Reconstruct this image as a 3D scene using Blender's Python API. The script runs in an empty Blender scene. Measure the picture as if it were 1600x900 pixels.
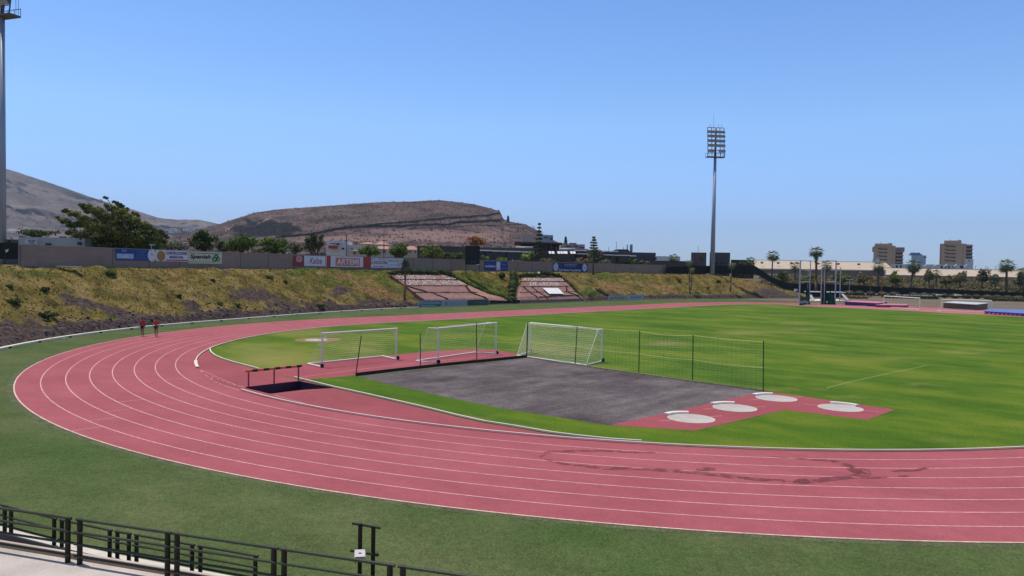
import bpy, math, random
import numpy as np
from mathutils import Vector, Matrix, noise
import bmesh
random.seed(7)
rng = np.random.default_rng(11)
PI = math.pi
S = bpy.context.scene
COL = S.collection

# ------------------------------------------------------------------ camera
CP = Vector((-57.21354, -34.678241, 6.962607))
CR = Vector((0.662733, -0.748616, 0.018949))
CU = Vector((0.007731, 0.032143, 0.999453))
CF = Vector((0.748816, 0.662224, -0.02709))
FPX = 1177.12                                   # focal length in pixels of a 1600 px wide picture
cam = bpy.data.cameras.new('camera'); cam.lens = 26.485; cam.sensor_width = 36
cam.clip_start = 0.1; cam.clip_end = 20000
co = bpy.data.objects.new('camera', cam); COL.objects.link(co)
co.matrix_world = Matrix(((CR.x, CU.x, -CF.x, CP.x), (CR.y, CU.y, -CF.y, CP.y), (CR.z, CU.z, -CF.z, CP.z), (0, 0, 0, 1)))
S.camera = co

# ------------------------------------------------------------------ light
SUN_EL = math.radians(74)
RH = Vector((CR.x, CR.y, 0)).normalized(); FH = Vector((CF.x, CF.y, 0)).normalized()
sh = (RH * -0.86 + FH * 0.50).normalized()      # horizontal direction towards the sun
SUN = (sh * math.cos(SUN_EL) + Vector((0, 0, 1)) * math.sin(SUN_EL)).normalized()
W = bpy.data.worlds.new('World'); S.world = W; W.use_nodes = True
nt = W.node_tree; nt.nodes.clear()
out = nt.nodes.new('ShaderNodeOutputWorld'); bg = nt.nodes.new('ShaderNodeBackground')
sky = nt.nodes.new('ShaderNodeTexSky'); sky.sky_type = 'NISHITA'; sky.sun_disc = False
sky.sun_elevation = SUN_EL; sky.sun_rotation = math.atan2(sh.x, sh.y)
sky.altitude = 0; sky.air_density = 1.1; sky.dust_density = 0.3; sky.ozone_density = 5.0
bg.inputs['Strength'].default_value = 0.15
# deeper blue towards the horizon; unseen upper sky tinted warm for fill light
geo = nt.nodes.new('ShaderNodeTexCoord'); sxz = nt.nodes.new('ShaderNodeSeparateXYZ'); rmp = nt.nodes.new('ShaderNodeValToRGB'); mul = nt.nodes.new('ShaderNodeMix')
mul.data_type = 'RGBA'; mul.blend_type = 'MULTIPLY'; mul.inputs['Factor'].default_value = 1
nt.links.new(geo.outputs['Generated'], sxz.inputs[0]); nt.links.new(sxz.outputs['Z'], rmp.inputs[0])
SKYR = [(0.0, (0.60, 0.82, 1.30)), (0.03, (0.60, 0.78, 1.26)), (0.06, (0.61, 0.77, 1.22)), (0.18, (0.80, 0.97, 1.20)), (0.34, (0.68, 0.88, 1.14)), (0.55, (0.66, 0.66, 0.68)), (1.0, (0.74, 0.60, 0.46))]
while len(rmp.color_ramp.elements) < len(SKYR): rmp.color_ramp.elements.new(0.5)
for e_, (p_, c_) in zip(rmp.color_ramp.elements, SKYR): e_.position = p_; e_.color = c_ + (1,)
nt.links.new(sky.outputs[0], mul.inputs[6]); nt.links.new(rmp.outputs[0], mul.inputs[7]); nt.links.new(mul.outputs[2], bg.inputs[0]); nt.links.new(bg.outputs[0], out.inputs[0])
sl = bpy.data.lights.new('sun', 'SUN'); sl.energy = 3.8; sl.angle = math.radians(0.53); sl.color = (1.0, 0.935, 0.84)
so = bpy.data.objects.new('sun', sl); COL.objects.link(so); so.location = (0, 0, 60)
so.rotation_euler = SUN.to_track_quat('Z', 'Y').to_euler()
S.view_settings.view_transform = 'Standard'; S.view_settings.look = 'None'
S.view_settings.exposure = 0.0; S.view_settings.gamma = 1; S.view_settings.use_curve_mapping = False
S.cycles.max_bounces = 6; S.cycles.diffuse_bounces = 3; S.cycles.glossy_bounces = 2
S.cycles.transparent_max_bounces = 12; S.cycles.volume_bounces = 0; S.cycles.volume_step_rate = 1
S.cycles.use_denoising = True

# ------------------------------------------------------------------ helpers: placing
def ray(px, py): return (CR * ((px - 800) / FPX) - CU * ((py - 450) / FPX) + CF)
def gp(px, py, z=0.0):
    d = ray(px, py); t = (z - CP.z) / d.z
    return CP + d * t
def pd(px, py, depth): return CP + ray(px, py) * depth
def proj(P):
    v = Vector(P) - CP; z = v.dot(CF)
    return 800 + FPX * v.dot(CR) / z, 450 - FPX * v.dot(CU) / z, z
def hor(px): return 403.0 + px * 0.01892

# ------------------------------------------------------------------ helpers: materials
MATS = {}
def mat(name, col, rough=0.8, metal=0.0, var=0.12, scale=3.0, bump=0.0, bscale=20.0, col2=None, island=0.0, spec=0.3, detail=6, stretch=None, fine=0.0, fscale=40.0, transl=0.0):
    if name in MATS: return MATS[name]
    m = bpy.data.materials.new(name); m.use_nodes = True
    t = m.node_tree; N = t.nodes; L = t.links
    b = N['Principled BSDF']; b.inputs['Roughness'].default_value = rough; b.inputs['Metallic'].default_value = metal
    b.inputs['Specular IOR Level'].default_value = spec
    tc = N.new('ShaderNodeTexCoord'); src = tc.outputs['Object']
    if stretch:
        mp = N.new('ShaderNodeMapping'); mp.inputs['Scale'].default_value = stretch[:3]
        if len(stretch) > 3: mp.inputs['Rotation'].default_value = (0, 0, stretch[3])
        L.new(src, mp.inputs[0]); src = mp.outputs[0]
    nz = N.new('ShaderNodeTexNoise'); nz.inputs['Scale'].default_value = scale; nz.inputs['Detail'].default_value = detail
    nz.inputs['Roughness'].default_value = 0.65
    L.new(src, nz.inputs['Vector'])
    cr = N.new('ShaderNodeValToRGB'); c = col; c2 = col2 or col
    cr.color_ramp.elements[0].position = 0.33; cr.color_ramp.elements[1].position = 0.67
    cr.color_ramp.elements[0].color = tuple(x * (1 - var) for x in c) + (1,)
    cr.color_ramp.elements[1].color = tuple(min(1, x * (1 + var)) for x in c2) + (1,)
    L.new(nz.outputs['Fac'], cr.inputs[0]); o = cr.outputs[0]
    if fine:
        n2 = N.new('ShaderNodeTexNoise'); n2.inputs['Scale'].default_value = fscale; n2.inputs['Detail'].default_value = 3
        L.new(tc.outputs['Object'], n2.inputs['Vector'])
        mr = N.new('ShaderNodeMapRange'); mr.inputs[1].default_value = 0.3; mr.inputs[2].default_value = 0.7
        mr.inputs[3].default_value = 1 - fine; mr.inputs[4].default_value = 1 + fine
        L.new(n2.outputs['Fac'], mr.inputs[0])
        mx = N.new('ShaderNodeVectorMath'); mx.operation = 'SCALE'
        L.new(o, mx.inputs[0]); L.new(mr.outputs[0], mx.inputs['Scale']); o = mx.outputs[0]
    if island:
        g = N.new('ShaderNodeNewGeometry')
        mr = N.new('ShaderNodeMapRange'); mr.inputs[3].default_value = 1 - island; mr.inputs[4].default_value = 1 + island
        L.new(g.outputs['Random Per Island'], mr.inputs[0])
        mx = N.new('ShaderNodeVectorMath'); mx.operation = 'SCALE'
        L.new(o, mx.inputs[0]); L.new(mr.outputs[0], mx.inputs['Scale']); o = mx.outputs[0]
    L.new(o, b.inputs['Base Color'])
    if bump:
        n3 = N.new('ShaderNodeTexNoise'); n3.inputs['Scale'].default_value = bscale; n3.inputs['Detail'].default_value = 5
        L.new(tc.outputs['Object'], n3.inputs['Vector'])
        bp = N.new('ShaderNodeBump'); bp.inputs['Strength'].default_value = bump; bp.inputs['Distance'].default_value = 0.02
        L.new(n3.outputs['Fac'], bp.inputs['Height']); L.new(bp.outputs[0], b.inputs['Normal'])
    if transl:
        tr = N.new('ShaderNodeBsdfTranslucent'); ms = N.new('ShaderNodeMixShader'); ms.inputs[0].default_value = transl
        L.new(o, tr.inputs['Color']); L.new(b.outputs[0], ms.inputs[1]); L.new(tr.outputs[0], ms.inputs[2])
        L.new(ms.outputs[0], N['Material Output'].inputs['Surface'])
    MATS[name] = m
    return m

# ------------------------------------------------------------------ helpers: meshes and tagging
def tag(o, label=None, cat=None, group=None, kind=None):
    if label: o['label'] = label
    if cat: o['category'] = cat
    if group: o['group'] = group
    if kind: o['kind'] = kind
    return o
def thing(name, label, cat, loc=(0, 0, 0), group=None):
    o = bpy.data.objects.new(name, None); COL.objects.link(o); o.location = loc; o.empty_display_size = 0.3
    return tag(o, label, cat, group)
def wloc(o):
    v = Vector((0, 0, 0))
    while o is not None: v += o.location; o = o.parent
    return v
def link_mesh(name, verts, faces, m, parent=None, smooth=False):
    me = bpy.data.meshes.new(name)
    if parent is not None:
        w = wloc(parent); verts = [(v[0] - w.x, v[1] - w.y, v[2] - w.z) for v in verts]
    me.from_pydata([tuple(v) for v in verts], [], faces); me.update()
    if m: me.materials.append(m)
    if smooth:
        for p in me.polygons: p.use_smooth = True
    o = bpy.data.objects.new(name, me); COL.objects.link(o)
    if parent is not None: o.parent = parent
    return o
class MB:
    def __init__(s): s.v = []; s.f = []
    def add(s, vs, fs):
        b = len(s.v); s.v.extend([tuple(x) for x in vs]); s.f.extend([tuple(i + b for i in f) for f in fs]); return s
    def box(s, c, sz, rz=0.0, ax=None):
        c = Vector(c); hx, hy, hz = sz[0] / 2, sz[1] / 2, sz[2] / 2
        if ax is None: ex = Vector((math.cos(rz), math.sin(rz), 0)); ey = Vector((-ex.y, ex.x, 0)); ez = Vector((0, 0, 1))
        else: ex, ey, ez = ax
        vs = [c + ex * (i * hx) + ey * (j * hy) + ez * (k * hz) for k in (-1, 1) for (i, j) in ((-1, -1), (1, -1), (1, 1), (-1, 1))]
        return s.add(vs, [(3, 2, 1, 0), (4, 5, 6, 7), (0, 1, 5, 4), (1, 2, 6, 5), (2, 3, 7, 6), (3, 0, 4, 7)])
    def tube(s, p0, p1, r0, r1=None, n=8, caps=True):
        p0 = Vector(p0); p1 = Vector(p1); r1 = r0 if r1 is None else r1
        d = (p1 - p0)
        if d.length < 1e-6: return s
        d.normalize(); a = Vector((0, 0, 1)) if abs(d.z) < 0.9 else Vector((1, 0, 0))
        x = d.cross(a).normalized(); y = d.cross(x)
        vs = [p0 + (x * math.cos(2 * PI * i / n) + y * math.sin(2 * PI * i / n)) * r0 for i in range(n)] + \
             [p1 + (x * math.cos(2 * PI * i / n) + y * math.sin(2 * PI * i / n)) * r1 for i in range(n)]
        fs = [(i, n + i, n + (i + 1) % n, (i + 1) % n) for i in range(n)]
        if caps: fs += [tuple(range(n)), tuple(range(2 * n - 1, n - 1, -1))]
        return s.add(vs, fs)
    def path(s, pts, r, n=6, r1=None):
        k = len(pts) - 1
        for i in range(k):
            a = r if r1 is None else r + (r1 - r) * i / k
            b = r if r1 is None else r + (r1 - r) * (i + 1) / k
            s.tube(pts[i], pts[i + 1], a, b, n)
        return s
    def prism(s, poly, z0, z1):
        n = len(poly)
        vs = [(p[0], p[1], z0) for p in poly] + [(p[0], p[1], z1) for p in poly]
        return s.add(vs, [tuple(range(n - 1, -1, -1)), tuple(range(n, 2 * n))] + [(i, (i + 1) % n, n + (i + 1) % n, n + i) for i in range(n)])
    def quad(s, a, b, c, d): return s.add([a, b, c, d], [(0, 1, 2, 3)])
    def ico(s, c, r, sub=2, sq=(1, 1, 1), jit=0.0):
        bm = bmesh.new(); bmesh.ops.create_icosphere(bm, subdivisions=sub, radius=1)
        vs = []
        for v in bm.verts:
            k = 1 + jit * noise.noise(Vector(v.co) * 1.7 + Vector(c) * 0.37)
            vs.append((c[0] + v.co.x * r * sq[0] * k, c[1] + v.co.y * r * sq[1] * k, c[2] + v.co.z * r * sq[2] * k))
        fs = [tuple(v.index for v in f.verts) for f in bm.faces]; bm.free()
        return s.add(vs, fs)
    def build(s, name, m, parent=None, smooth=False): return link_mesh(name, s.v, s.f, m, parent, smooth)
def children(o): return [c for c in bpy.data.objects if c.parent == o]
def copy_tree(o, parent=None, kids=None):
    if kids is None:
        kids = {}
        for c in bpy.data.objects:
            if c.parent is not None: kids.setdefault(c.parent.name, []).append(c)
    c = o.copy(); COL.objects.link(c); c.parent = parent
    for ch in kids.get(o.name, []): copy_tree(ch, c, kids)
    return c
def sheet(name, outer, z, m, holes=(), kind='structure', parent=None):
    bm = bmesh.new(); es = []
    for loop in [outer] + list(holes):
        vs = [bm.verts.new((p[0], p[1], z)) for p in loop]
        es += [bm.edges.new((vs[i], vs[(i + 1) % len(vs)])) for i in range(len(vs))]
    bmesh.ops.triangle_fill(bm, use_beauty=True, use_dissolve=False, edges=es, normal=(0, 0, 1))
    bm.normal_update()
    for f in bm.faces:
        if f.normal.z < 0: f.normal_flip()
    me = bpy.data.meshes.new(name); bm.to_mesh(me); bm.free(); me.materials.append(m)
    o = bpy.data.objects.new(name, me); COL.objects.link(o); o.parent = parent
    if kind and parent is None: o['kind'] = kind
    return o
def text_obj(name, s, origin, ex, ey, w, h, m, parent, off=0.02, ext=0.006, shear=0.0, warp=None, bold=0.0):
    """lettering as a mesh that fills a w x h box whose lower left corner is origin"""
    cu = bpy.data.curves.new(name, 'FONT'); cu.body = s; cu.size = 1; cu.extrude = 0.0; cu.offset = bold; cu.shear = shear
    cu.resolution_u = 2
    to = bpy.data.objects.new(name + '_tmp', cu); COL.objects.link(to)
    dg = bpy.context.evaluated_depsgraph_get(); me = bpy.data.meshes.new_from_object(to.evaluated_get(dg))
    vs = np.array([v.co[:] for v in me.vertices]); fs = [tuple(p.vertices) for p in me.polygons]
    bpy.data.objects.remove(to); bpy.data.meshes.remove(me)
    mn = vs.min(0); mx = vs.max(0); sc = (w / max(1e-6, mx[0] - mn[0]), h / max(1e-6, mx[1] - mn[1]))
    if warp: P = [warp((v[0] - mn[0]) * sc[0], (v[1] - mn[1]) * sc[1]) for v in vs]
    else:
        ex = Vector(ex); ey = Vector(ey); nn = ex.cross(ey).normalized()
        P = [Vector(origin) + ex * float((v[0] - mn[0]) * sc[0]) + ey * float((v[1] - mn[1]) * sc[1]) + nn * off for v in vs]
    return link_mesh(name, P, fs, m, parent)
# ------------------------------------------------------------------ materials of the setting
def hsv(*a): return a
def layered(name, lo, hi, layers, rough=.88, bump=.3, bscale=40, spec=.25):
    """base colour from a slow noise, then multiplied by finer wear layers (scale, strength, stretch)"""
    m = mat(name, lo, rough, var=0.0, scale=.16, col2=hi, bump=bump, bscale=bscale, spec=spec); t = m.node_tree; N = t.nodes; L = t.links; b = N['Principled BSDF']; src = b.inputs['Base Color'].links[0].from_socket
    for sc, st, sx in layers:
        mp = N.new('ShaderNodeMapping'); mp.inputs['Scale'].default_value = sx; mp.inputs['Rotation'].default_value = (0, 0, sc); L.new(N['Texture Coordinate'].outputs['Object'], mp.inputs[0])
        n = N.new('ShaderNodeTexNoise'); n.inputs['Scale'].default_value = sc; n.inputs['Detail'].default_value = 6; n.inputs['Roughness'].default_value = .7; L.new(mp.outputs[0], n.inputs['Vector'])
        mr = N.new('ShaderNodeMapRange'); mr.inputs[1].default_value = .3; mr.inputs[2].default_value = .7; mr.inputs[3].default_value = 1 - st; mr.inputs[4].default_value = 1 + st; L.new(n.outputs['Fac'], mr.inputs[0])
        v = N.new('ShaderNodeVectorMath'); v.operation = 'SCALE'; L.new(src, v.inputs[0]); L.new(mr.outputs[0], v.inputs['Scale']); src = v.outputs[0]
    L.new(src, b.inputs['Base Color']); return m
M_track = layered('track_rubber', (0.315, 0.074, 0.088), (0.375, 0.098, 0.113), [(0.7, .10, (1, .3, 1)), (3.0, .07, (1, 1, 1)), (14.0, .20, (1, 1, 1))])
M_apron = layered('apron_rubber', (0.280, 0.060, 0.070), (0.335, 0.078, 0.088), [(0.5, .12, (1, .4, 1)), (2.2, .08, (1, 1, 1)), (12.0, .18, (1, 1, 1))])
M_line = mat('track_line_paint', (0.64, 0.34, 0.33), 0.85, var=0.14, scale=0.8, fine=.22, fscale=5)
M_white = mat('white_paint', (0.76,0.70,0.62), 0.6, var=0.05, scale=2)
M_cream = mat('cream_paint', (0.72, 0.66, 0.52), 0.7, var=0.08, scale=1)
M_turf = layered('green_turf', (0.056, 0.096, 0.024), (0.108, 0.126, 0.052), [(0.6, .16, (1, .6, 1)), (4.0, .22, (1, 1, 1)), (15.0, .50, (1, 1, 1))], rough=.95, bump=.4, bscale=50, spec=.08)
M_soil = mat('dry_soil', (0.20, 0.15, 0.11), 0.95, var=0.2, scale=0.08, fine=0.2, fscale=2)
M_gravel = layered('grey_gravel', (0.060, 0.048, 0.050), (0.165, 0.138, 0.138), [(0.30, .42, (.35, 1.6, 1)), (1.6, .20, (1, 1, 1)), (8.0, .50, (1, 1, 1))], rough=.95, bump=.6, bscale=14, spec=.1)
M_conc = mat('pale_concrete', (0.50, 0.44, 0.40), 0.85, var=0.14, scale=0.9, fine=0.06, fscale=14)
M_concd = mat('brown_concrete', (0.34, 0.24, 0.19), 0.85, var=0.10, scale=2)

# lawn: mown patches, worn spots
def lawn_material():
    m = bpy.data.materials.new('lawn'); m.use_nodes = True; t = m.node_tree; N = t.nodes; L = t.links
    b = N['Principled BSDF']; b.inputs['Roughness'].default_value = 0.95; b.inputs['Specular IOR Level'].default_value = 0.1
    tc = N.new('ShaderNodeTexCoord')
    def nz(sc, det=5, st=None, rot=0):
        mp = N.new('ShaderNodeMapping'); mp.inputs['Scale'].default_value = st or (1, 1, 1); mp.inputs['Rotation'].default_value = (0, 0, rot)
        L.new(tc.outputs['Object'], mp.inputs[0]); n = N.new('ShaderNodeTexNoise'); n.inputs['Scale'].default_value = sc; n.inputs['Detail'].default_value = det
        n.inputs['Roughness'].default_value = 0.72; L.new(mp.outputs[0], n.inputs['Vector']); return n.outputs['Fac']
    def ramp(f, stops):
        c = N.new('ShaderNodeValToRGB'); el = c.color_ramp.elements
        while len(el) < len(stops): el.new(0.5)
        for e, (p, q) in zip(el, stops): e.position = p; e.color = tuple(q) + (1,)
        L.new(f, c.inputs[0]); return c.outputs[0]
    def mix(f, a, c):
        x = N.new('ShaderNodeMix'); x.data_type = 'RGBA'; L.new(f, x.inputs['Factor'])
        for s_, k in ((a, 'A'), (c, 'B')):
            i = [q for q in x.inputs if q.name == k and q.type == 'RGBA'][0]
            if hasattr(s_, 'links'): L.new(s_, i)
            else: i.default_value = tuple(s_) + (1,)
        return [q for q in x.outputs if q.type == 'RGBA'][0]
    base = ramp(nz(0.16, 12, (1.0, 0.5, 1), 0.75), [(0.36, (0.042, 0.095, 0.005)), (0.48, (0.074, 0.140, 0.008)), (0.56, (0.118, 0.170, 0.012)), (0.68, (0.175, 0.185, 0.030))])
    at = N.new('ShaderNodeAttribute'); at.attribute_name = 'wear'
    sp = N.new('ShaderNodeSeparateColor'); L.new(at.outputs['Color'], sp.inputs[0])
    jit = nz(0.6, 6)
    def thr(ch, lo=0.40, hi=0.72):
        ad = N.new('ShaderNodeMath'); ad.operation = 'MULTIPLY_ADD'; ad.inputs[1].default_value = 0.7; ad.inputs[2].default_value = -0.35
        L.new(jit, ad.inputs[0]); a2 = N.new('ShaderNodeMath'); L.new(ad.outputs[0], a2.inputs[0]); L.new(sp.outputs[ch], a2.inputs[1])
        mr = N.new('ShaderNodeMapRange'); mr.inputs[1].default_value = lo; mr.inputs[2].default_value = hi; L.new(a2.outputs[0], mr.inputs[0]); return mr.outputs[0]
    c = mix(thr(0, 0.2, 0.9), base, (0.25, 0.23, 0.065))       # yellowed
    c = mix(thr(1, 0.35, 1.0), c, (0.30, 0.20, 0.11))          # worn, earthy
    c = mix(thr(2, 0.2, 0.9), c, (0.062, 0.135, 0.006))        # lush
    fi = nz(11.0, 8); mr = N.new('ShaderNodeMapRange'); mr.inputs[1].default_value = 0.3; mr.inputs[2].default_value = 0.7; mr.inputs[3].default_value = 0.50; mr.inputs[4].default_value = 1.50
    L.new(fi, mr.inputs[0]); v = N.new('ShaderNodeVectorMath'); v.operation = 'SCALE'; L.new(c, v.inputs[0]); L.new(mr.outputs[0], v.inputs['Scale'])
    L.new(v.outputs[0], b.inputs['Base Color'])
    bp = N.new('ShaderNodeBump'); bp.inputs['Strength'].default_value = 0.5; bp.inputs['Distance'].default_value = 0.04; L.new(nz(14, 4), bp.inputs['Height']); L.new(bp.outputs[0], b.inputs['Normal'])
    return m
M_lawn = lawn_material()

# ------------------------------------------------------------------ track geometry
LS = 84.39
def stad(R, da=3.0, a0=90, a1=270):
    """closed stadium outline of radius R: near bend round the origin, far bend round (LS,0)"""
    pts = [(R * math.cos(math.radians(a)), R * math.sin(math.radians(a))) for a in np.arange(90, 270.01, da)]
    pts += [(x, -R) for x in np.arange(6, LS - 1, 6)]
    pts += [(LS + R * math.cos(math.radians(a)), R * math.sin(math.radians(a))) for a in np.arange(-90, 90.01, da)]
    pts += [(x, R) for x in np.arange(LS - 6, 1, -6)]
    return pts
R0 = 36.5
def ring(name, Ra, Rb, z, m, da=2.0, dz=0.0, kind='structure', parent=None):
    a = stad(Ra, da); b = stad(Rb, da); n = len(a)
    vs = [(p[0], p[1], z) for p in a] + [(p[0], p[1], z) for p in b]
    fs = [(i, (i + 1) % n, n + (i + 1) % n, n + i)[::-1] for i in range(n)]
    o = link_mesh(name, vs, fs, m, parent)
    if kind and parent is None: o['kind'] = kind
    return o
# water-jump pit
PIT = [(-35.75, 4.25), (-35.75, 0.75), (-32.15, 0.75), (-32.15, 4.25)]
pit_hole = [(p[0], p[1]) for p in PIT]
# the ground: one sheet to the horizon, with the pit cut out of it
big = [(9000 * math.cos(2 * PI * i / 64), 9000 * math.sin(2 * PI * i / 64)) for i in range(64)]
sheet('ground', big, -0.03, M_soil, holes=[[(-35.9, 0.6), (-35.9, 4.4), (-32.0, 4.4), (-32.0, 0.6)]])
ring('track', R0, R0 + 8 * 1.22, 0.0, M_track)
ring('worn_edge', R0 + 8 * 1.22 - .1, R0 + 8 * 1.22 + .34, -0.004, mat('worn_turf', (0.100, 0.082, 0.045), .95, var=.3, scale=1.5, col2=(0.085, 0.105, 0.042), fine=.4, fscale=12))
lines = MB()
def ringband(mb, Ra, Rb, z, a_from=None):
    a = stad(Ra, 1.5); b = stad(Rb, 1.5); n = len(a)
    mb.add([(p[0], p[1], z) for p in a] + [(p[0], p[1], z) for p in b], [(i, (i + 1) % n, n + (i + 1) % n, n + i)[::-1] for i in range(n)])
for k in range(1, 8): ringband(lines, R0 + 1.22 * k - 0.035, R0 + 1.22 * k + 0.025, 0.004)
# faint stagger marks across single lanes
def cross(a_deg, k, rr=0.05, da=0.12):
    a = math.radians(a_deg); Ra = R0 + 1.22 * k; Rb = R0 + 1.22 * (k + 1)
    e = Vector((-math.sin(a), math.cos(a), 0)) * rr * 0.5
    p = Vector((math.cos(a) * (Ra + .04), math.sin(a) * (Ra + .04), 0.004)); q = Vector((math.cos(a) * (Rb - .04), math.sin(a) * (Rb - .04), 0.004))
    lines.quad(p - e, p + e, q + e, q - e)
for i, (px, py) in enumerate([(128, 671), (152, 656), (178, 642), (196, 627), (262, 593)]):
    g = gp(px, py); cross(math.degrees(math.atan2(g.y, g.x)), [7, 6, 5, 4, 1][i])
tag(lines.build('lane_markings', M_line), kind='structure')
ol = MB(); ringband(ol, R0 + 8 * 1.22 - 0.03, R0 + 8 * 1.22 + 0.04, 0.005)
tag(ol.build('track_edge_line', mat('edge_line_paint', (0.66, 0.46, 0.36), .8, var=.15, scale=1.5, fine=.15, fscale=6)), kind='structure')

# steeplechase apron between the kerb arc and the inner kerb
inner_px = [(325, 545.8), (327, 551), (333, 556), (345, 561.5), (362, 567), (381, 572), (402, 577.5), (457.5, 591), (520, 606.5), (570, 617.5), (620, 629), (667, 640), (711, 651), (755.6, 661), (800, 668), (860, 678.5), (900, 683.5), (950, 688.8), (1000, 692), (1048, 694.5)]
inner = [gp(*q) for q in inner_px]
def polar(p): return math.degrees(math.atan2(p.y, p.x)) % 360
aA, aB = polar(inner[0]), polar(inner[-1])
inner[0] = Vector((R0 * math.cos(math.radians(aA)), R0 * math.sin(math.radians(aA)), 0)); inner[-1] = Vector((R0 * math.cos(math.radians(aB)), R0 * math.sin(math.radians(aB)), 0))
arc = [(R0 * math.cos(math.radians(a)), R0 * math.sin(math.radians(a))) for a in np.linspace(aA, aB, 90)]
pit_lp = list(pit_hole)
ap_poly = arc + [(p.x, p.y) for p in inner[-2:0:-1]]
sheet('steeplechase_lane', ap_poly, 0.0, M_apron, holes=[pit_lp])
# pit: floor slopes up away from the barrier, deep dark tarpaulin walls
M_tarp = mat('navy_tarpaulin', (0.018, 0.020, 0.048), 0.5, var=0.2, scale=6)
pt = MB(); D = -0.55
x0, x1, y0, y1 = PIT[0][0], PIT[2][0], PIT[1][1], PIT[0][1]
pt.quad((x0, y1, 0), (x1, y1, 0), (x1, y1, D), (x0, y1, D))
pt.add([(x1, y1, 0), (x1, y0, 0), (x1, y1, D)], [(0, 1, 2)]); pt.add([(x0, y1, 0), (x0, y0, 0), (x0, y1, D)], [(2, 1, 0)])
pitT = thing('water_jump_pit', 'sunken empty water jump pit with dark navy walls below the orange and black barrier', 'pit', (x0, y1, 0))
pt.build('wall', M_tarp, pitT)
MB().quad((x0, y1 - 0.01, D), (x1, y1 - 0.01, D), (x1, y0, -0.004), (x0, y0, -0.004)).build('floor', M_apron, pitT)

# infield lawn: everything inside the kerb but the steeplechase lane
arc_rest = [(R0 * math.cos(math.radians(a)), R0 * math.sin(math.radians(a))) for a in np.linspace(aB, 270, 20)]
straight = [(x, -R0) for x in np.arange(6, LS, 6)]
farb = [(LS + R0 * math.cos(math.radians(a)), R0 * math.sin(math.radians(a))) for a in np.arange(-90, 90.1, 4)]
back = [(x, R0) for x in np.arange(LS - 6, 1, -6)]
arc_top = [(R0 * math.cos(math.radians(a)), R0 * math.sin(math.radians(a))) for a in np.linspace(90, aA, 30)]
lawn_loop = arc_rest + straight + farb + back + arc_top + [(p.x, p.y) for p in inner[1:-1]]
def in_poly(x, y, poly):
    c = False; n = len(poly); j = n - 1
    for i in range(n):
        if (poly[i][1] > y) != (poly[j][1] > y) and x < (poly[j][0] - poly[i][0]) * (y - poly[i][1]) / (poly[j][1] - poly[i][1]) + poly[i][0]: c = not c
        j = i
    return c
def build_lawn():
    # constrained triangulation with interior grid points so that wear can be stored per vertex
    from mathutils.geometry import delaunay_2d_cdt
    pts = [Vector((p[0], p[1])) for p in lawn_loop]; n = len(pts)
    for x in np.arange(-36, 124, 1.25):
        for y in np.arange(-36, 36.5, 1.25):
            xx, yy = x + rng.uniform(-.2, .2), y + rng.uniform(-.2, .2)
            if in_poly(xx, yy, lawn_loop): pts.append(Vector((xx, yy)))
    v, e, f, *_ = delaunay_2d_cdt(pts, [(i, (i + 1) % n) for i in range(n)], [], 1, 1e-4)
    fs = []
    for t in f:
        a, b, c = [v[i] for i in t]
        fs.append(tuple(t) if (b - a).cross(c - a) > 0 else tuple(t)[::-1])
    o = link_mesh('lawn', [(p.x, p.y, 0.0) for p in v], fs, M_lawn); o['kind'] = 'structure'
    ca = o.data.color_attributes.new('wear', 'FLOAT_COLOR', 'POINT')
    spots = []   # x, y, rx, ry, rot, channel, strength
    def spot(px, py, rpx, rpy, ch, st):
        c = gp(px, py); spots.append((px, py, rpx, rpy, ch, st))
    for a in [(430, 560, 90, 22, 0, .75), (395, 545, 60, 14, 0, .6), (470, 520, 70, 9, 0, .6), (560, 545, 60, 25, 0, .5), (850, 545, 60, 12, 0, .6), (940, 545, 60, 10, 0, .4), (640, 632, 30, 6, 0, .5), (1160, 520, 60, 6, 0, .6), (1240, 505, 40, 5, 0, .4), (1510, 550, 60, 5, 0, .5), (1395, 560, 60, 5, 0, .5), (1230, 608, 60, 4, 0, .6), (1330, 620, 60, 4, 0, .5), (1215, 700, 25, 4, 0, .7), (1465, 683, 14, 6, 0, .8), (1150, 690, 40, 4, 0, .4), (1020, 655, 40, 5, 0, .2), (760, 650, 60, 6, 0, .45), (1440, 600, 60, 5, 0, .4),
              (1250, 515, 45, 4, 1, .6), (900, 553, 55, 7, 1, .6), (1040, 537, 45, 5, 1, .75), (1080, 540, 30, 4, 1, .4), (470, 513, 80, 5, 1, .5), (640, 560, 50, 6, 1, .5), (830, 560, 40, 6, 1, .5), (495, 531, 40, 6, 1, .6), (1225, 642, 20, 2, 1, .4),
              (1060, 683, 300, 12, 2, .55), (1300, 680, 150, 22, 2, .6), (700, 645, 200, 10, 2, .5), (540, 603, 60, 9, 2, .5), (900, 677, 120, 6, 2, .7), (620, 512, 140, 8, 2, .6), (900, 500, 200, 8, 2, .5), (1100, 505, 160, 5, 2, .5), (1290, 484, 100, 3, 2, .7), (1480, 640, 160, 30, 2, .3), (1350, 655, 60, 10, 2, .5)]: spot(*a)
    for i, p in enumerate(v):
        x, y, z = proj((p.x, p.y, 0)); c = [0, 0, 0]
        if z > 5:
            for (sx, sy, rx, ry, ch, st) in spots:
                d = ((x - sx) / rx) ** 2 + ((y - sy) / ry) ** 2
                if d < 4: c[ch] = max(c[ch], st * math.exp(-d))
        ca.data[i].color = (c[0], c[1], c[2], 1)
build_lawn()

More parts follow.
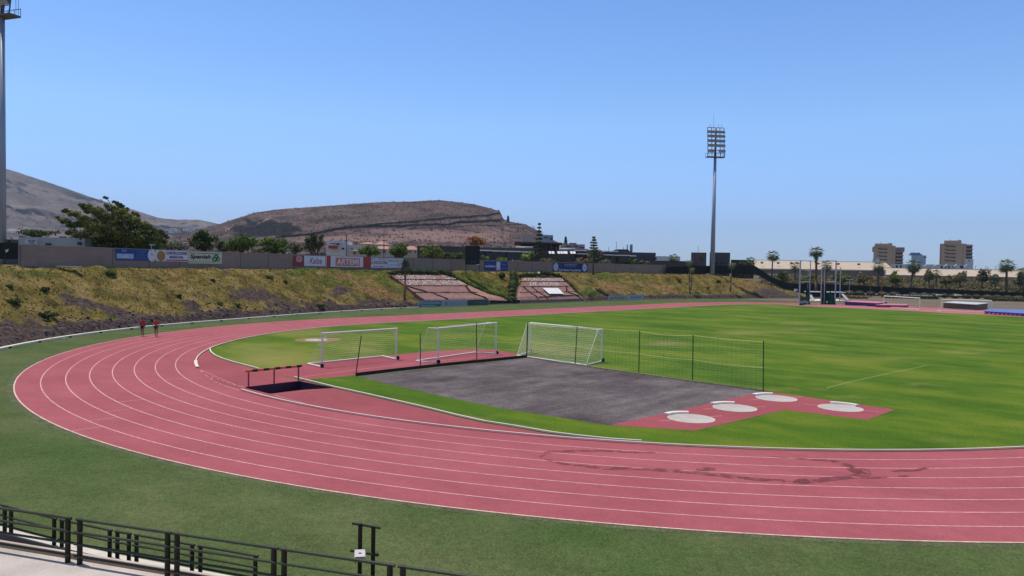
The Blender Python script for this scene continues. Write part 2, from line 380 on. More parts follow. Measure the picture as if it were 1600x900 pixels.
# pink strip across the bend with the goals on it
def gl(pts, z=0.0): return [(gp(*q, z).x, gp(*q, z).y) for q in pts]
strip = gl([(402, 577.5), (440, 572), (500, 567), (560, 560.5), (622, 554), (670, 549), (730, 546), (775, 546.5), (812, 554), (824, 558.5)]) + gl([(760, 564.5), (690, 571.5), (620, 579), (556, 586), (520, 590), (470, 593.2)])
sheet('runway', strip, 0.004, M_apron)
ls = MB()
def gline(pts, w, z=0.009, mb=None, zz=0.0):
    mb = mb or ls
    P = [gp(*q, zz) for q in pts]
    for a, b in zip(P[:-1], P[1:]):
        n = Vector((-(b - a).y, (b - a).x, 0)).normalized() * w * 0.5
        mb.quad(Vector((a.x, a.y, z)) - n, Vector((b.x, b.y, z)) - n, Vector((b.x, b.y, z)) + n, Vector((a.x, a.y, z)) + n)
gline([(472, 589), (560, 577.5), (640, 568), (760, 557)], 0.06)
gline([(372, 603), (310, 577)], 0.04)
tag(ls.build('runway_markings', M_line), kind='structure')
ls = MB(); gline([(1292, 606), (1340, 594), (1400, 581), (1448, 571)], 0.09, 0.004)
tag(ls.build('pitch_marking', mat('faded_line', (0.22, 0.30, 0.10), 0.9, var=0.25, scale=3)), kind='structure')
# dashed marks where the kerb is missing, faint arc inside
ls = MB()
for a, b in [((311, 577), (317, 582)), ((320, 585), (326, 589)), ((328, 591), (333, 594)), ((336, 596), (340, 598)), ((343, 599.5), (346, 601)), ((348, 602), (374, 610)),
             ((331, 588.5), (334, 590)), ((339, 592), (343, 593.5)), ((347, 595), (350, 596)), ((354, 597.5), (358, 598.8)), ((362, 600), (384, 606)), ((430, 618), (448, 623)), ((448, 623), (476, 630.5))]: gline([a, b], 0.05)
tag(ls.build('dashed_markings', M_line), kind='structure')

# gravel landing sector
grav = gl([(558, 588.3), (690, 572.8), (824, 559.2), (900, 571), (998, 585), (1084, 597), (1194, 611.8), (952, 664.8), (870, 651.5), (787.5, 639), (700, 621), (620, 603)])
sheet('gravel_sector', grav, 0.003, M_gravel)
# red throwing apron
M_apron2 = M_apron
sheet('throwing_apron', gl([(952, 664.8), (1194, 611.8), (1250, 619), (1399, 640), (1355, 656), (1225.5, 640.5), (1086, 673)]), 0.007, M_apron2)
# low dark board round the gravel
M_board = mat('dark_timber', (0.035, 0.026, 0.024), 0.85, var=0.3, scale=4)
bd = thing('gravel_edge_board', 'low dark board edging the far sides of the grey gravel sector', 'edging', gp(824, 559))
def wallstrip(mb, P, w, z0, z1):
    for a, b in zip(P[:-1], P[1:]):
        d = Vector((b.x - a.x, b.y - a.y, 0)); l = d.length
        mb.box(((a.x + b.x) / 2, (a.y + b.y) / 2, (z0 + z1) / 2), (l, w, z1 - z0), math.atan2(d.y, d.x))
mb = MB(); wallstrip(mb, [gp(*q) for q in [(556, 587.5), (620, 580), (690, 572), (760, 565), (823.5, 558.6)]], 0.08, 0, 0.20); mb.build('board', M_board, bd)
mb = MB(); wallstrip(mb, [gp(*q) for q in [(825, 559.2), (900, 571), (998, 585), (1084, 597), (1194, 611.5)]], 0.07, 0, 0.09); mb.build('board', mat('weathered_timber', (0.30, 0.25, 0.16), 0.9, var=0.3, scale=3), bd)

# kerbs (raised aluminium rail)
M_kerb = mat('kerb_enamel', (0.74, 0.64, 0.54), 0.85, var=0.07, scale=1)
kb = thing('track_kerb', 'raised white kerb rail round the inside edge of the running track', 'kerb', (0, -R0, 0))
def arcpts(a0, a1, R=R0 - 0.05, n=60): return [Vector((R * math.cos(math.radians(a)), R * math.sin(math.radians(a)), 0)) for a in np.linspace(a0, a1, n)]
aK0 = polar(gp(309, 575)); aK1 = polar(gp(376, 610))
mb = MB()
loop = arcpts(aK1, 270, n=90) + [Vector((x, -R0 + .05, 0)) for x in np.arange(6, LS, 6)] + [Vector((LS + (R0 - .05) * math.cos(a), (R0 - .05) * math.sin(a), 0)) for a in np.linspace(-PI / 2, PI / 2, 60)] + [Vector((x, R0 - .05, 0)) for x in np.arange(LS - 6, 0, -6)] + arcpts(90, aK0, n=120)
wallstrip(mb, loop, 0.075, 0.03, 0.09)
mb.build('rail', M_kerb, kb)
mb = MB(); wallstrip(mb, arcpts(aK0 - 5.5, aK0, R0 - .05, 12), 0.2, 0.03, 0.10); mb.build('wide_rail', M_kerb, kb)
kb2 = thing('steeplechase_kerb', 'cream white kerb rail along the inner edge of the water jump lane', 'kerb', inner[8])
mb = MB(); off = [p + Vector((0.12, 0.0, 0)) for p in inner]
wallstrip(mb, off[0:7], 0.09, 0.03, 0.10); wallstrip(mb, off[7:-1], 0.09, 0.03, 0.10)
mb.build('rail', M_kerb, kb2)

# wet patches drying on the track: thin darker film with ragged edges
def stain(pts, wd, seed):
    P = [gp(*q) for q in pts]; D_ = []
    for a, b in zip(P[:-1], P[1:]):
        k = max(2, int((b - a).length / 0.25))
        for i in range(k): D_.append(a.lerp(b, i / k))
    D_.append(P[-1]); L_ = []; R_ = []; n = len(D_)
    for i, p in enumerate(D_):
        d = (D_[min(i + 1, n - 1)] - D_[max(i - 1, 0)]).normalized(); nn = Vector((-d.y, d.x, 0)); t = i / (n - 1)
        end = min(1, 6 * t, 6 * (1 - t)) ** 0.6
        k = (wd + wd * 0.6 * noise.noise(Vector((i * 0.19, seed, 0)))) * end * 0.5; k2 = (wd + wd * 0.7 * noise.noise(Vector((i * 0.23, seed, 9)))) * end * 0.5
        L_.append((p.x + nn.x * k, p.y + nn.y * k)); R_.append((p.x - nn.x * k2, p.y - nn.y * k2))
    vs = [(x, y, 0.007 + 6e-6 * i + .0009 * seed / 3.1) for i, (x, y) in enumerate(L_)] + [(x, y, 0.007 + 6e-6 * i + .0009 * seed / 3.1) for i, (x, y) in enumerate(R_)]
    return vs, [(i, n + i, n + i + 1, i + 1) for i in range(n - 1)]
mb = MB()
for j, (pts, wd) in enumerate([([(842, 715), (862, 706), (900, 704), (950, 705), (1000, 707), (1038, 708)], .30), ([(846, 716), (880, 725), (940, 731), (1000, 733), (1070, 737), (1110, 741), (1150, 746), (1200, 750), (1250, 754), (1280, 750), (1330, 746), (1350, 742), (1350, 735), (1320, 726), (1300, 720), (1260, 718), (1200, 713)], .42), ([(1088, 735), (1102, 733), (1118, 732)], .6), ([(1330, 747), (1390, 746), (1430, 743)], .25), ([(1390, 737), (1430, 735), (1462, 728)], .22), ([(1322, 732), (1345, 738), (1352, 741)], .6), ([(1240, 754), (1262, 751), (1275, 749)], .5)]):
    mb.add(*stain(pts, wd, j * 3.1))
M_wet = mat('damp_rubber', (0.20, 0.045, 0.045), 0.6, var=0.15, scale=1.5)
_t = M_wet.node_tree; _n = _t.nodes.new('ShaderNodeTexNoise'); _n.inputs['Scale'].default_value = 2.6; _n.inputs['Detail'].default_value = 8; _m = _t.nodes.new('ShaderNodeMapRange'); _m.inputs[1].default_value = .40; _m.inputs[2].default_value = .60; _m.inputs[3].default_value = .05; _m.inputs[4].default_value = .75
_x = _t.nodes.new('ShaderNodeMixShader'); _tr = _t.nodes.new('ShaderNodeBsdfTransparent'); _t.links.new(_t.nodes['Texture Coordinate'].outputs['Object'], _n.inputs['Vector']); _t.links.new(_n.outputs['Fac'], _m.inputs[0]); _t.links.new(_m.outputs[0], _x.inputs[0]); _t.links.new(_tr.outputs[0], _x.inputs[1]); _t.links.new(_t.nodes['Principled BSDF'].outputs[0], _x.inputs[2]); _t.links.new(_x.outputs[0], _t.nodes['Material Output'].inputs['Surface'])
tag(mb.build('damp_patches', M_wet), kind='stuff')
# pink D area at the far end of the lawn
brd = [gp(*q) for q in [(1218, 476.2), (1250, 478), (1320, 481), (1400, 484.5), (1470, 488.5), (1540, 492), (1600, 495.5), (1700, 501)]]
a_s = math.atan2(brd[0].y, brd[0].x - LS)
far = [(p.x, p.y) for p in brd] + [(LS + (R0 - .2) * math.cos(a), (R0 - .2) * math.sin(a)) for a in np.linspace(-0.62, a_s, 40)]
sheet('far_apron', far, 0.005, mat('faded_rubber', (0.40, 0.14, 0.15), 0.85, var=0.1, scale=0.3))

# ------------------------------------------------------------------ embankment
def smooth_poly(P, step, it=60):
    P = [Vector(p) for p in P]; out = []
    for a, b in zip(P[:-1], P[1:]):
        k = max(1, int((b - a).length / step))
        for i in range(k): out.append(a.lerp(b, i / k))
    out.append(P[-1])
    for _ in range(it): out = [out[0]] + [(out[i - 1] + out[i] * 2 + out[i + 1]) / 4 for i in range(1, len(out) - 1)] + [out[-1]]
    return out
cp = [(-68, -14, 0), (-58, 4, 0)] + [(52 * math.cos(math.radians(a)), 52 * math.sin(math.radians(a)), 0) for a in np.arange(150, 101, -6)] + [(-3, 54, 0), (5, 56.3, 0), (18, 59.3, 0), (28, 60.5, 0), (60, 60.8, 0), (98, 60.5, 0), (112, 58, 0), (125, 53, 0), (140, 47.5, 0), (158, 40, 0), (176, 31, 0)]
FOOT = smooth_poly(cp, 0.45, 220)
NU = len(FOOT)
arcl = np.zeros(NU)
for i in range(1, NU): arcl[i] = arcl[i - 1] + (FOOT[i] - FOOT[i - 1]).length
NRM = []
for i in range(NU):
    d = (FOOT[min(i + 1, NU - 1)] - FOOT[max(i - 1, 0)]).normalized(); NRM.append(Vector((-d.y, d.x, 0)))
FA = np.array([p[:] for p in FOOT]); NA = np.array([p[:] for p in NRM])
ZT = 6.05
def uidx(u): return float(np.interp(u, arcl, np.arange(NU)))
def hfac(i):
    s = FA[int(i)][0]
    return 1.0 if s < 128 else max(0.0, 0.5 + 0.5 * math.cos(PI * min(1, (s - 128) / 44)))
def zprof(d):
    return float(np.interp(d, [-1, 0, 0.35, 1.0, 2.2, 10.2, 11.2, 12.5, 14], [0, 0, 0.05, 0.75, 1.25, 5.75, 6.0, 6.05, 6.05]))
def bumpy(P, d):
    k = min(1, max(0, d / 1.5)) * min(1, max(0, (12.3 - d) / 1.2))
    return k * (0.42 * noise.fractal(Vector((P.x * .22, P.y * .22, 1.3)), 0.6, 2.1, 4) + 0.10 * noise.noise(Vector((P.x * 1.1, P.y * 1.1, 5))))
def emb(i, d, lift=0.0, rough=True):
    k = min(NU - 1.001, max(0, i)); a = int(k); t = k - a
    P = Vector(FA[a] * (1 - t) + FA[a + 1] * t); n = Vector(NA[a] * (1 - t) + NA[a + 1] * t)
    q = P + n * d; q.z = zprof(d) * hfac(k) + (bumpy(q, d) if rough else 0) + lift
    return q
DV = [0, 0.35, 0.7, 1.0, 1.4, 1.8, 2.2] + list(np.arange(2.65, 12.3, 0.45)) + [12.6, 13.5]
GRID = [[emb(i, d) for d in DV] for i in range(NU)]
GP = np.array([[proj(p) for p in row] for row in GRID])
def on_slope(px, py):
    """embankment coordinates (i, d) of the surface seen at a picture point"""
    e = (GP[:, :, 0] - px) ** 2 + (GP[:, :, 1] - py) ** 2 + (GP[:, :, 2] < 1) * 1e9
    i, j = np.unravel_index(np.argmin(e), e.shape); return float(i), DV[j]
def wall_i(px, d=13.5, z=7.0):
    """index along the foot line where the wall line passes a picture column"""
    best = None
    for i in range(0, NU, 1):
        P = FOOT[i] + NRM[i] * d; x, y, w = proj((P.x, P.y, z))
        if w > 5 and (best is None or abs(x - px) < best[0]): best = (abs(x - px), i)
    return best[1]
def emb_material():
    m = bpy.data.materials.new('embankment_earth'); m.use_nodes = True; t = m.node_tree; N = t.nodes; L = t.links
    b = N['Principled BSDF']; b.inputs['Roughness'].default_value = 0.95; b.inputs['Specular IOR Level'].default_value = 0.08
    tc = N.new('ShaderNodeTexCoord')
    def nz(sc, det=6):
        n = N.new('ShaderNodeTexNoise'); n.inputs['Scale'].default_value = sc; n.inputs['Detail'].default_value = det; n.inputs['Roughness'].default_value = 0.65
        L.new(tc.outputs['Object'], n.inputs['Vector']); return n.outputs['Fac']
    def ramp(f, stops):
        c = N.new('ShaderNodeValToRGB'); el = c.color_ramp.elements
        while len(el) < len(stops): el.new(0.5)
        for e, (p, q) in zip(el, stops): e.position = p; e.color = tuple(q) + (1,)
        L.new(f, c.inputs[0]); return c.outputs[0]
    def mix(f, a, c):
        x = N.new('ShaderNodeMix'); x.data_type = 'RGBA'; L.new(f, x.inputs['Factor'])
        for s_, k in ((a, 'A'), (c, 'B')):
            i = [q for q in x.inputs if q.name == k and q.type == 'RGBA'][0]
            L.new(s_, i)
        return [q for q in x.outputs if q.type == 'RGBA'][0]
    a = N.new('ShaderNodeAttribute'); a.attribute_name = 'cover'; sp = N.new('ShaderNodeSeparateColor'); L.new(a.outputs['Color'], sp.inputs[0])
    jit = nz(0.55, 8)
    def thr(ch, lo, hi):
        ad = N.new('ShaderNodeMath'); ad.operation = 'MULTIPLY_ADD'; ad.inputs[1].default_value = 2.4; ad.inputs[2].default_value = -1.2
        L.new(jit, ad.inputs[0]); a2 = N.new('ShaderNodeMath'); L.new(ad.outputs[0], a2.inputs[0]); L.new(sp.outputs[ch], a2.inputs[1])
        mr = N.new('ShaderNodeMapRange'); mr.inputs[1].default_value = lo; mr.inputs[2].default_value = hi; L.new(a2.outputs[0], mr.inputs[0]); return mr.outputs[0]
    straw = ramp(nz(0.38, 10), [(0.33, (0.062, 0.054, 0.018)), (0.43, (0.130, 0.103, 0.028)), (0.53, (0.200, 0.150, 0.044)), (0.68, (0.30, 0.215, 0.095))])
    green = ramp(nz(0.8, 6), [(0.35, (0.045, 0.062, 0.012)), (0.65, (0.14, 0.15, 0.028))])
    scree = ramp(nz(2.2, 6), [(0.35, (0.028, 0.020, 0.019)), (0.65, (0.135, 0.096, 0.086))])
    rust = ramp(nz(1.1, 6), [(0.35, (0.20, 0.10, 0.035)), (0.65, (0.33, 0.20, 0.10))])
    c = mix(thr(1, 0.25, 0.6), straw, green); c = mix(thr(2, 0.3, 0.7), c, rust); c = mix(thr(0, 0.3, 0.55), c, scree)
    fi = nz(4.5, 4); mr = N.new('ShaderNodeMapRange'); mr.inputs[1].default_value = 0.3; mr.inputs[2].default_value = 0.7; mr.inputs[3].default_value = 0.5; mr.inputs[4].default_value = 1.3
    L.new(fi, mr.inputs[0]); v = N.new('ShaderNodeVectorMath'); v.operation = 'SCALE'; L.new(c, v.inputs[0]); L.new(mr.outputs[0], v.inputs['Scale'])
    L.new(v.outputs[0], b.inputs['Base Color'])
    bp = N.new('ShaderNodeBump'); bp.inputs['Strength'].default_value = 0.9; bp.inputs['Distance'].default_value = 0.15; L.new(nz(3.0, 6), bp.inputs['Height']); L.new(bp.outputs[0], b.inputs['Normal'])
    return m
M_emb = emb_material()
# cover: scree, green, rust. (picture centre, radii, slant, channel, strength) read as real patches on the slope
PATCH = [(150, 478, 60, 9, .28, 0, 1.0), (200, 494, 45, 8, .25, 0, 1), (60, 520, 90, 9, -.1, 0, 1), (20, 505, 50, 12, 0, 0, .8), (300, 478, 16, 13, 0, 0, .8), (10, 520, 40, 12, -.2, 0, 1), (400, 461, 45, 11, .1, 0, .8), (450, 478, 50, 8, .1, 0, .7), (530, 455, 25, 8, 0, 0, .8), (505, 478, 40, 5, 0, 0, .7), (585, 470, 40, 6, 0, 0, .8), (430, 430, 20, 4, 0, 0, .5), (355, 425, 10, 5, 0, 0, .6),
         (1205, 458, 26, 8, .1, 0, 1), (1050, 455, 40, 4, .35, 2, .9), (1250, 460, 30, 4, .1, 0, .3), (955, 448, 30, 10, .2, 2, .7), (948, 460, 20, 6, 0, 0, .5), (1180, 446, 45, 9, 0, 2, .6), (100, 433, 12, 4, 0, 0, .6), (95, 495, 25, 6, 0, 0, .3), (590, 458, 40, 6, .2, 2, .9), (575, 440, 20, 6, 0, 2, .5), (540, 432, 20, 5, 0, 2, .7), (615, 475, 20, 5, 0, 2, .9), (270, 435, 30, 8, .3, 2, .4), (1140, 456, 20, 5, 0, 2, .4),
         (40, 425, 60, 8, 0, 1, .5), (172, 425, 14, 6, 0, 1, .9), (170, 420, 80, 4, 0, 1, .5), (470, 425, 50, 7, 0, 1, .7), (560, 425, 60, 5, 0, 1, .75), (660, 426, 60, 4, 0, 1, .8), (75, 498, 18, 7, .1, 1, 1), (178, 500, 22, 6, .1, 1, 1), (10, 440, 40, 10, 0, 1, .35), (520, 440, 70, 14, 0, 1, .5), (560, 470, 40, 6, 0, 1, .5), (440, 475, 15, 6, 0, 1, .6), (600, 440, 30, 10, .4, 1, .7), (925, 462, 22, 9, .2, 1, 1), (945, 432, 30, 7, .3, 1, .75), (1000, 432, 50, 8, .2, 1, .4), (1080, 460, 60, 5, .05, 1, .6), (1190, 438, 30, 6, .35, 1, 1), (1230, 463, 40, 4, .1, 1, 1), (1150, 462, 60, 3, 0, 1, .7), (755, 445, 50, 20, .4, 1, .75), (790, 460, 20, 10, .3, 1, 1), (940, 465, 40, 4, 0, 1, .8), (1000, 465, 60, 3, 0, 1, .7), (370, 485, 15, 4, 0, 1, .8), (500, 482, 15, 4, 0, 1, .8), (1215, 445, 30, 6, .4, 1, .8), (880, 440, 12, 12, .3, 2, .5)]
def cover_at(i, d):
    P = emb(i, d, 0, False); x, y, z = proj(P); c = [0.0, 0.0, 0.0]
    if z > 5:
        for (sx, sy, rx, ry, sl_, ch, st) in PATCH:
            dx = x - sx; dy = y - sy - sl_ * dx
            q = (dx / rx) ** 2 + (dy / ry) ** 2
            if q < 4: c[ch] = max(c[ch], st * math.exp(-q * 0.9))
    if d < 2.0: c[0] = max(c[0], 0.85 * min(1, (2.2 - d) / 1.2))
    return c
def build_embankment():
    ex = DV + [16, 30, 80, 220, 420]
    vs = []; cols = []; nv = len(ex)
    for i in range(NU):
        for j, d in enumerate(ex):
            if j < len(DV): vs.append(GRID[i][j][:])
            else:
                q = FOOT[i] + NRM[i] * d; q.z = ZT * hfac(i); vs.append(q[:])
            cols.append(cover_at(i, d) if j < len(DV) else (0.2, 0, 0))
    # drop down at the very back
    fs = [(i * nv + j, (i + 1) * nv + j, (i + 1) * nv + j + 1, i * nv + j + 1) for i in range(NU - 1) for j in range(nv - 1)]
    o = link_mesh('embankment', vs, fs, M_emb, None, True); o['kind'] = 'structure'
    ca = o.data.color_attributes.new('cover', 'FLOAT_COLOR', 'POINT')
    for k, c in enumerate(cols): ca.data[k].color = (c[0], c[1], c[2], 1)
build_embankment()

# verge: artificial grass between the track and the foot of the slope, all round
out_loop = [(p.x, p.y) for p in FOOT[::2]] + [(185, 20), (185, -75), (-20, -75), (-85, -60), (-85, -20)]
out_loop = out_loop[::-1]
sheet('turf_verge', out_loop, -0.008, M_turf, holes=[stad(R0 + 8 * 1.22 - 0.3, 3)])
# bare strip where the turf has worn along the edge of the track, seen at the far end
M_dust = mat('dusty_ground', (0.15, 0.12, 0.075), 0.95, var=0.18, scale=0.1, fine=0.15, fscale=2)
sheet('dirt_strip', [(128, 30), (133, 10), (132, -12), (120, -40), (150, -75), (255, -75), (255, 60), (176, 33), (152, 43.5), (140, 47.8), (126, 50)], -0.004, M_dust)

# drainage kerb at the foot of the slope
dk = thing('drainage_kerb', 'long low cream kerb with dark gaps at the foot of the grassy bank', 'kerb', FOOT[40])
i1 = wall_i(650, 0, 0)
mb = MB(); mb2 = MB()
for i in range(0, i1, 5):
    a, b = FOOT[i] - NRM[i] * 0.35, FOOT[min(i + 5, NU - 1)] - NRM[min(i + 5, NU - 1)] * 0.35; wallstrip(mb, [a, b], 0.36, 0, 0.17)
    if i % 10 == 0: d = (b - a).normalized(); wallstrip(mb2, [a - NRM[i] * .182, a - NRM[i] * .182 + d * .45], 0.012, 0.0, 0.11)
mb.build('coping', M_cream, dk); mb2.build('drain_slot', mat('dark_gap', (0.02, 0.018, 0.015), 0.9), dk)
mb = MB()
for i in range(i1 + 5, wall_i(1240, 0, 0), 6):
    a, b = FOOT[i] - NRM[i] * 0.2, FOOT[min(i + 6, NU - 1)] - NRM[min(i + 6, NU - 1)] * 0.2; wallstrip(mb, [a, b], 0.25, 0, 0.10)
tag(mb.build('edging_kerb', mat('grey_kerb', (0.22, 0.20, 0.18), 0.9, var=.2)), 'low grey edging kerb at the foot of the bank beyond the stepped beds', 'kerb')

# ------------------------------------------------------------------ wall on top
M_wall = mat('wall_block', (0.30, 0.215, 0.175), 0.9, var=0.10, scale=0.5, fine=0.08, fscale=6, stretch=(1, 1, 2.5))
M_walld = mat('wall_joint', (0.15, 0.11, 0.10), 0.9)
WD = 13.0; WH = 8.35
def wp(i, d=WD, z=0.0):
    k = min(NU - 1.001, max(0, i)); a = int(k); t = k - a
    P = Vector(FA[a] * (1 - t) + FA[a + 1] * t) + Vector(NA[a] * (1 - t) + NA[a + 1] * t) * d; P.z = z; return P
iw0 = wall_i(29, WD); iw1 = wall_i(1040, WD)
wl = thing('boundary_wall', 'long brown block wall along the top of the bank, hung with advertising boards', 'wall', wp((iw0 + iw1) / 2, WD, ZT))
idx = list(range(iw0, iw1, 8)) + [iw1]
mb = MB(); wallstrip(mb, [wp(i) for i in idx], 0.25, ZT - 0.5, WH); mb.build('masonry', M_wall, wl)
mb = MB(); wallstrip(mb, [wp(i) for i in idx], 0.34, WH, WH + 0.07); mb.build('coping', mat('wall_coping', (0.36, 0.29, 0.26), 0.9, var=.15), wl)
mb = MB()
for i in range(iw0, iw1, 11):
    p = wp(i, WD - 0.135); d = NRM[i]; mb.box((p.x, p.y, (ZT + WH) / 2 + .0), (0.10, 0.03, WH - ZT - 0.02), math.atan2(-d.x, d.y))
mb.build('joint', M_walld, wl)
mb = MB()
for i in range(iw0 - 2, iw0 + 1):
    pass
p = wp(iw0 + 2, WD - 0.5); wallstrip(mb, [wp(iw0, WD - .3), wp(iw0 + 3, WD - .3)], 0.35, ZT - .4, WH + .05); mb.build('end_pier', M_wall, wl)

# helpers for things hung on the wall
def wall_item(px0, px1, py0, py1, d=WD - 0.19):
    i0, i1 = wall_i(px0, d), wall_i(px1, d); pa, pb = wp(i0, d), wp(i1, d)
    # refine to the column
    def refine(px, i):
        lo, hi = i - 3, i + 3
        for _ in range(30):
            m_ = (lo + hi) / 2
            if proj(wp(m_, d, 7.5))[0] < px: lo = m_
            else: hi = m_
        return (lo + hi) / 2
    pa, pb = wp(refine(px0, i0), d), wp(refine(px1, i1), d)
    def zat(p, py):
        z0, z1 = proj((p.x, p.y, 6))[1], proj((p.x, p.y, 9))[1]
        return 6 + 3 * (py - z0) / (z1 - z0)
    ex = Vector((pb.x - pa.x, pb.y - pa.y, 0)); w = ex.length; ex.normalize()
    mid = (pa + pb) / 2; zt, zb = zat(mid, py0), zat(mid, py1)
    org = Vector((pa.x, pa.y, zb)); return org, ex, Vector((0, 0, 1)), w, zt - zb
def panel(name, it, x0, y0, x1, y1, m, parent, off=0.0, th=0.02):
    org, ex, ey, w, h = it; nn = ex.cross(ey).normalized()       # towards the field
    c = org + ex * (w * (x0 + x1) / 2) + ey * (h * (y0 + y1) / 2) + nn * (off + th / 2)
    return MB().box(c, (w * (x1 - x0), th, h * (y1 - y0)), ax=(ex, nn, ey)).build(name, m, parent)
def disc(name, it, cx, cy, r, m, parent, off=0.03, n=24, r2=0.0, sq=1.0):
    org, ex, ey, w, h = it; nn = ex.cross(ey).normalized(); c = org + ex * (w * cx) + ey * (h * cy) + nn * off
    vs = [c + ex * (r * sq * math.cos(2 * PI * k / n)) + ey * (r * math.sin(2 * PI * k / n)) for k in range(n)]
    if r2:
        vs += [c + ex * (r2 * sq * math.cos(2 * PI * k / n)) + ey * (r2 * math.sin(2 * PI * k / n)) for k in range(n)]
        return link_mesh(name, vs, [(k, (k + 1) % n, n + (k + 1) % n, n + k) for k in range(n)], m, parent)
    return link_mesh(name, vs, [tuple(range(n))], m, parent)
def text(s, it, x0, y0, x1, y1, m, parent, off=0.035, shear=0.0, bold=0.0):
    org, ex, ey, w, h = it
    return text_obj('lettering', s, org + ex * (w * x0) + ey * (h * y0), ex, ey, w * (x1 - x0), h * (y1 - y0), m, parent, off, shear=shear, bold=bold)
P_ = lambda n, c, **k: mat(n, c, k.pop('rough', 0.6), var=k.pop('var', 0.05), scale=1.5, **k)
m_blue = P_('banner_blue', (0.025, 0.06, 0.24)); m_lblue = P_('banner_light_blue', (0.22, 0.34, 0.62)); m_w = P_('banner_white', (0.72, 0.68, 0.72)); m_navy = P_('banner_navy', (0.018, 0.028, 0.13))
m_red = P_('banner_red', (0.46, 0.05, 0.035)); m_dred = P_('banner_dark_red', (0.34, 0.035, 0.035)); m_sal = P_('banner_orange', (0.66, 0.19, 0.10)); m_blk = P_('print_black', (0.015, 0.013, 0.018)); m_ind = P_('print_indigo', (0.035, 0.03, 0.14))
m_crm = P_('banner_cream', (0.62, 0.60, 0.42)); m_grn = P_('print_green', (0.03, 0.20, 0.045)); m_crim = P_('print_crimson', (0.48, 0.03, 0.12)); m_sun = P_('print_ochre', (0.42, 0.21, 0.05))
def board(px0, px1, py0, py1, label, base, name='advertising_board'):
    it = wall_item(px0, px1, py0, py1); t = thing(name, label, 'advertising board', it[0], 'advertising boards on the block wall')
    panel('backing', it, 0, 0, 1, 1, base, t); return t, it
t, it = board(180.5, 243, 389.5, 407, 'blue advertising board with pale lettering and a white round emblem at its right end', m_blue)
text('BAR', it, .15, .75, .27, .95, m_lblue, t, bold=.02); panel('name_strip', it, .02, .12, .44, .60, m_lblue, t, .022, .006); text('DINAMICO', it, .04, .2, .42, .52, m_w, t, bold=.03)
for k, (a, b) in enumerate([(.48, .75), (.54, .70), (.49, .76), (.51, .73), (.47, .78)]): text(['ESPECIALIDADES', 'EN CARNES', 'Y PESCADOS FRESCOS', 'LOS CRISTIANOS', 'TELEFONO Y RESERVAS'][k], it, a, .80 - k * .17, b, .88 - k * .17, m_lblue, t)
disc('emblem', it, .905, .5, .80, m_w, t, .03, sq=.83); text('Bar', it, .88, .5, .94, .68, m_ind, t, .04)
t, it = board(243.5, 293.5, 391.5, 408.5, 'white board reading CONSTRUCCIONES MARICHAL beside an ochre sun emblem', m_w)
disc('emblem', it, .155, .48, .62, m_sun, t, .03, 12); disc('emblem_ring', it, .155, .48, .66, m_dred, t, .028, 12, .50)
text('CONSTRUCCIONES', it, .29, .62, .97, .90, m_ind, t, bold=.03); text('MARICHAL', it, .41, .27, .86, .54, m_ind, t, bold=.03); panel('underline', it, .31, .06, .99, .17, m_crim, t, .024, .006)
t, it = board(294, 346.5, 393.5, 412, 'cream board with bold slanted word Spanish and a green looping emblem', m_crm)
text('Spanish', it, .04, .32, .66, .76, m_blk, t, shear=.25, bold=.04); panel('rule', it, .04, .84, .93, .88, m_blk, t, .024, .004); text('ESCUELA DE IDIOMAS   CURSOS TODO EL ANO', it, .04, .12, .93, .19, m_grn, t)
disc('emblem', it, .82, .62, .36, m_grn, t, .032, 20, .12, sq=1.2); disc('emblem', it, .78, .40, .36, m_grn, t, .034, 20, .14, sq=1.5); disc('emblem', it, .88, .42, .28, m_blk, t, .036, 20, .16, sq=1.2)
t, it = board(458, 474.8, 400, 415.8, 'dark red board with a pale spiral emblem, leftmost of the red boards', m_dred)
for k in range(3): disc('spiral', it, .55, .70, .50 - .14 * k, m_w, t, .03 + .002 * k, 20, .44 - .14 * k, sq=1.35)
t, it = board(475.2, 508.2, 400, 415.8, 'white board with slanted red word Kalise', m_w)
text('Kalise', it, .24, .22, .84, .84, m_crim, t, shear=.35, bold=.01)
t, it = board(509, 580, 400.5, 418, 'wide red board reading ARTEMI in white on an orange panel', m_red)
panel('panel', it, .10, .04, .81, .98, m_w, t, .022, .006); panel('panel', it, .20, .14, .735, .86, m_sal, t, .03, .006); text('ARTEMI', it, .23, .24, .71, .76, m_w, t, .045, bold=.02); panel('edge_strip', it, 0.0, .0, .012, 1, m_w, t, .024, .006)
t, it = board(578.5, 606, 403, 418.5, 'white board with dark red capitals and two black lines of print', m_w)
text('BAR - PIZZERIA', it, .06, .80, .94, .93, m_blk, t); text('LA CHOCOLATERIA', it, .03, .36, .97, .70, m_dred, t, bold=.03); text('PLAYA - ARONA', it, .18, .07, .80, .22, m_blk, t)
t, it = board(606.5, 630, 404, 418.5, 'white board with black top line, pale blue line and orange capitals, behind the drooping palm', m_w)
text('MERCADO DEL SUR', it, .04, .62, .96, .86, m_blk, t); text('Canarias', it, .06, .22, .50, .46, m_lblue, t); text('HOT', it, .56, .14, .96, .54, m_sal, t, bold=.03)
t, it = board(757, 793.5, 408.5, 422.5, 'blue board reading NUMERO with a tall white figure 1', m_navy)
panel('field', it, .01, .03, .99, .97, m_blue, t, .022, .004)
text('N\u00daMERO', it, .02, .34, .49, .60, m_w, t, bold=.03); text('1', it, .50, .24, .66, .97, m_w, t, bold=.05); panel('plinth', it, .50, .04, .68, .21, m_w, t, .03, .006); text('EN PRECIOS', it, .70, .62, .97, .74, m_lblue, t); text('Y', it, .82, .42, .86, .52, m_lblue, t); text('CALIDAD', it, .73, .18, .95, .30, m_lblue, t)
t, it = board(864, 918, 411.5, 424.5, 'navy board with two round white crests and C.D. Marino lettering', m_navy)
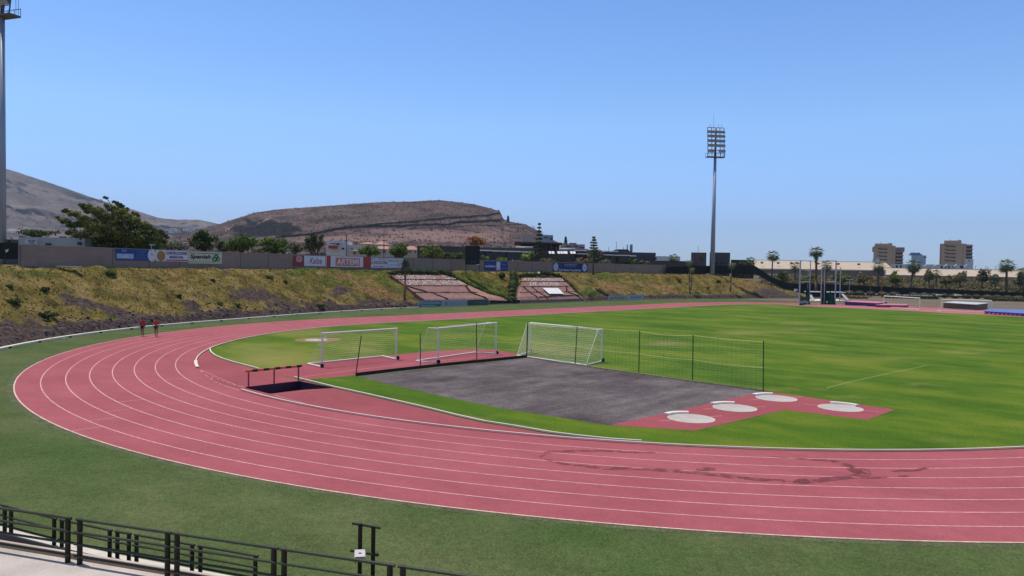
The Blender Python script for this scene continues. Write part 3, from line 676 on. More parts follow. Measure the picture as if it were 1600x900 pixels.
for cx in (.08, .91): disc('crest', it, cx, .52, .90, m_w, t, .03, sq=1.0); disc('crest_ring', it, cx, .52, .72, m_lblue, t, .034, 24, .56); disc('crest_core', it, cx, .50, .32, m_lblue, t, .036)
text('C.D. Marino Tenerife Sur', it, .16, .06, .81, .32, m_w, t, bold=.03); text('CLUB DEPORTIVO', it, .31, .76, .67, .90, m_w, t); text('LOS CRISTIANOS', it, .33, .54, .65, .70, m_lblue, t)
for a, b, s in ((.17, .30, -1), (.69, .82, 1)):
    org, ex, ey, w, h = it; ey2 = ey; e2 = (ex * 1 + ey * .35 * s).normalized(); text_obj('lettering', 'MARINO', org + ex * (w * a) + ey * (h * (.80 if s < 0 else .46)), e2, ex.cross(e2).cross(e2) * -1, w * (b - a), h * .16, m_lblue, t, .035)
# ------------------------------------------------------------------ shot-put circles
M_circ = layered('circle_concrete', (0.42, 0.37, 0.34), (0.52, 0.47, 0.43), [(1.3, .14, (1, 1, 1)), (7.0, .10, (1, 1, 1))])
M_stop = mat('stop_board_white', (0.74, 0.67, 0.60), 0.85, var=0.05, scale=3)
def shot_circle(px, py, spx, spy, label, flat=False):
    c = gp(px, py); t = thing('throwing_circle', label, 'throwing circle', c, 'throwing circles on the red apron')
    n = 48; R = 1.0675
    link_mesh('surface', [(c.x + R * math.cos(2 * PI * k / n), c.y + R * math.sin(2 * PI * k / n), 0.011) for k in range(n)], [tuple(range(n))], M_circ, t)
    mb = MB()
    for k in range(n):
        a, b = 2 * PI * k / n, 2 * PI * (k + 1) / n
        mb.quad((c.x + R * math.cos(a), c.y + R * math.sin(a), .014), (c.x + (R + .03) * math.cos(a), c.y + (R + .03) * math.sin(a), .014), (c.x + (R + .03) * math.cos(b), c.y + (R + .03) * math.sin(b), .014), (c.x + R * math.cos(b), c.y + R * math.sin(b), .014))
    mb.build('rim', M_stop, t)
    s = gp(spx, spy); an = math.atan2(s.y - c.y, s.x - c.x); mb = MB(); k = 10; w = 0.56
    P = [(an - w + 2 * w * i / k) for i in range(k + 1)]
    for a, b in zip(P[:-1], P[1:]):
        v = []
        for z in (0.012, 0.11):
            for r_, q in ((R + .03, a), (R + .30, a), (R + .30, b), (R + .03, b)): v.append((c.x + r_ * math.cos(q), c.y + r_ * math.sin(q), z))
        mb.add(v, [(4, 5, 6, 7), (0, 1, 5, 4), (1, 2, 6, 5), (2, 3, 7, 6), (3, 0, 4, 7)])
    st = mb.build('stop_board', M_stop, t)
    mk = MB()
    for sgn in (-1, 1):
        d = Vector((-math.sin(an), math.cos(an), 0)) * sgn; e = Vector((d.y, -d.x, 0)) * 0.025
        p, q = c + d * (R + .08), c + d * (R + .75); mk.quad((p - e + Vector((0, 0, .012))), (p + e + Vector((0, 0, .012))), (q + e + Vector((0, 0, .012))), (q - e + Vector((0, 0, .012))))
    mk.build('side_line', M_line, t)
shot_circle(1080, 654, 1050, 645, 'nearest and brightest pale throwing circle with white stop board, at the left of the apron')
shot_circle(1148, 637.5, 1122, 629, 'second throwing circle from the left, stop board lying towards the gravel')
shot_circle(1213, 622.5, 1186, 616, 'third throwing circle from the left, just right of the last net post')
shot_circle(1313, 637.5, 1322, 630.5, 'rightmost throwing circle, its stop board on the lawn side')
c = gp(497, 531)
t = thing('discus_circle', 'whitish throwing circle with reddish surround lying in the yellowed grass behind the left goal', 'throwing circle', c)
n = 40
link_mesh('surround', [(c.x + 2.2 * math.cos(2 * PI * k / n), c.y + 1.9 * math.sin(2 * PI * k / n), 0.004) for k in range(n)], [tuple(range(n))], mat('red_surround', (0.26, 0.15, 0.08), 0.9, var=.15), t)
link_mesh('surface', [(c.x - .2 + 1.02 * math.cos(2 * PI * k / n), c.y + 1.02 * math.sin(2 * PI * k / n), 0.009) for k in range(n)], [tuple(range(n))], M_circ, t)

# ------------------------------------------------------------------ goals
M_post = mat('goal_enamel', (0.80, 0.76, 0.70), 0.7, var=0.03)
M_net = mat('net_cord', (0.80, 0.79, 0.66), 0.9, var=0.05, transl=.5)
M_tyre = mat('black_rubber', (0.012, 0.011, 0.011), 0.8)
M_galv = mat('galvanised_steel', (0.36, 0.38, 0.40), 0.45, metal=0.6, var=0.08)
def netpanel(mb, A, B, C_, D_, nu, nv, r, sag=0.0):
    """cords over the quad A-B (bottom) D-C (top)"""
    A, B, C_, D_ = map(Vector, (A, B, C_, D_))
    nn = (B - A).cross(D_ - A).normalized()
    def P(u, v): return A.lerp(B, u).lerp(D_.lerp(C_, u), v) + nn * sag * math.sin(PI * u) * math.sin(PI * v)
    st = 6 if sag else 1
    for i in range(nu + 1):
        for k in range(st): mb.tube(P(i / nu, k / st), P(i / nu, (k + 1) / st), r, n=3, caps=False)
    for j in range(nv + 1):
        for k in range(st): mb.tube(P(k / st, j / nv), P((k + 1) / st, j / nv), r, n=3, caps=False)
def goal(label, L, R, bL, bR, h, stub, cell=0.16, r=0.004, braces=True, wheels=True, thick=0.06):
    L, R, bL, bR = map(Vector, (L, R, bL, bR)); up = Vector((0, 0, h))
    t = thing('football_goal', label, 'goal', L.lerp(R, .5), 'portable white football goals')
    for p in (L, R): MB().tube(p, p + up, thick, n=12).build('post', M_post, t)
    ex = (R - L).normalized(); MB().tube(L + up - ex * thick, R + up + ex * thick, thick, n=12).build('crossbar', M_post, t)
    base = MB(); o = Vector((0, 0, .06)); base.path([L + o, bL + o, bR + o, R + o], 0.055, 8); base.build('base_frame', M_post, t)
    dL, dR = (bL - L).normalized(), (bR - R).normalized()
    sL, sR = L + up + dL * stub, R + up + dR * stub
    a = MB().path([L + up, sL], 0.03).path([R + up, sR], 0.03); a.build('net_arm', M_post, t)
    if braces:
        for p, s_ in ((L, 1), (R, -1)): MB().tube(p + up * .985 + ex * s_ * .55, p + up * .80 + ex * s_ * .04, .028, n=6).build('corner_brace', M_post, t)
    if stub > .3: MB().path([sL, bL + o], .02).path([sR, bR + o], .02).build('stanchion', M_post, t)
    if wheels:
        for p in (L, R):
            w = p - Vector((dL.x, dL.y, 0)) * .05 + ex * (0.12 if p is R else -0.02); MB().tube(w + Vector((0, 0, .14)) - ex * .05, w + Vector((0, 0, .14)) + ex * .05, .14, n=14).build('wheel', M_tyre, t)
    wd = (R - L).length; nb = MB(); nu = int(wd / cell); nv = int(h / cell)
    netpanel(nb, bL + o, bR + o, sR, sL, nu, nv, r, -0.18)
    netpanel(nb, L + o, bL + o, sL, L + up, 8, nv, r); netpanel(nb, R + o, bR + o, sR, R + up, 8, nv, r)
    if stub > .3: netpanel(nb, L + up, R + up, sR, sL, nu, 5, r, 0.08)
    nb.build('net', M_net, t)
    return t
def gh(px, py0, py1):
    b = gp(px, py1); return b, (py1 - py0) / FPX * (b - CP).dot(CF)
L1, h1 = gh(503, 521, 574.5); R1, _ = gh(619, 515, 562)
goal('white goal nearest the water jump, black wheels at both posts and braced top corners', L1, R1, gp(481, 569.5), gp(598, 557.5), h1, 0.15, r=0.0035)
L2, h2 = gh(684.5, 513, 568); R2, _ = gh(774.5, 503, 553.5)
goal('middle white goal standing askew on the pink strip, its net hanging from rear arms', L2, R2, gp(650, 565), gp(742, 551.5), h2, 0.9, r=0.003, braces=False)
L3, h3 = gh(828.5, 504.5, 551); R3, _ = gh(940, 513.5, 565.5)
goal('white goal on the lawn behind the net fence, densely netted, nearest the pitch', L3, R3, gp(808, 556.5), gp(916, 571.5), h3, 0.85, cell=0.125, r=0.006)

# ------------------------------------------------------------------ net fence round the gravel
M_gpost = mat('dark_green_post', (0.030, 0.042, 0.030), 0.6, var=0.15)
M_rope = mat('pale_rope', (0.55, 0.58, 0.22), 0.9)
nf = thing('net_fence', 'low sagging net on thin dark posts round the grey gravel sector', 'net fence', gp(824, 559))
FP = [((556, 585.5), (564.5, 524.5)), ((657, 574), (656.5, 521)), ((745, 566), (744.5, 505)), ((823, 558.5), (824.5, 505)), ((898.5, 570), (902, 509)), ((998, 584), (999.5, 516.5)), ((1082, 596.5), (1083, 523)), ((1192.5, 611.5), (1193, 533))]
tops = []
for k, (b, tp) in enumerate(FP):
    B = gp(*b); d = (B - CP).dot(CF); T = pd(tp[0], tp[1], d); tops.append((B, T))
    MB().tube(B, T, 0.045 if k == 3 else 0.032, n=8).build('post', M_gpost, nf)
rp = MB(); nb = MB()
for k in range(7):
    (B0, T0), (B1, T1) = tops[k], tops[k + 1]; sg = 0.06 + 0.07 * (k % 2)
    if k == 0: continue
    cat = [T0.lerp(T1, i / 10) - Vector((0, 0, sg * 4 * (i / 10) * (1 - i / 10) + .03)) for i in range(11)]
    if k >= 3:
        rp.path(cat, 0.016, 5)
        m0, m1 = B0.lerp(T0, .47), B1.lerp(T1, .47); rp.path([m0.lerp(m1, i / 8) - Vector((0, 0, .30 * (i / 8) * (1 - i / 8))) for i in range(9)], 0.010, 4)
    if k == 2: rp.path([T0.lerp(T1, i / 10) - Vector((0, 0, 1.0 * (i / 10) ** 2 * (1 - i / 10) * 4 + .7)) for i in range(11)], 0.010, 4)
    if k < 2: continue
    wd = (B1 - B0).length; nu = int(wd / .30); nv = 20 if k > 2 else 12
    for i in range(nu + 1):
        u = i / nu; top = T0.lerp(T1, u) - Vector((0, 0, sg * 4 * u * (1 - u) + .03)); bot = B0.lerp(B1, u) + Vector((0, 0, .03))
        nb.tube(bot, bot.lerp(top, 1 if k > 2 else .6), 0.0015, n=3, caps=False)
    for j in range(nv):
        v = (j + .5) / nv * (1 if k > 2 else .6); q = [B0.lerp(B1, i / 6).lerp(T0.lerp(T1, i / 6), v) - Vector((0, 0, sg * 4 * (i / 6) * (1 - i / 6) * v)) for i in range(7)]
        for a, b in zip(q[:-1], q[1:]): nb.tube(a, b, 0.0015, n=3, caps=False)
rp.build('rope', M_rope, nf); nb.build('netting', M_net, nf)

# ------------------------------------------------------------------ barrier at the water jump
M_or = mat('barrier_orange', (0.62, 0.20, 0.05), 0.5, var=.1); M_bk = mat('barrier_black', (0.02, 0.015, 0.016), 0.5)
b0, b1 = gp(388.5, 603.5), gp(467, 594.5)
bt = thing('steeplechase_barrier', 'orange and black striped steeplechase barrier at the edge of the water jump', 'barrier', b0)
d = (b1 - b0).normalized(); Z = Vector((0, 0, 1)); e0, e1 = b0 - d * .18 + Z * .86, b1 + d * .16 + Z * .86; LN = (e1 - e0).length
nn = Vector((-d.y, d.x, 0)); K = 10
for par, mm, nm in ((0, M_or, 'orange_stripes'), (1, M_bk, 'black_stripes')):
    mb = MB()
    for k in range(K):
        if k % 2 == par: mb.box(e0.lerp(e1, (k + .5) / K), (LN / K, .127, .127), ax=(d, nn, Z))
    mb.build(nm, mm, bt)
for px, py in ((388.5, 603.5), (428.5, 599.3), (466.5, 594.5)):
    p = gp(px, py); MB().tube(p + nn * 0.02, p + nn * .02 + Z * .80, .045, n=8).build('leg', mat('barrier_leg', (0.22, 0.07, 0.07), 0.7, var=.3, scale=6), bt)

# ------------------------------------------------------------------ hurdles by the kerb
M_hw = mat('hurdle_bar', (0.55, 0.50, 0.42), 0.6); M_hy = mat('hurdle_orange', (0.62, 0.30, 0.06), 0.6)
def hurdle(px0, px1, py, label, foot, rot=0.0):
    a, b = gp(px0, py), gp(px1, py); t = thing('hurdle', label, 'hurdle', a.lerp(b, .5), 'hurdles left on the turf')
    d = (b - a).normalized(); n_ = Vector((-d.y, d.x, 0)); w = (b - a).length
    for p in (a, b):
        MB().tube(p + Z * .03, p + Z * .92, .016, n=6).build('upright', M_galv, t); MB().box(p - n_ * .3 + Z * .025, (.06, .62, .05), ax=(d, n_, Z)).build('foot', foot, t)
    MB().box(a.lerp(b, .5) + Z * .93, (w + .1, .02, .07), ax=(d, n_, Z)).build('top_bar', M_hw, t)
hurdle(69, 81, 533, 'left one of two thin hurdles by the kerb, with orange feet', M_hy)
hurdle(92, 103, 529, 'right one of two thin hurdles by the kerb, with white feet', M_hw)
hurdle(454, 465, 493, 'lone thin hurdle against the kerb below the middle of the bank', M_hw)

# ------------------------------------------------------------------ people
M_skin = mat('skin', (0.30, 0.15, 0.10), 0.6, var=.05); M_skin2 = mat('pale_skin', (0.45, 0.27, 0.20), 0.6, var=.05)
def person(px, py, label, facing, shirt, shorts, skin, hair, stride=0.28, arms=0.25, h=1.74, vest=True):
    base = gp(px, py); t = thing('person', label, 'person', base)
    s_ = h / 1.74
    J = {}
    def v(x, y, z, r): return (x * s_, y * s_, z * s_, r * s_)
    pts = [v(0, 0, .95, .135), v(0, .01, 1.12, .125), v(0, .02, 1.30, .150), v(0, .01, 1.42, .115), v(0, 0, 1.50, .058), v(0, -.015, 1.57, .075), v(0, -.02, 1.66, .088),
           v(.09, -.01, .88, .095), v(.10, -stride * .45 - .03, .50, .060), v(.10, -stride * .3, .10, .040), v(.10, -stride * .3 - .13, .035, .030),
           v(-.09, .01, .88, .095), v(-.10, stride * .2 - .05, .50, .060), v(-.10, stride * .9, .13, .038), v(-.10, stride * .9 - .12, .045, .028),
           v(.185, .01, 1.40, .055), v(.235, arms * .35, 1.14, .040), v(.225, arms * .1 - .12, .92, .028), v(.22, arms * .1 - .17, .84, .026),
           v(-.185, .01, 1.40, .055), v(-.235, -arms * .30, 1.14, .040), v(-.225, -arms * .8 - .05, .93, .028), v(-.22, -arms * .8 - .10, .86, .026)]
    E = [(0, 1), (1, 2), (2, 3), (3, 4), (4, 5), (5, 6), (0, 7), (7, 8), (8, 9), (9, 10), (0, 11), (11, 12), (12, 13), (13, 14), (3, 15), (15, 16), (16, 17), (17, 18), (3, 19), (19, 20), (20, 21), (21, 22)]
    def grow(name, ids, scale, m):
        idm = {k: i for i, k in enumerate(ids)}; me = bpy.data.meshes.new(name)
        me.from_pydata([pts[k][:3] for k in ids], [(idm[a], idm[b]) for a, b in E if a in idm and b in idm], [])
        o = bpy.data.objects.new(name, me); COL.objects.link(o); md = o.modifiers.new('s', 'SKIN')
        for i, k in enumerate(ids): r = pts[k][3] * scale; me.skin_vertices[0].data[i].radius = (r, r)
        me.skin_vertices[0].data[0].use_root = True
        sb = o.modifiers.new('d', 'SUBSURF'); sb.levels = 2; sb.render_levels = 2
        dg = bpy.context.evaluated_depsgraph_get(); m2 = bpy.data.meshes.new_from_object(o.evaluated_get(dg)); bpy.data.objects.remove(o)
        m2.materials.clear(); m2.materials.append(m)
        for p in m2.polygons: p.use_smooth = True
        o = bpy.data.objects.new(name, m2); COL.objects.link(o); o.parent = t; return o
    grow('body', list(range(23)), 1.0, skin)
    grow('shirt', [2, 1, 0, 3] + ([15, 19] if vest else [15, 19]), 1.10, shirt)
    grow('shorts', [0, 7, 11], 1.16, shorts)
    c = Vector((0, -.012, 1.70)) * s_; MB().ico(c, .098 * s_, 2, (.95, 1.08, .92)).build('hair', hair, None, True)
    hr = [o for o in COL.objects if o.name.startswith('hair') and o.parent is None][-1]; hr.parent = t
    # face: nose, eyes, mouth on the side it looks to (-y local), shoes
    f = MB().ico(Vector((0, -.105, 1.655)) * s_, .014 * s_, 1, (1, 1.2, 1.6)); o = f.build('nose', skin); o.parent = t
    for sx in (-1, 1):
        o = MB().ico(Vector((sx * .03, -.096, 1.675)) * s_, .009 * s_, 1).build('eye', M_bk); o.parent = t
    for k in (10, 14):
        p = Vector(pts[k][:3]); o = MB().ico((p.x, p.y + .04, p.z * .9), .06 * s_, 2, (.75, 1.9, .65)).build('shoe', mat('white_shoe', (.6, .58, .55), .6)); o.parent = t
    # hands: palm with five fingers
    for k, sx in ((18, 1), (22, -1)):
        p = Vector(pts[k][:3]); hb = MB()
        hb.ico(p, .036 * s_, 1, (.55, 1, 1.15))
        for q in range(4): hb.tube(p + Vector((0, -.024 + .016 * q, -.03)) * s_, p + Vector((-.004 * sx, -.026 + .014 * q, -.075 - .012 * (1.5 - abs(q - 1.5)))) * s_, .0085 * s_, .006 * s_, 5)
        hb.tube(p + Vector((0, -.03, -.005)) * s_, p + Vector((-.01 * sx, -.052, -.045)) * s_, .009 * s_, .007 * s_, 5)
        o = hb.build('hand', skin, None, True); o.parent = t
    t.rotation_euler = (0, 0, facing)
    return t
M_rs = mat('red_vest', (0.42, 0.045, 0.05), 0.9, var=.08); M_rs2 = mat('bright_red_vest', (0.46, 0.07, 0.045), 0.9, var=.08); M_dk = mat('dark_shorts', (0.018, 0.016, 0.022), 0.9)
M_hair = mat('dark_hair', (0.03, 0.018, 0.012), 0.8); M_hair2 = mat('fair_hair', (0.40, 0.26, 0.12), 0.8)
toward = math.atan2(-FH.x * -1, -FH.y * -1)
fa = lambda v: math.atan2(v.y, v.x) + PI / 2      # heading of a figure whose front is -y
person(222.5, 525.5, 'left walker of a pair in red top and black shorts on the outer lane', fa(-FH + RH * .15), M_rs, M_dk, M_skin, M_hair, .22)
person(244, 526.5, 'right walker of a pair, red top and black shorts, feet together, on the outer lane', fa(-FH + RH * .05), M_rs2, M_dk, M_skin, M_hair, .08, h=1.78)
person(917, 474.5, 'distant runner with light top and dark shorts, beside the right stepped bed', fa(-FH - RH * .5), mat('peach_top', (0.55, 0.36, 0.20), .9), M_dk, M_skin2, M_hair2, .3, h=1.78)

# ------------------------------------------------------------------ terrace, kerb and railings in the foreground
M_rail = mat('dark_green_railing', (0.034, 0.040, 0.020), 0.55, var=0.18, scale=2, spec=0.3)
M_rail2 = mat('railing_brown_post', (0.024, 0.017, 0.011), 0.45, var=0.25, scale=3, spec=0.2)
ZF = 0.15
tp = [gp(x, y, ZF + 1.03) for x, y in [(-30, 789), (107, 807), (125, 810), (262, 830), (275, 833), (430, 853), (445, 856), (610, 880), (628, 885), (790, 907)]]
fd = (tp[-2] - tp[0]); fd.z = 0; fd.normalize(); fn = Vector((-fd.y, fd.x, 0))
if fn.dot(CF) < 0: fn = -fn                                     # points to the field
o0 = Vector((tp[3].x, tp[3].y, ZF))
def fl(px, py):                                                 # foot of a railing post: on the straight fence line
    p = gp(px, py, ZF + 1.03); s = (Vector((p.x, p.y, ZF)) - o0).dot(fd); return o0 + fd * s
fe = [(-32, 107), (125, 262), (275, 430), (445, 610), (628, 790)]
topy = {-32: 788, 107: 807, 125: 810, 262: 830, 275: 833, 430: 853, 445: 856, 610: 880, 628: 885, 790: 907}
labs = ['leftmost near railing section, cut by the picture edge', 'second near railing section from the left, over the brown kerb', 'third near railing section from the left', 'near railing section in front of the small pale lamp box', 'rightmost near railing section, only its top rail in view']
def railing(A, B, h, label, group, nrail=4, rp=.034, rr=.020, ov=.10, slope=0.0, m1=M_rail2, m2=M_rail):
    t = thing('railing_section', label, 'railing', A.lerp(B, .5), group); d = (B - A).normalized()
    side = Vector((d.y, -d.x, 0)).normalized()
    if side.dot(CF) > 0: side = -side
    for p in (A, B): MB().tube(p - Z * 0.0, p + Z * (h - .01), rp, n=14).build('post', m1, t)
    for k in range(nrail):
        z = h - .03 - k * h * .262 if nrail == 4 else h - k * h * .36
        o = side * (0.0 if k == 0 else rp * .9)
        MB().tube(A - d * ov + Z * z + o, B + d * ov + Z * z + o, rr * (1.15 if k == 0 else 1), n=10).build('rail', m2, t)
    return t
for (a, b), lb in zip(fe, labs): railing(fl(a, topy[a]), fl(b, topy[b]), 1.03, lb, 'near railing sections along the terrace', rp=.058, rr=.028)
fl0, fl1 = fl(-32, 788) - fd * 8, fl(790, 907) + fd * 8
kn0 = [fl0 + fn * .16, fl1 + fn * .16, fl1 + fn * .19, fl0 + fn * .19]
tag(MB().prism([(p.x, p.y) for p in kn0], 0.0, ZF + .13).build('terrace_kerb', M_concd), 'brown concrete kerb running under the near railing', 'kerb')
tag(MB().prism([(p.x, p.y) for p in [fl0 + fn * .19, fl1 + fn * .19, fl1 + fn * .26, fl0 + fn * .26]], 0.0, ZF + .128).build('kerb_capping', M_conc), 'thin pale capping on the field side of the terrace kerb', 'kerb')
tf = [fl0 + fn * .158, fl1 + fn * .158, fl1 - fn * 6, fl0 - fn * 6]
tag(MB().prism([(p.x, p.y) for p in tf], -0.02, ZF).build('terrace', M_conc), kind='structure')
# second, lower railing on a parapet that runs down to the right
par = [(gp(x, y, z), z) for x, y, z in [(-60, 815, .55), (0, 831.5, .34), (30, 840, .25), (70, 850, .15), (110, 860, .07), (170, 873, .045), (300, 898, .035), (420, 921, .03)]]
mb = MB(); mbt = MB()
for (a, za), (b, zb) in zip(par[:-1], par[1:]):
    d = Vector((b.x - a.x, b.y - a.y, 0)).normalized(); n_ = Vector((-d.y, d.x, 0)); n_ = n_ if n_.dot(CF) > 0 else -n_
    f = [(a.x, a.y, -.01), (b.x, b.y, -.01), (b.x, b.y, zb), (a.x, a.y, za)]; g = [(p[0] + n_.x * .2, p[1] + n_.y * .2, p[2]) for p in f]
    mb.add(f + g, [(0, 1, 2, 3), (7, 6, 5, 4)])
    mbt.add([(a.x - n_.x * .02, a.y - n_.y * .02, za), (b.x - n_.x * .02, b.y - n_.y * .02, zb), (b.x + n_.x * .22, b.y + n_.y * .22, zb), (a.x + n_.x * .22, a.y + n_.y * .22, za),
             (a.x - n_.x * .02, a.y - n_.y * .02, za + .03), (b.x - n_.x * .02, b.y - n_.y * .02, zb + .03), (b.x + n_.x * .22, b.y + n_.y * .22, zb + .03), (a.x + n_.x * .22, a.y + n_.y * .22, za + .03)], [(4, 5, 6, 7), (0, 1, 5, 4), (3, 7, 6, 2)])
pp = thing('ramp_parapet', 'low parapet with pale top sinking to the right behind the near railing', 'parapet', par[1][0])
mb.build('face', M_concd, pp); mbt.build('coping', mat('parapet_top', (0.62, 0.57, 0.50), .85, var=.08), pp)
def pz(x):
    xs = [-60, 0, 30, 70, 110, 170, 300, 420]; return float(np.interp(x, xs, [.58, .37, .28, .18, .10, .075, .065, .06]))
def py_(x): return float(np.interp(x, [-60, 0, 30, 70, 110, 170, 300, 420], [815, 831.5, 840, 850, 860, 873, 898, 921]))
def q(x):
    z = pz(x); p = gp(x, py_(x) + .8, z); return p + fn * .08
for (a, b), lb in zip([(-60, 2.5), (12.5, 80), (92, 167), (179, 197), (209, 296), (309, 395)], ['leftmost section of the lower rear railing, on the highest part of the parapet', 'second section of the lower rear railing, seen through the leftmost near railing', 'rear railing section seen behind the tall post pair of the near railing', 'very short rear railing section between two close posts', 'rear railing section running down behind the second near section', 'rear railing section low behind the third near section']):
    railing(q(a), q(b), 0.64, lb, 'lower railing sections on the ramp parapet', nrail=3, rp=.046, rr=.024, ov=.07)
# post frame with lamp box
sd = 16.3
s0 = [pd(563, 818, sd), pd(583.5, 822, sd + .05)]
ts = thing('post_frame', 'dark double post frame with two short crossbars standing behind the near railing', 'post frame', (s0[0].x, s0[0].y, 0))
for p in s0: MB().tube((p.x, p.y, 0), p, .046, n=14).build('post', M_rail2, ts)
dd = (s0[1] - s0[0]); dd.z = 0; dd.normalize()
for px0, py0, px1, py1 in ((550, 817.5, 595, 825), (547.5, 860, 592, 867.5)): MB().tube(pd(px0, py0, sd), pd(px1, py1, sd + .05), .030, n=10).build('crossbar', M_rail, ts)
lb_ = pd(562.5, 866, sd - .16); lt = thing('lamp_box', 'small pale metal lamp box fixed to the dark double post frame', 'lamp', lb_)
cr_ = dd; cn = Vector((dd.y, -dd.x, 0)); cn = cn if cn.dot(CF) < 0 else -cn
ez = (Z * .80 + cn * .60).normalized(); ey_ = ez.cross(cr_).normalized()
MB().box(lb_, (.24, .20, .055), ax=(cr_, ey_, ez)).build('housing', mat('lamp_housing', (0.36, 0.31, 0.31), .5, var=.1), lt)
MB().box(lb_ + ez * .036, (.21, .17, .012), ax=(cr_, ey_, ez)).build('cover', mat('lamp_cover', (0.66, 0.60, 0.60), .4, var=.05), lt)
MB().box(lb_ + ez * .045, (.06, .02, .008), ax=(cr_, ey_, ez)).build('badge', M_bk, lt)
MB().path([lb_ - ez * .03 - cr_ * .10, lb_ - Z * .10 - cr_ * .12, lb_ - Z * .20 - cr_ * .09], .008, 5).build('cable', M_bk, lt)

# ------------------------------------------------------------------ boards and bench at the foot of the bank
def low_board(px0, px1, py0, py1, label, base, trim):
    a, b = gp(px0, py1), gp(px1, float(py1) + (px1 - px0) * -0.03); d = (b - a).normalized(); w = (b - a).length
    dep = (a.lerp(b, .5) - CP).dot(CF); h = (py1 - py0) / FPX * dep
    t = thing('ground_board', label, 'advertising board', a, 'boards standing on the turf by the bank'); it = (a, d, Z, w, h)
    panel('backing', it, 0, 0.05, 1, 1, trim, t); panel('face', it, .012, .09, .988, .95, base, t, .022, .005)
    mb = MB()
    for u in (.05, .5, .95): p = a + d * (w * u); n_ = Vector((-d.y, d.x, 0)); mb.tube(p + n_ * .35 + Z * 0.02, p + Z * h * .8 + n_ * .03, .02, n=5)
    mb.build('strut', M_galv, t); return t, it
t, it = low_board(654, 689.5, 470.5, 481, 'teal and white board, leftmost of three in front of the left stepped bed', mat('board_teal', (0.10, 0.17, 0.21), .6, var=.2, scale=1.2), m_w)
text('PISCINAS CLIMATIZADAS', it, .05, .52, .95, .80, m_w, t); text('TELEFONO', it, .10, .18, .75, .36, m_w, t)
t, it = low_board(690.5, 729, 468.5, 479.8, 'pale lilac board with faint grey capitals, middle one of three', mat('board_lilac', (0.40, 0.36, 0.40), .6, var=.1), mat('board_lilac_edge', (0.42, 0.39, 0.42), .6))
disc('emblem', it, .16, .5, .34, mat('print_mauve', (.26, .2, .27), .6), t); text('BARCELO', it, .30, .28, .93, .72, mat('print_pale_teal', (0.28, 0.30, 0.36), .6), t, bold=.03)
t, it = low_board(730.5, 762.5, 468.3, 478.5, 'dark green board with pale top edge, rightmost of three', mat('board_green', (0.055, 0.085, 0.075), .6, var=.2), mat('board_green_edge', (0.30, 0.31, 0.25), .6))
panel('square', it, .18, .35, .32, .85, mat('print_teal', (0.03, 0.10, 0.11), .6), t, .03, .005); text('MARINO', it, .38, .4, .85, .72, mat('print_grey_green', (.14, .18, .17), .6), t)
t, it = low_board(950, 978.3, 461.8, 470.2, 'whitish board with brown capitals, left one of the two beyond the runner', mat('board_grey', (0.46, 0.42, 0.36), .6, var=.08), mat('board_grey_edge', (0.30, 0.28, 0.26), .6))
text('LA PLAYA', it, .08, .25, .93, .78, mat('print_brown', (.17, .11, .08), .6), t, bold=.03)
t, it = low_board(979.3, 1006, 461.0, 469.3, 'whitish board with blue slanted print, right one of the two beyond the runner', mat('board_grey_blue', (0.42, 0.42, 0.44), .6, var=.08), mat('board_blue_edge', (0.25, 0.27, 0.30), .6))
text('Aqualand', it, .15, .25, .85, .80, mat('print_slate', (.08, .11, .22), .6), t, shear=.4, bold=.02)
bq = gp(623, 482); be = thing('low_bench', 'dark low bench trolley near the foot of the drooping palm', 'bench', bq); d = (gp(637, 482) - gp(609, 483)).normalized(); n_ = Vector((-d.y, d.x, 0))
MB().box(bq + Z * .42, (3.0, .45, .10), ax=(d, n_, Z)).build('seat', mat('bench_dark', (.03, .028, .028), .7), be)
for s_ in (-1.35, -.3, 1.35): MB().box(bq + d * s_ + Z * .18, (.12, .4, .38), ax=(d, n_, Z)).build('leg', mat('bench_dark', (0, 0, 0)), be)
c2 = gp(617, 478.5) + Z * .0; ct = thing('folded_chair', 'small pale folded chairs on the earth behind the dark low bench', 'chair', c2)
MB().box(c2 + Z * .9, (1.1, .5, .06), ax=(d, n_, Z)).build('seat', m_w, ct); MB().box(c2 + Z * .35 - d * .3, (.7, .5, .05), ax=(d, n_, Z)).build('seat', m_w, ct)
mb = MB()
for s_ in (-.45, .45): mb.tube(c2 + d * s_, c2 + d * s_ + Z * .9, .02)
mb.build('frame', M_galv, ct)
# ------------------------------------------------------------------ stepped planted beds with white letters laid on the bank
M_bed = mat('red_pumice', (0.27, 0.150, 0.130), 0.95, var=0.18, scale=0.9, fine=0.25, fscale=5)
M_bed2 = mat('paler_pumice', (0.38, 0.21, 0.16), 0.95, var=0.15, scale=0.9, fine=0.2, fscale=5)
M_edge = mat('bed_hedge', (0.030, 0.018, 0.016), 0.95, var=0.4, scale=2)
M_let = mat('white_stones', (0.62, 0.52, 0.49), 0.9, var=0.15, scale=6)
def slope_pt(px, py, lift=0.0):
    i, d = on_slope(px, py)
    # refine with a few fixed-point steps on the smooth surface
    for _ in range(12):
        x, y, _z = proj(emb(i, d, lift, False)); xa, ya, _ = proj(emb(i + .5, d, lift, False)); xb, yb, _ = proj(emb(i, d + .05, lift, False))
        J = np.array([[(xa - x) / .5, (xb - x) / .05], [(ya - y) / .5, (yb - y) / .05]]); s = np.linalg.solve(J, [px - x, py - y])
        i = min(NU - 2, max(0, i + float(np.clip(s[0], -6, 6)))); d = min(13, max(-.5, d + float(np.clip(s[1], -.8, .8))))
    return i, d
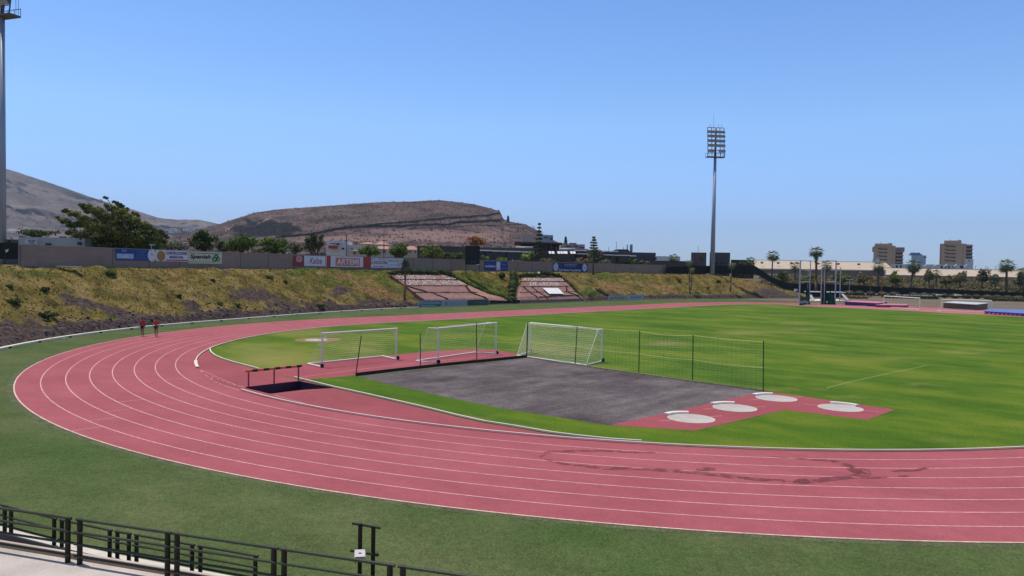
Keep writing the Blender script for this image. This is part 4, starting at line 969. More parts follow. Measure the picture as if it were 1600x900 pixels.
def bed(corners, label, rows, letters, diag, lift=0.16):
    C4 = [slope_pt(*c) for c in corners]                 # TL TR BR BL in embankment coordinates
    def P(u, v, l=lift):
        a = (C4[3][0] * (1 - u) + C4[2][0] * u, C4[3][1] * (1 - u) + C4[2][1] * u); b = (C4[0][0] * (1 - u) + C4[1][0] * u, C4[0][1] * (1 - u) + C4[1][1] * u)
        return emb(a[0] * (1 - v) + b[0] * v, a[1] * (1 - v) + b[1] * v, l, False)
    t = thing('stepped_bed', label, 'planted bed', P(.5, 0, 0)); nu, nv = 40, 24
    vs = [P(i / nu, j / nv, .55) for j in range(nv + 1) for i in range(nu + 1)]; fs = [(j * (nu + 1) + i, j * (nu + 1) + i + 1, (j + 1) * (nu + 1) + i + 1, (j + 1) * (nu + 1) + i) for j in range(nv) for i in range(nu)]
    b = len(vs)
    rim = [j for j in range(nu + 1)] + [k * (nu + 1) + nu for k in range(1, nv + 1)] + [nv * (nu + 1) + k for k in range(nu - 1, -1, -1)] + [k * (nu + 1) for k in range(nv - 1, 0, -1)]
    for r_ in rim: v = vs[r_]; vs.append(Vector((v.x, v.y, v.z - 1.0)))
    for k in range(len(rim)): fs.append((rim[k], b + k, b + (k + 1) % len(rim), rim[(k + 1) % len(rim)]))
    link_mesh('pumice', vs, fs, M_bed, t)
    mb = MB()
    def hedge_line(u0, v0, u1, v1, r=.14):
        n = 26
        for k in range(n):
            f = k / n; p = P(u0 + (u1 - u0) * f, v0 + (v1 - v0) * f, .60); mb.ico(p, r * (1 + .35 * noise.noise(p * 2)), 1, (1.6, 1.2, .9), .5)
    for (u0, v0, u1, v1) in diag: hedge_line(u0, v0, u1, v1)
    for v in rows: hedge_line(0.0, v, 1.0, v)
    mb.build('low_hedge', M_edge, t)
    for s, u0, u1, v0, v1 in letters:
        text_obj('lettering', s, None, None, None, 1, 1, M_let, t, warp=lambda x, y: P(u0 + (u1 - u0) * x, v0 + (v1 - v0) * y, .62), bold=.0)
    return P
bed([(611, 434.5), (708, 434.5), (766, 474), (664, 473.5)], 'left stepped bed of red gravel with two rows of white letters, PATRONATO DE DEPORTES ARONA', [.80, .56, .30],
    [('PATRONATO', .06, .62, .83, .99), ('DE', .78, .95, .83, .99), ('DEPORTES ARONA', .06, .98, .60, .78)], [(0, 1, 1, 1), (.25, .3, .34, 0), (.93, .56, .86, .30), (.86, .30, .97, 0), (0.0, .56, .2, .3)])
bed([(815, 438), (878, 438), (912, 470.5), (812, 473.5)], 'right stepped bed of red gravel with crooked white letters and a tilted white panel', [.80, .56, .30],
    [('AYUNTAMIENTO', .04, .97, .83, .99), ('DE ARONA', .18, .80, .60, .78)], [(0.05, 1, 1, 1), (.05, .56, .28, 0), (.20, .56, .42, 0), (.90, .56, .80, .3), (.8, .3, .96, 0), (1, 1, 1, 0), (.3, .06, .97, .1)])
# bare red paths beside the beds
def slope_patch(name, pts, m, label, cat, lift=.14, n=14):
    q = [slope_pt(*p) for p in pts]; t = None; nu = n; nv = n
    def P(u, v): a = [q[3][k] * (1 - u) + q[2][k] * u for k in (0, 1)]; b = [q[0][k] * (1 - u) + q[1][k] * u for k in (0, 1)]; return emb(a[0] * (1 - v) + b[0] * v, a[1] * (1 - v) + b[1] * v, lift, False)
    vs = [P(i / nu, j / nv) + Vector((0, 0, .42)) for j in range(nv + 1) for i in range(nu + 1)]; fs = [(j * (nu + 1) + i, j * (nu + 1) + i + 1, (j + 1) * (nu + 1) + i + 1, (j + 1) * (nu + 1) + i) for j in range(nv) for i in range(nu)]
    return tag(link_mesh(name, vs, fs, m), kind='structure')
slope_patch('gravel_path', [(712, 443), (726, 446), (795, 474.5), (762, 473.5)], M_bed2, '', '')
slope_patch('gravel_path', [(806, 452), (815, 450), (812, 473), (800, 473.5)], M_bed2, '', '')
# white tilted panel
pc = [emb(*slope_pt(x, y), .95, False) for x, y in [(848, 457), (872, 457), (881, 466), (858, 466)]]
tp_ = thing('tilted_panel', 'plain white panel lying tilted over the middle of the right stepped bed', 'panel', pc[3])
nn = (pc[1] - pc[0]).cross(pc[3] - pc[0]).normalized(); nn = nn if nn.z > 0 else -nn
mb = MB(); mb.add([p for p in pc] + [p - nn * .06 for p in pc], [(0, 1, 2, 3), (7, 6, 5, 4), (0, 4, 5, 1), (1, 5, 6, 2), (2, 6, 7, 3), (3, 7, 4, 0)]); mb.build('sheet', mat('panel_white', (.80, .78, .76), .5), tp_)
mb = MB()
for p in (pc[2], pc[3]): mb.tube(p - nn * .05, p - Vector((0, 0, 1.1)), .04)
for p in (pc[0], pc[1]): mb.tube(p - nn * .05, p - Vector((0, 0, .9)), .04)
mb.build('leg', M_galv, tp_)

# ------------------------------------------------------------------ foliage
def leafmat(name, c, c2=None, isl=.45, tr=.25): return mat(name, c, 0.75, var=0.25, scale=0.8, col2=c2 or tuple(x * 1.5 for x in c), island=isl, transl=tr, spec=.2)
M_leafd = leafmat('leaf_dark', (0.046, 0.066, 0.020)); M_leaf = leafmat('leaf_green', (0.070, 0.108, 0.020)); M_leafy = leafmat('leaf_olive', (0.115, 0.140, 0.030)); M_leafo = leafmat('leaf_orange', (0.28, 0.12, 0.03))
M_leafg = leafmat('leaf_grey', (0.12, 0.13, 0.070)); M_leafb = leafmat('leaf_bright', (0.15, 0.20, 0.035)); M_scrub = leafmat('leaf_scrub', (0.12, 0.12, 0.045), (0.20, 0.16, 0.08)); M_purple = leafmat('leaf_purplish', (0.085, 0.070, 0.055), (0.12, 0.12, 0.055))
M_bark = mat('bark', (0.13, 0.09, 0.065), 0.95, var=.3, scale=4); M_pbark = mat('palm_bark', (0.16, 0.10, 0.07), 0.95, var=.3, scale=5)
def leaves(mb, c, rad, n, size, rr, shell=.55, up=.3):
    """n leaf-sized faces spread through an ellipsoid, denser towards its outside"""
    c = np.array(c[:]); d = rr.normal(size=(n, 3)); d /= np.linalg.norm(d, axis=1)[:, None]; k = (shell + (1 - shell) * rr.random(n)) ** .8
    p = c + d * np.array(rad) * k[:, None]
    a = rr.normal(size=(n, 3)); a /= np.linalg.norm(a, axis=1)[:, None]; b = np.cross(a, d + [0, 0, up]); b /= np.linalg.norm(b, axis=1)[:, None] + 1e-9
    s = size * (.6 + .8 * rr.random(n))
    o = len(mb.v)
    q = np.stack([p - a * s[:, None] * .5, p + b * s[:, None] * .42, p + a * s[:, None] * .62, p - b * s[:, None] * .36], 1).reshape(-1, 3)
    mb.v.extend(map(tuple, q)); mb.f.extend([(o + 4 * i, o + 4 * i + 1, o + 4 * i + 2, o + 4 * i + 3) for i in range(n)])
def crown_clumps(c, rad, k, rr, lo=-.5):
    out = []
    for _ in range(k):
        d = rr.normal(size=3); d /= np.linalg.norm(d); d[2] = max(lo, d[2]); m_ = .35 + .6 * rr.random()
        out.append((Vector((c[0] + d[0] * rad[0] * m_, c[1] + d[1] * rad[1] * m_, c[2] + d[2] * rad[2] * m_)), .30 + .22 * rr.random()))
    return out
def wall_depth(px):
    if px > 1035: return 200
    p = wp(wall_i(px, WD), WD, 7); return (p - CP).dot(CF)
def tree(px0, px1, pt, pb, depth, label, m, cat='tree', name='leafy_tree', zbase=5.9, n=1500, size=.35, k=16, group=None, seed=0, flat=1.0, lo=-.5):
    if zbase == 5.9: depth = max(depth, wall_depth((px0 + px1) / 2) + 5.5)
    if zbase == 5.9: px0, px1, pt = px0 - (px1 - px0) * .08, px1 + (px1 - px0) * .08, pt - 1
    rr = np.random.default_rng(seed + int(px0 * 7)); c = pd((px0 + px1) / 2, (pt + pb) / 2, depth); rx = (px1 - px0) / 2 / FPX * depth; rz = (pb - pt) / 2 / FPX * depth
    t = thing(name, label, cat, (c.x, c.y, zbase), group); tr = MB(); b = Vector((c.x, c.y, zbase)); tr.path([b - Z * .4, b.lerp(c, .5) + Vector((rx * .05, 0, 0)), c], rx * .09 + .06, 8, rx * .04 + .02)
    mb = MB(); cl = crown_clumps(c, (rx * .85, rx * .85, rz * .9), k, rr, lo)
    for q, f in cl:
        leaves(mb, q, (rx * f * 1.1, rx * f * 1.1, rz * f * flat), int(n / k), size, rr, .3)
        tr.path([b.lerp(c, .55), b.lerp(c, .7).lerp(q, .5), q], rx * .03 + .02, 5, .01)
    tr.build('trunk', M_bark, t, True); mb.build('crown', m, t); return t
# large wind-blown tree behind the wall
def windswept():
    rr = np.random.default_rng(5); D_ = 100; b = pd(200, 392, D_); b.z = 5.5
    t = thing('windswept_tree', 'large dark wind-bent tree with shaggy branches streaming to the left, behind the wall', 'tree', b)
    tr = MB(); mb = MB(); mb2 = MB()
    tips = [(98, 344, 8), (110, 350, 10), (106, 331, 7), (120, 336, 10), (131, 322, 6), (140, 330, 9), (150, 328, 10), (160, 336, 12), (120, 366, 12), (135, 352, 14), (150, 346, 14), (176, 326, 9), (186, 332, 11), (170, 342, 14), (192, 326, 6), (200, 340, 12), (185, 350, 16), (205, 352, 14), (222, 350, 10), (165, 362, 16), (145, 368, 14), (190, 368, 18), (215, 364, 16), (232, 356, 9), (240, 366, 11), (248, 362, 6), (228, 376, 14), (248, 376, 9), (150, 380, 14), (175, 382, 16), (205, 382, 18), (235, 386, 12), (126, 371, 7), (165, 309, 2.5), (180, 316, 3.5), (188, 320, 4), (212, 334, 4), (256, 368, 5), (160, 356, 12), (206, 342, 8)] + [(float(a), float(b), 15.0) for a, b in ((150, 372), (168, 360), (172, 378), (190, 358), (196, 380), (212, 354), (214, 374), (228, 366), (236, 378), (180, 370), (204, 366), (158, 384), (186, 388), (218, 388), (240, 388), (148, 358), (176, 346))]
    for j, (x, y, r_) in enumerate(tips):
        dd_ = D_ + rr.uniform(-3.5, 3.5); c = pd(x, y, dd_); R_ = r_ / FPX * D_; dirv = (-RH * .93 + Z * .30).normalized()
        s0_ = b + Z * rr.uniform(1.0, 3.0) + RH * rr.uniform(-1, 2)
        tr.path([s0_, s0_.lerp(c, .5) + Z * .6, c - dirv * R_ * .6, c + dirv * R_ * .6], .10, 5, .02)
        for k in range(5):
            f = k / 4 - .5; q = c + dirv * (f * 2.2 * R_) + Z * R_ * .25 * math.sin(k * 2.1 + j)
            leaves(mb2 if (j % 3 == 0 and y < 372) else mb, q, (R_ * (.72 - .45 * max(0, f)), R_ * (.72 - .45 * max(0, f)), R_ * (.50 - .3 * max(0, f))), int(36 + R_ * 150), .21, rr, .2)
    tr.path([b - Z, b + Z * 1.5, b + Z * 3], .5, 8, .25); tr.build('trunk', M_bark, t, True); mb.build('crown', leafmat('leaf_wind', (0.070, 0.088, 0.020)), t); mb2.build('outer_foliage', leafmat('leaf_wind_light', (0.135, 0.140, 0.028)), t)
windswept()
T_ = [
 (40, 86, 358, 372, 120, 'low round dark tree showing over the white building roof', M_leafd, 900, .3, 14),
 (300, 336, 362, 396, 118, 'dark upright bushy tree just right of the wind-bent tree', M_leafd, 1900, .34, 18),
 (262, 300, 374, 392, 122, 'low dull shrubs between the wind-bent tree and the dark upright tree', M_leafg, 700, .35, 10),
 (334, 362, 376, 396, 122, 'low grey-green shrub right of the dark upright tree', M_leafg, 700, .35, 10),
 (354, 401, 366, 398, 114, 'bright green bushy tree behind the bare stretch of wall, left of its pair', M_leaf, 2400, .32, 20),
 (408, 450, 371, 400, 118, 'green tree with loose orange-tinged left side, right of its pair', M_leaf, 1900, .32, 18),
 (392, 414, 388, 400, 124, 'small grey bush between two green trees above the bare wall', M_leafg, 300, .3, 8),
 (448, 474, 378, 400, 130, 'thin grey-green bush left of the tall feathery tree', M_leafg, 500, .35, 9),
 (560, 592, 377, 403, 132, 'small fresh green tree in front of the cream houses', M_leaf, 1400, .32, 16),
 (604, 640, 379, 404, 134, 'dense green tree right of the pink-roofed house', M_leaf, 1700, .32, 18),
 (656, 694, 382, 406, 138, 'olive green bushy tree in front of the long grey wall line', M_leafy, 1500, .36, 16),
 (690, 726, 392, 408, 142, 'low spreading dark shrub left of the scoreboard', M_leafd, 700, .4, 10),
 (712, 728, 394, 408, 140, 'yellowish shrub at the left edge of the scoreboard', M_leafb, 350, .35, 8),
 (732, 758, 369, 386, 235, 'orange flowering tree standing over the low dark building', M_leafo, 1100, .5, 14),
 (752, 764, 399, 410, 160, 'yellow-green spiky shrub right of the scoreboard', M_leafb, 220, .4, 7),
 (776, 790, 400, 411, 162, 'yellow-green shrub above the blue board', M_leafb, 200, .4, 7),
 (816, 838, 393, 413, 162, 'upright bright green shrub above the wall, left of the layered pine', M_leafb, 700, .45, 10),
 (796, 816, 404, 413, 166, 'low pale shrub above the plain wall', M_leafg, 220, .4, 7),
 (836, 866, 404, 414, 166, 'low brownish shrub at the foot of the layered pine', M_scrub, 350, .4, 8),
 (918, 938, 386, 416, 172, 'lower bushy half of a slender grey-green tree', M_leafg, 700, .5, 12),
 (900, 925, 402, 415, 174, 'low olive shrub left of the slender grey-green tree', M_scrub, 300, .45, 8),
 (938, 960, 406, 416, 176, 'low pale shrub right of the slender grey-green tree', M_leafg, 300, .45, 8),
 (972, 994, 398, 415, 178, 'sprawling pale green cactus-like shrub in front of the dark block', M_leafb, 420, .5, 9),
 (992, 1010, 404, 415, 178, 'small pale shrub right of the sprawling shrub', M_leafg, 220, .5, 7),
]
for i, (x0, x1, y0, y1, dp, lb, m, n, sz, k) in enumerate(T_): tree(x0, x1, y0, y1, dp, lb, m, n=n, size=sz, k=k, seed=i, name='leafy_tree' if y1 - y0 > 19 else 'garden_shrub', cat='tree' if y1 - y0 > 19 else 'shrub')
# slender trees with layered or feathery habit
def spire(px, pt, pb, w, depth, label, m, levels, n, size, name='conifer', zb=5.9, droop=0.0):
    rr = np.random.default_rng(int(px)); top = pd(px, pt, depth); b = Vector((top.x, top.y, zb)); t = thing(name, label, 'tree', b); W_ = w / FPX * depth
    MB().tube(b - Z * .3, top, .22, .04, 8).build('trunk', M_bark, t, True); mb = MB(); H_ = top.z - pd(px, pb, depth).z
    for l in range(levels):
        f = l / (levels - 1); z = top.z - H_ * f; r_ = W_ * (.18 + .82 * f ** .8) * (.85 + .3 * rr.random())
        for a in np.linspace(0, 2 * PI, 8)[:-1] + rr.random():
            for s in np.linspace(.25, 1, 4):
                leaves(mb, (top.x + math.cos(a) * r_ * s, top.y + math.sin(a) * r_ * s, z - droop * r_ * s * s), (r_ * .20, r_ * .20, H_ / levels * .16), max(2, int(n / levels / 28)), size, rr, .1)
    mb.build('crown', m, t); return t
spire(843, 350, 402, 7.2, 172, 'tall dark layered pine rising above the dark buildings', M_leafd, 10, 1300, .42, 'layered_pine')
spire(928, 371, 404, 9.5, 172, 'slender grey-green poplar-like tree with pointed top, above the wall', M_leafg, 9, 1300, .42, 'slender_tree')
spire(884, 371, 382, 2.6, 560, 'tiny dark pine on the ridge behind the layered pine', M_leafd, 6, 160, 1.4, 'conifer', zb=20)
spire(794, 338.5, 346, 1.6, 950, 'tiny pine standing on the hill just below the cliff edge', M_leafd, 5, 120, 2.2, 'conifer', zb=60)
# feathery tree
rr = np.random.default_rng(3); D_ = wall_depth(492) + 5; b = pd(492, 395, D_); b.z = 5.5
t = thing('feathery_tree', 'tall feathery dark green tree above the red boards', 'tree', b); tr = MB(); mb = MB()
for j in range(34):
    a = rr.uniform(0, 2 * PI); h_ = rr.uniform(.35, 1); c = pd(492 + rr.uniform(-17, 15) * (1.1 - .35 * h_), 396 - 33 * h_, D_ + rr.uniform(-1.5, 1.5))
    tr.path([b + Z * .5, b.lerp(c, .5) + Z * .5, c], .07, 5, .015); leaves(mb, c - Z * .35, (.42, .42, .75), 95, .20, rr, .2)
tr.path([b - Z, b + Z * 1.5], .25, 8); tr.build('trunk', M_bark, t, True); mb.build('crown', M_leafd, t)

# ------------------------------------------------------------------ palms
M_frond = leafmat('palm_frond', (0.085, 0.110, 0.040), isl=.4, tr=.15); M_frond2 = leafmat('palm_frond_pale', (0.13, 0.155, 0.055), isl=.4, tr=.2); M_skirt = leafmat('palm_skirt', (0.17, 0.11, 0.055), isl=.4, tr=.1)
def palm(name, base, H_, R_, label, n=34, fan=True, m=None, skirt=0.0, trunk=.22, droop=.5, seed=0, group='palms round the ground', lean=0.0, lo=-35):
    rr = np.random.default_rng(seed + 100); t = thing(name, label, 'palm', base, group); base = Vector(base); top = base + Z * H_ + RH * (lean + rr.uniform(-.4, .4))
    tk = MB(); tk.path([base - Z * .3, base.lerp(top, .35), base.lerp(top, .7), top], trunk, 8, trunk * .75); tk.build('trunk', M_pbark, t, True)
    mb = MB()
    if fan: n = int(n * .8)
    for i in range(n):
        a = i * 2.39996 + rr.uniform(-.2, .2); el = math.radians(80 - (80 - lo) * (i / n) ** .85) ; L_ = R_ * rr.uniform(.82, 1.08)
        h = Vector((math.cos(a), math.sin(a), 0)); P = [top + Z * .05]; e = el
        for k in range(7): P.append(P[-1] + (h * math.cos(e) + Z * math.sin(e)) * (L_ / 7)); e -= droop * (.35 if k < 2 else .24) * (1 if fan else 1.5)
        sd_ = Vector((-h.y, h.x, 0))
        if fan:
            for q in P[:4]: pass
            mb.tube(P[0], P[4], .022 * R_ / 1.4, n=4); o = P[4]; fw = (P[6] - P[4]).normalized()
            up_ = sd_.cross(fw).normalized()
            for s in np.linspace(-1.25, 1.25, 13):
                d = (fw * math.cos(s) + sd_ * math.sin(s)).normalized(); tip = o + d * L_ * .66 - Z * L_ * .16 * abs(s); w_ = d.cross(up_).normalized() * L_ * .036
                mb.add([o, o + d * L_ * .26 - w_, tip, o + d * L_ * .26 + w_], [(0, 1, 2, 3)])
        else:
            for k in range(1, 7):
                for s_ in (-1, 1):
                    for u in (0, .33, .66):
                        q = P[k].lerp(P[min(7, k + 1)], u); ll = L_ * .20 * math.sin(PI * min(.95, (k + u) / 7.2 + .12)); d = (sd_ * s_ * .8 + (P[min(7, k + 1)] - P[k]).normalized() * .6 - Z * .45).normalized()
                        w_ = (P[min(7, k + 1)] - P[k]).normalized() * L_ * .017; mb.add([q - w_, q + d * ll, q + w_], [(0, 1, 2)])
            for k in range(7): mb.tube(P[k], P[k + 1], .02, n=3)
    mb.build('crown', m or M_frond, t)
    if skirt:
        sk = MB()
        for i in range(90):
            a = rr.uniform(0, 2 * PI); z0 = rr.uniform(0, skirt * .9); f = 1 - z0 / skirt; h = Vector((math.cos(a), math.sin(a), 0)); o = top - Z * z0 + h * trunk * .7
            r_ = R_ * .42 * f + trunk * .6; sd_ = Vector((-h.y, h.x, 0)) * .11; e = top - Z * (z0 + .55) + h * r_; sk.add([o - sd_, o + sd_, e + sd_ * 1.4, e - sd_ * 1.4], [(0, 1, 2, 3)])
        sk.build('dead_frond_skirt', M_skirt, t)
    return t
def palm_px(px, ptop, pbase, crown_px, depth, label, **k):
    c = pd(px, ptop, depth); R_ = crown_px / 2 / FPX * depth * 1.15; z0 = k.pop('z0', None)
    b = pd(px, pbase, depth); b = Vector((b.x, b.y, b.z if z0 is None else z0)); return palm(k.pop('name', 'fan_palm'), b, c.z - R_ * .75 - b.z, R_, label, seed=int(px), **k)
palm_px(1275, 386.5, 462, 20, 238, 'tallest fan palm with a shaggy brown skirt, behind the throwing cage', z0=0, skirt=3.2, n=40, trunk=.42, lo=-20)
palm_px(1205, 391.5, 434, 19, 262, 'slim fan palm standing at the left end of the cream roof', z0=1.5, n=34, trunk=.28, skirt=.9)
palm_px(1243, 410, 436, 16, 285, 'small palm low against the cream roof left of the throwing cage', z0=1.5, n=28, trunk=.3)
palm_px(1289, 408, 440, 17, 270, 'dark palm just right of the tallest palm', z0=1.2, n=34, skirt=1.5, trunk=.35)
palm_px(1372, 409, 446, 18, 262, 'palm with shaggy head in front of the right end of the sloping roof', z0=1.5, n=36, skirt=1.6, trunk=.4)
palm_px(1422, 405, 440, 22, 262, 'leaning palm with long drooping skirt in front of the white building', z0=2, n=40, skirt=4.0, trunk=.4, lean=1.0, lo=-50)
palm_px(1573, 405.5, 440, 23, 262, 'palm with rounded crown near the right edge, before the pale wall', z0=2, n=38, skirt=1.2, trunk=.42)
palm_px(1599, 418, 448, 20, 262, 'dark palm cut by the right picture edge', z0=2, n=30, trunk=.3)
palm_px(1463, 421, 444, 16, 275, 'low dark palm tuft against the pale wall right of the leaning palm', z0=3, n=26, trunk=.3)
palm_px(1170, 402, 424, 17, 222, 'dark palm on the bank top at the end of the mesh fence', z0=5.5, n=30, trunk=.3)
palm_px(1158, 406, 424, 9, 226, 'small palm left of the one at the end of the mesh fence', z0=5.5, n=20, trunk=.2)
palm_px(1053, 397.5, 424, 16, 214, 'palm behind the mesh fence left of the floodlight mast', z0=5.8, n=34, trunk=.3, skirt=1.4)
def slope_palm(px, py, ptop, crown, label, **k):
    i, d = slope_pt(px, py); b = emb(i, d); dep = (b - CP).dot(CF); c = pd(px, ptop, dep); R_ = crown / 2 / FPX * dep
    return palm('date_palm', b, c.z - R_ * .6 - b.z, R_, label, fan=False, m=M_frond2 if k.pop('pale', True) else M_frond, seed=int(px), trunk=k.pop('trunk', .2), droop=.75, lo=-45, **k)
slope_palm(1078, 457, 404, 21, 'young palm on the bank with dry lower head, left of the floodlight mast', n=26); slope_palm(1141, 457, 408, 21, 'young palm on the bank right of the floodlight mast', n=30)
slope_palm(1080, 452, 416, 19, 'second, lower crown beside the young palm left of the mast', n=22, trunk=.14)
# cypress-like drooping palm on the left
i_, d_ = slope_pt(632, 470); b = emb(i_, d_); dep = (b - CP).dot(CF)
rr = np.random.default_rng(9); t = thing('drooping_palm', 'thin-stemmed palm with narrow drooping head at the left edge of the left bed', 'palm', b, 'palms round the ground'); top = pd(634, 407, dep)
MB().path([b - Z * .3, b.lerp(top, .5), top - Z * .5], .18, 8, .13).build('trunk', M_pbark, t, True); mb = MB()
for k in range(40):
    a = rr.uniform(0, 2 * PI); h = Vector((math.cos(a), math.sin(a), 0)); o = top - Z * rr.uniform(0, 1.2); P = [o, o + h * .35 + Z * .3, o + h * .75 - Z * .3, o + h * rr.uniform(.7, .95) - Z * rr.uniform(1.2, 2.6)]
    for q0, q1 in zip(P[:-1], P[1:]):
        for u in (0, .33, .66): q = q0.lerp(q1, u); s_ = Vector((-h.y, h.x, 0)) * rr.choice([-1, 1]); mb.add([q, q + s_ * .22 - Z * .42, q - Z * .12], [(0, 1, 2)]); mb.add([q, q - s_ * .22 - Z * .42, q - Z * .12], [(0, 1, 2)])
mb.build('crown', leafmat('palm_dark_dry', (0.050, 0.055, 0.022)), t)

# ------------------------------------------------------------------ clipped shrubs on the bank
def clipped(px, py, w, h, label, m, n=700, base_slope=True, depth=None, name='clipped_shrub', size=.16, group=None):
    if base_slope: i, d = slope_pt(px, py + h / 2); b = emb(i, d); depth = (b - CP).dot(CF)
    c = pd(px, py, depth); rr = np.random.default_rng(int(px)); R_ = w / 2 / FPX * depth; Rz = h / 2 / FPX * depth
    t = thing(name, label, 'shrub', Vector((c.x, c.y, c.z - Rz)), group); mb = MB(); leaves(mb, c, (R_, R_, Rz), n, size, rr, .75); mb.ico(c, 1, 2, (R_ * .85, R_ * .85, Rz * .85), .15); mb.build('foliage', m, t)
    MB().tube(c - Z * Rz * 1.15, c, .06).build('stem', M_bark, t); return t
clipped(700, 428.5, 12.5, 12, 'round clipped shrub at the top right corner of the left stepped bed', M_leafd)
clipped(784.5, 430, 11, 10, 'round clipped shrub on the bank between the two beds', M_leafd)
# tall wedge hedge right of centre and hedge rims
def hedge(pts, label, w, h, m=M_leafd, n=90, size=.2, name='hedge'):
    rr = np.random.default_rng(len(label)); mb = MB(); core = MB(); Q = [slope_pt(*p) for p in pts]; P0 = emb(*Q[0]); t = thing(name, label, 'hedge', P0)
    for (i0, d0), (i1, d1), k0 in zip(Q[:-1], Q[1:], range(99)):
        k = max(2, int((emb(i1, d1) - emb(i0, d0)).length / (w * .7)))
        for j in range(k + 1):
            f = j / k; hh = h[k0] * (1 - f) + h[k0 + 1] * f; p = emb(i0 * (1 - f) + i1 * f, d0 * (1 - f) + d1 * f); c = p + Z * (.3 + hh * .5); leaves(mb, c, (w * .62, w * .62, hh * .55), n, size, rr, .7); mb.ico(c, 1, 1, (w * .5, w * .5, hh * .48))
    mb.build('foliage', m, t); return t
hedge([(610, 432), (640, 430.5), (690, 432), (704, 434)], 'dark hedge along the top of the left stepped bed', .9, [.6, .9, .9, .7])
hedge([(802, 432), (803, 445), (800, 458), (800, 472)], 'tall dark hedge wedge at the left of the right stepped bed', 1.7, [1.6, 2.2, 1.6, .9], n=120)
hedge([(813, 435), (845, 432.5), (872, 434), (884, 441), (905, 464)], 'dark hedge along the top and right edge of the right stepped bed', .8, [.7, .9, .8, .4, .3])
hedge([(708, 437), (728, 447), (760, 461), (798, 474)], 'narrow green hedge sloping down along the gravel path between the beds', .8, [.6, .6, .6, .5], m=M_leaf)
for (x, y, w, h, lb, m) in [(72, 454, 14, 12, 'small dark bush standing alone on the left part of the bank', M_leafd), (14, 468, 30, 12, 'low dark patchy bush at the left picture edge', M_leafd), (173, 427, 18, 12, 'green bush high on the bank under the wall, above the two walkers', M_leafd), (75, 496, 30, 13, 'dark green bush low on the bank above the orange-footed hurdle', M_leafd), (13, 446, 14, 5, 'tiny dark tuft near the left picture edge', M_leafd), (420, 432, 13, 9, 'round olive bush high on the bank left of the red boards', M_leafy), (445, 441, 8, 5, 'little dark bush on the bank under the spiral board', M_leafd), (333, 441, 8, 5, 'little dark bush on the bank under the cream board', M_leafd), (280, 462, 10, 8, 'little dark bush in the middle of the bank right of the walkers', M_leafd), (500, 477, 18, 8, 'dark green bush low on the bank under the red boards', M_leafd), (1060, 438, 14, 5, 'flat dark bush high on the bank left of the young palm', M_leafd), (1122, 438, 9, 5, 'small flat bush on the bank between the young palms', M_leafd), (1106, 450, 8, 4, 'small brown bush low on the bank between the young palms', M_purple), (1183, 437, 28, 8, 'dark bush on the bank top right of the young palms', M_purple), (1218, 445, 10, 5, 'pale low clump on the descending end of the bank', M_leafg), (370, 488, 14, 7, 'small green bush at the foot of the bank, above the kerb', M_leaf), (345, 489, 12, 6, 'smaller green bush at the foot of the bank, left of its neighbour', M_leaf), (922, 460, 30, 14, 'rounded green bush beside the lower right corner of the right bed', M_leaf)]:
    i, d = slope_pt(x, min(y + h * .3, 500 if x < 300 else 480)); b = emb(i, d); dep = (b - CP).dot(CF); R_ = w / 2 / FPX * dep; Rz = h / 2 / FPX * dep * .8
    rr = np.random.default_rng(int(x)); t = thing('wild_bush', lb, 'bush', b); mb = MB()
    for q, f in crown_clumps(b + Z * Rz * .5, (R_, R_, Rz), 9, rr, 0): leaves(mb, q, (R_ * f, R_ * f, Rz * f * 1.1), 60, .16, rr, .2)
    mb.build('foliage', m, t); MB().tube(b - Z * .2, b + Z * Rz, .04, n=5).build('stem', M_bark, t)
# grass and weeds all over the bank
def bank_grass():
    rr = np.random.default_rng(21); V = []; F = []; 
    gm = []
    i_end = wall_i(1225, 5, 3)
    for _ in range(22000):
        i = rr.uniform(4, i_end); d = rr.uniform(1.6, 12.6); P = emb(i, d); x, y, z = proj(P)
        if z < 5 or x < -40: continue
        c = cover_at(i, d)
        if c[0] > .35 and rr.random() < .88: continue
        if (608 < x < 775 and 432 < y < 476 and (x - 600) > (y - 434) * .9 and x < 712 + (y - 436) * 2.0) or (806 < x < 915 and 437 < y < 476): continue
        if z > 130 and rr.random() < .45: continue
        s = rr.uniform(.07, .20) * (1.0 if z < 130 else 1.3)
        o = len(V)
        for k in range(3):
            a = rr.uniform(0, 2 * PI); e = Vector((math.cos(a), math.sin(a), 0)); w = e * s * .34; tip = P + Vector((rr.uniform(-1.3, 1.3) * s, rr.uniform(-1.3, 1.3) * s, s * .8))
            V += [P - w, P + w, tip]; F.append((o + 3 * k, o + 3 * k + 1, o + 3 * k + 2)); gm.append(c[1])
    for nm, lo, hi, col, col2 in (('dry_bank_grass', -1, .42, (0.12, 0.095, 0.028), (0.27, 0.195, 0.075)), ('green_bank_grass', .42, 9, (0.07, 0.095, 0.016), (0.15, 0.165, 0.03))):
        fs = [f for f, g in zip(F, gm) if lo <= g < hi]; used = sorted({k for f in fs for k in f}); mp = {k: j for j, k in enumerate(used)}
        o = link_mesh(nm, [V[k] for k in used], [tuple(mp[k] for k in f) for f in fs], mat(nm, col, .95, var=.1, scale=.5, col2=col2, island=.3, spec=.05)); tag(o, ('straw-coloured' if 'dry' in nm else 'green') + ' rough grass growing over the bank', 'grass', kind='stuff')
bank_grass()
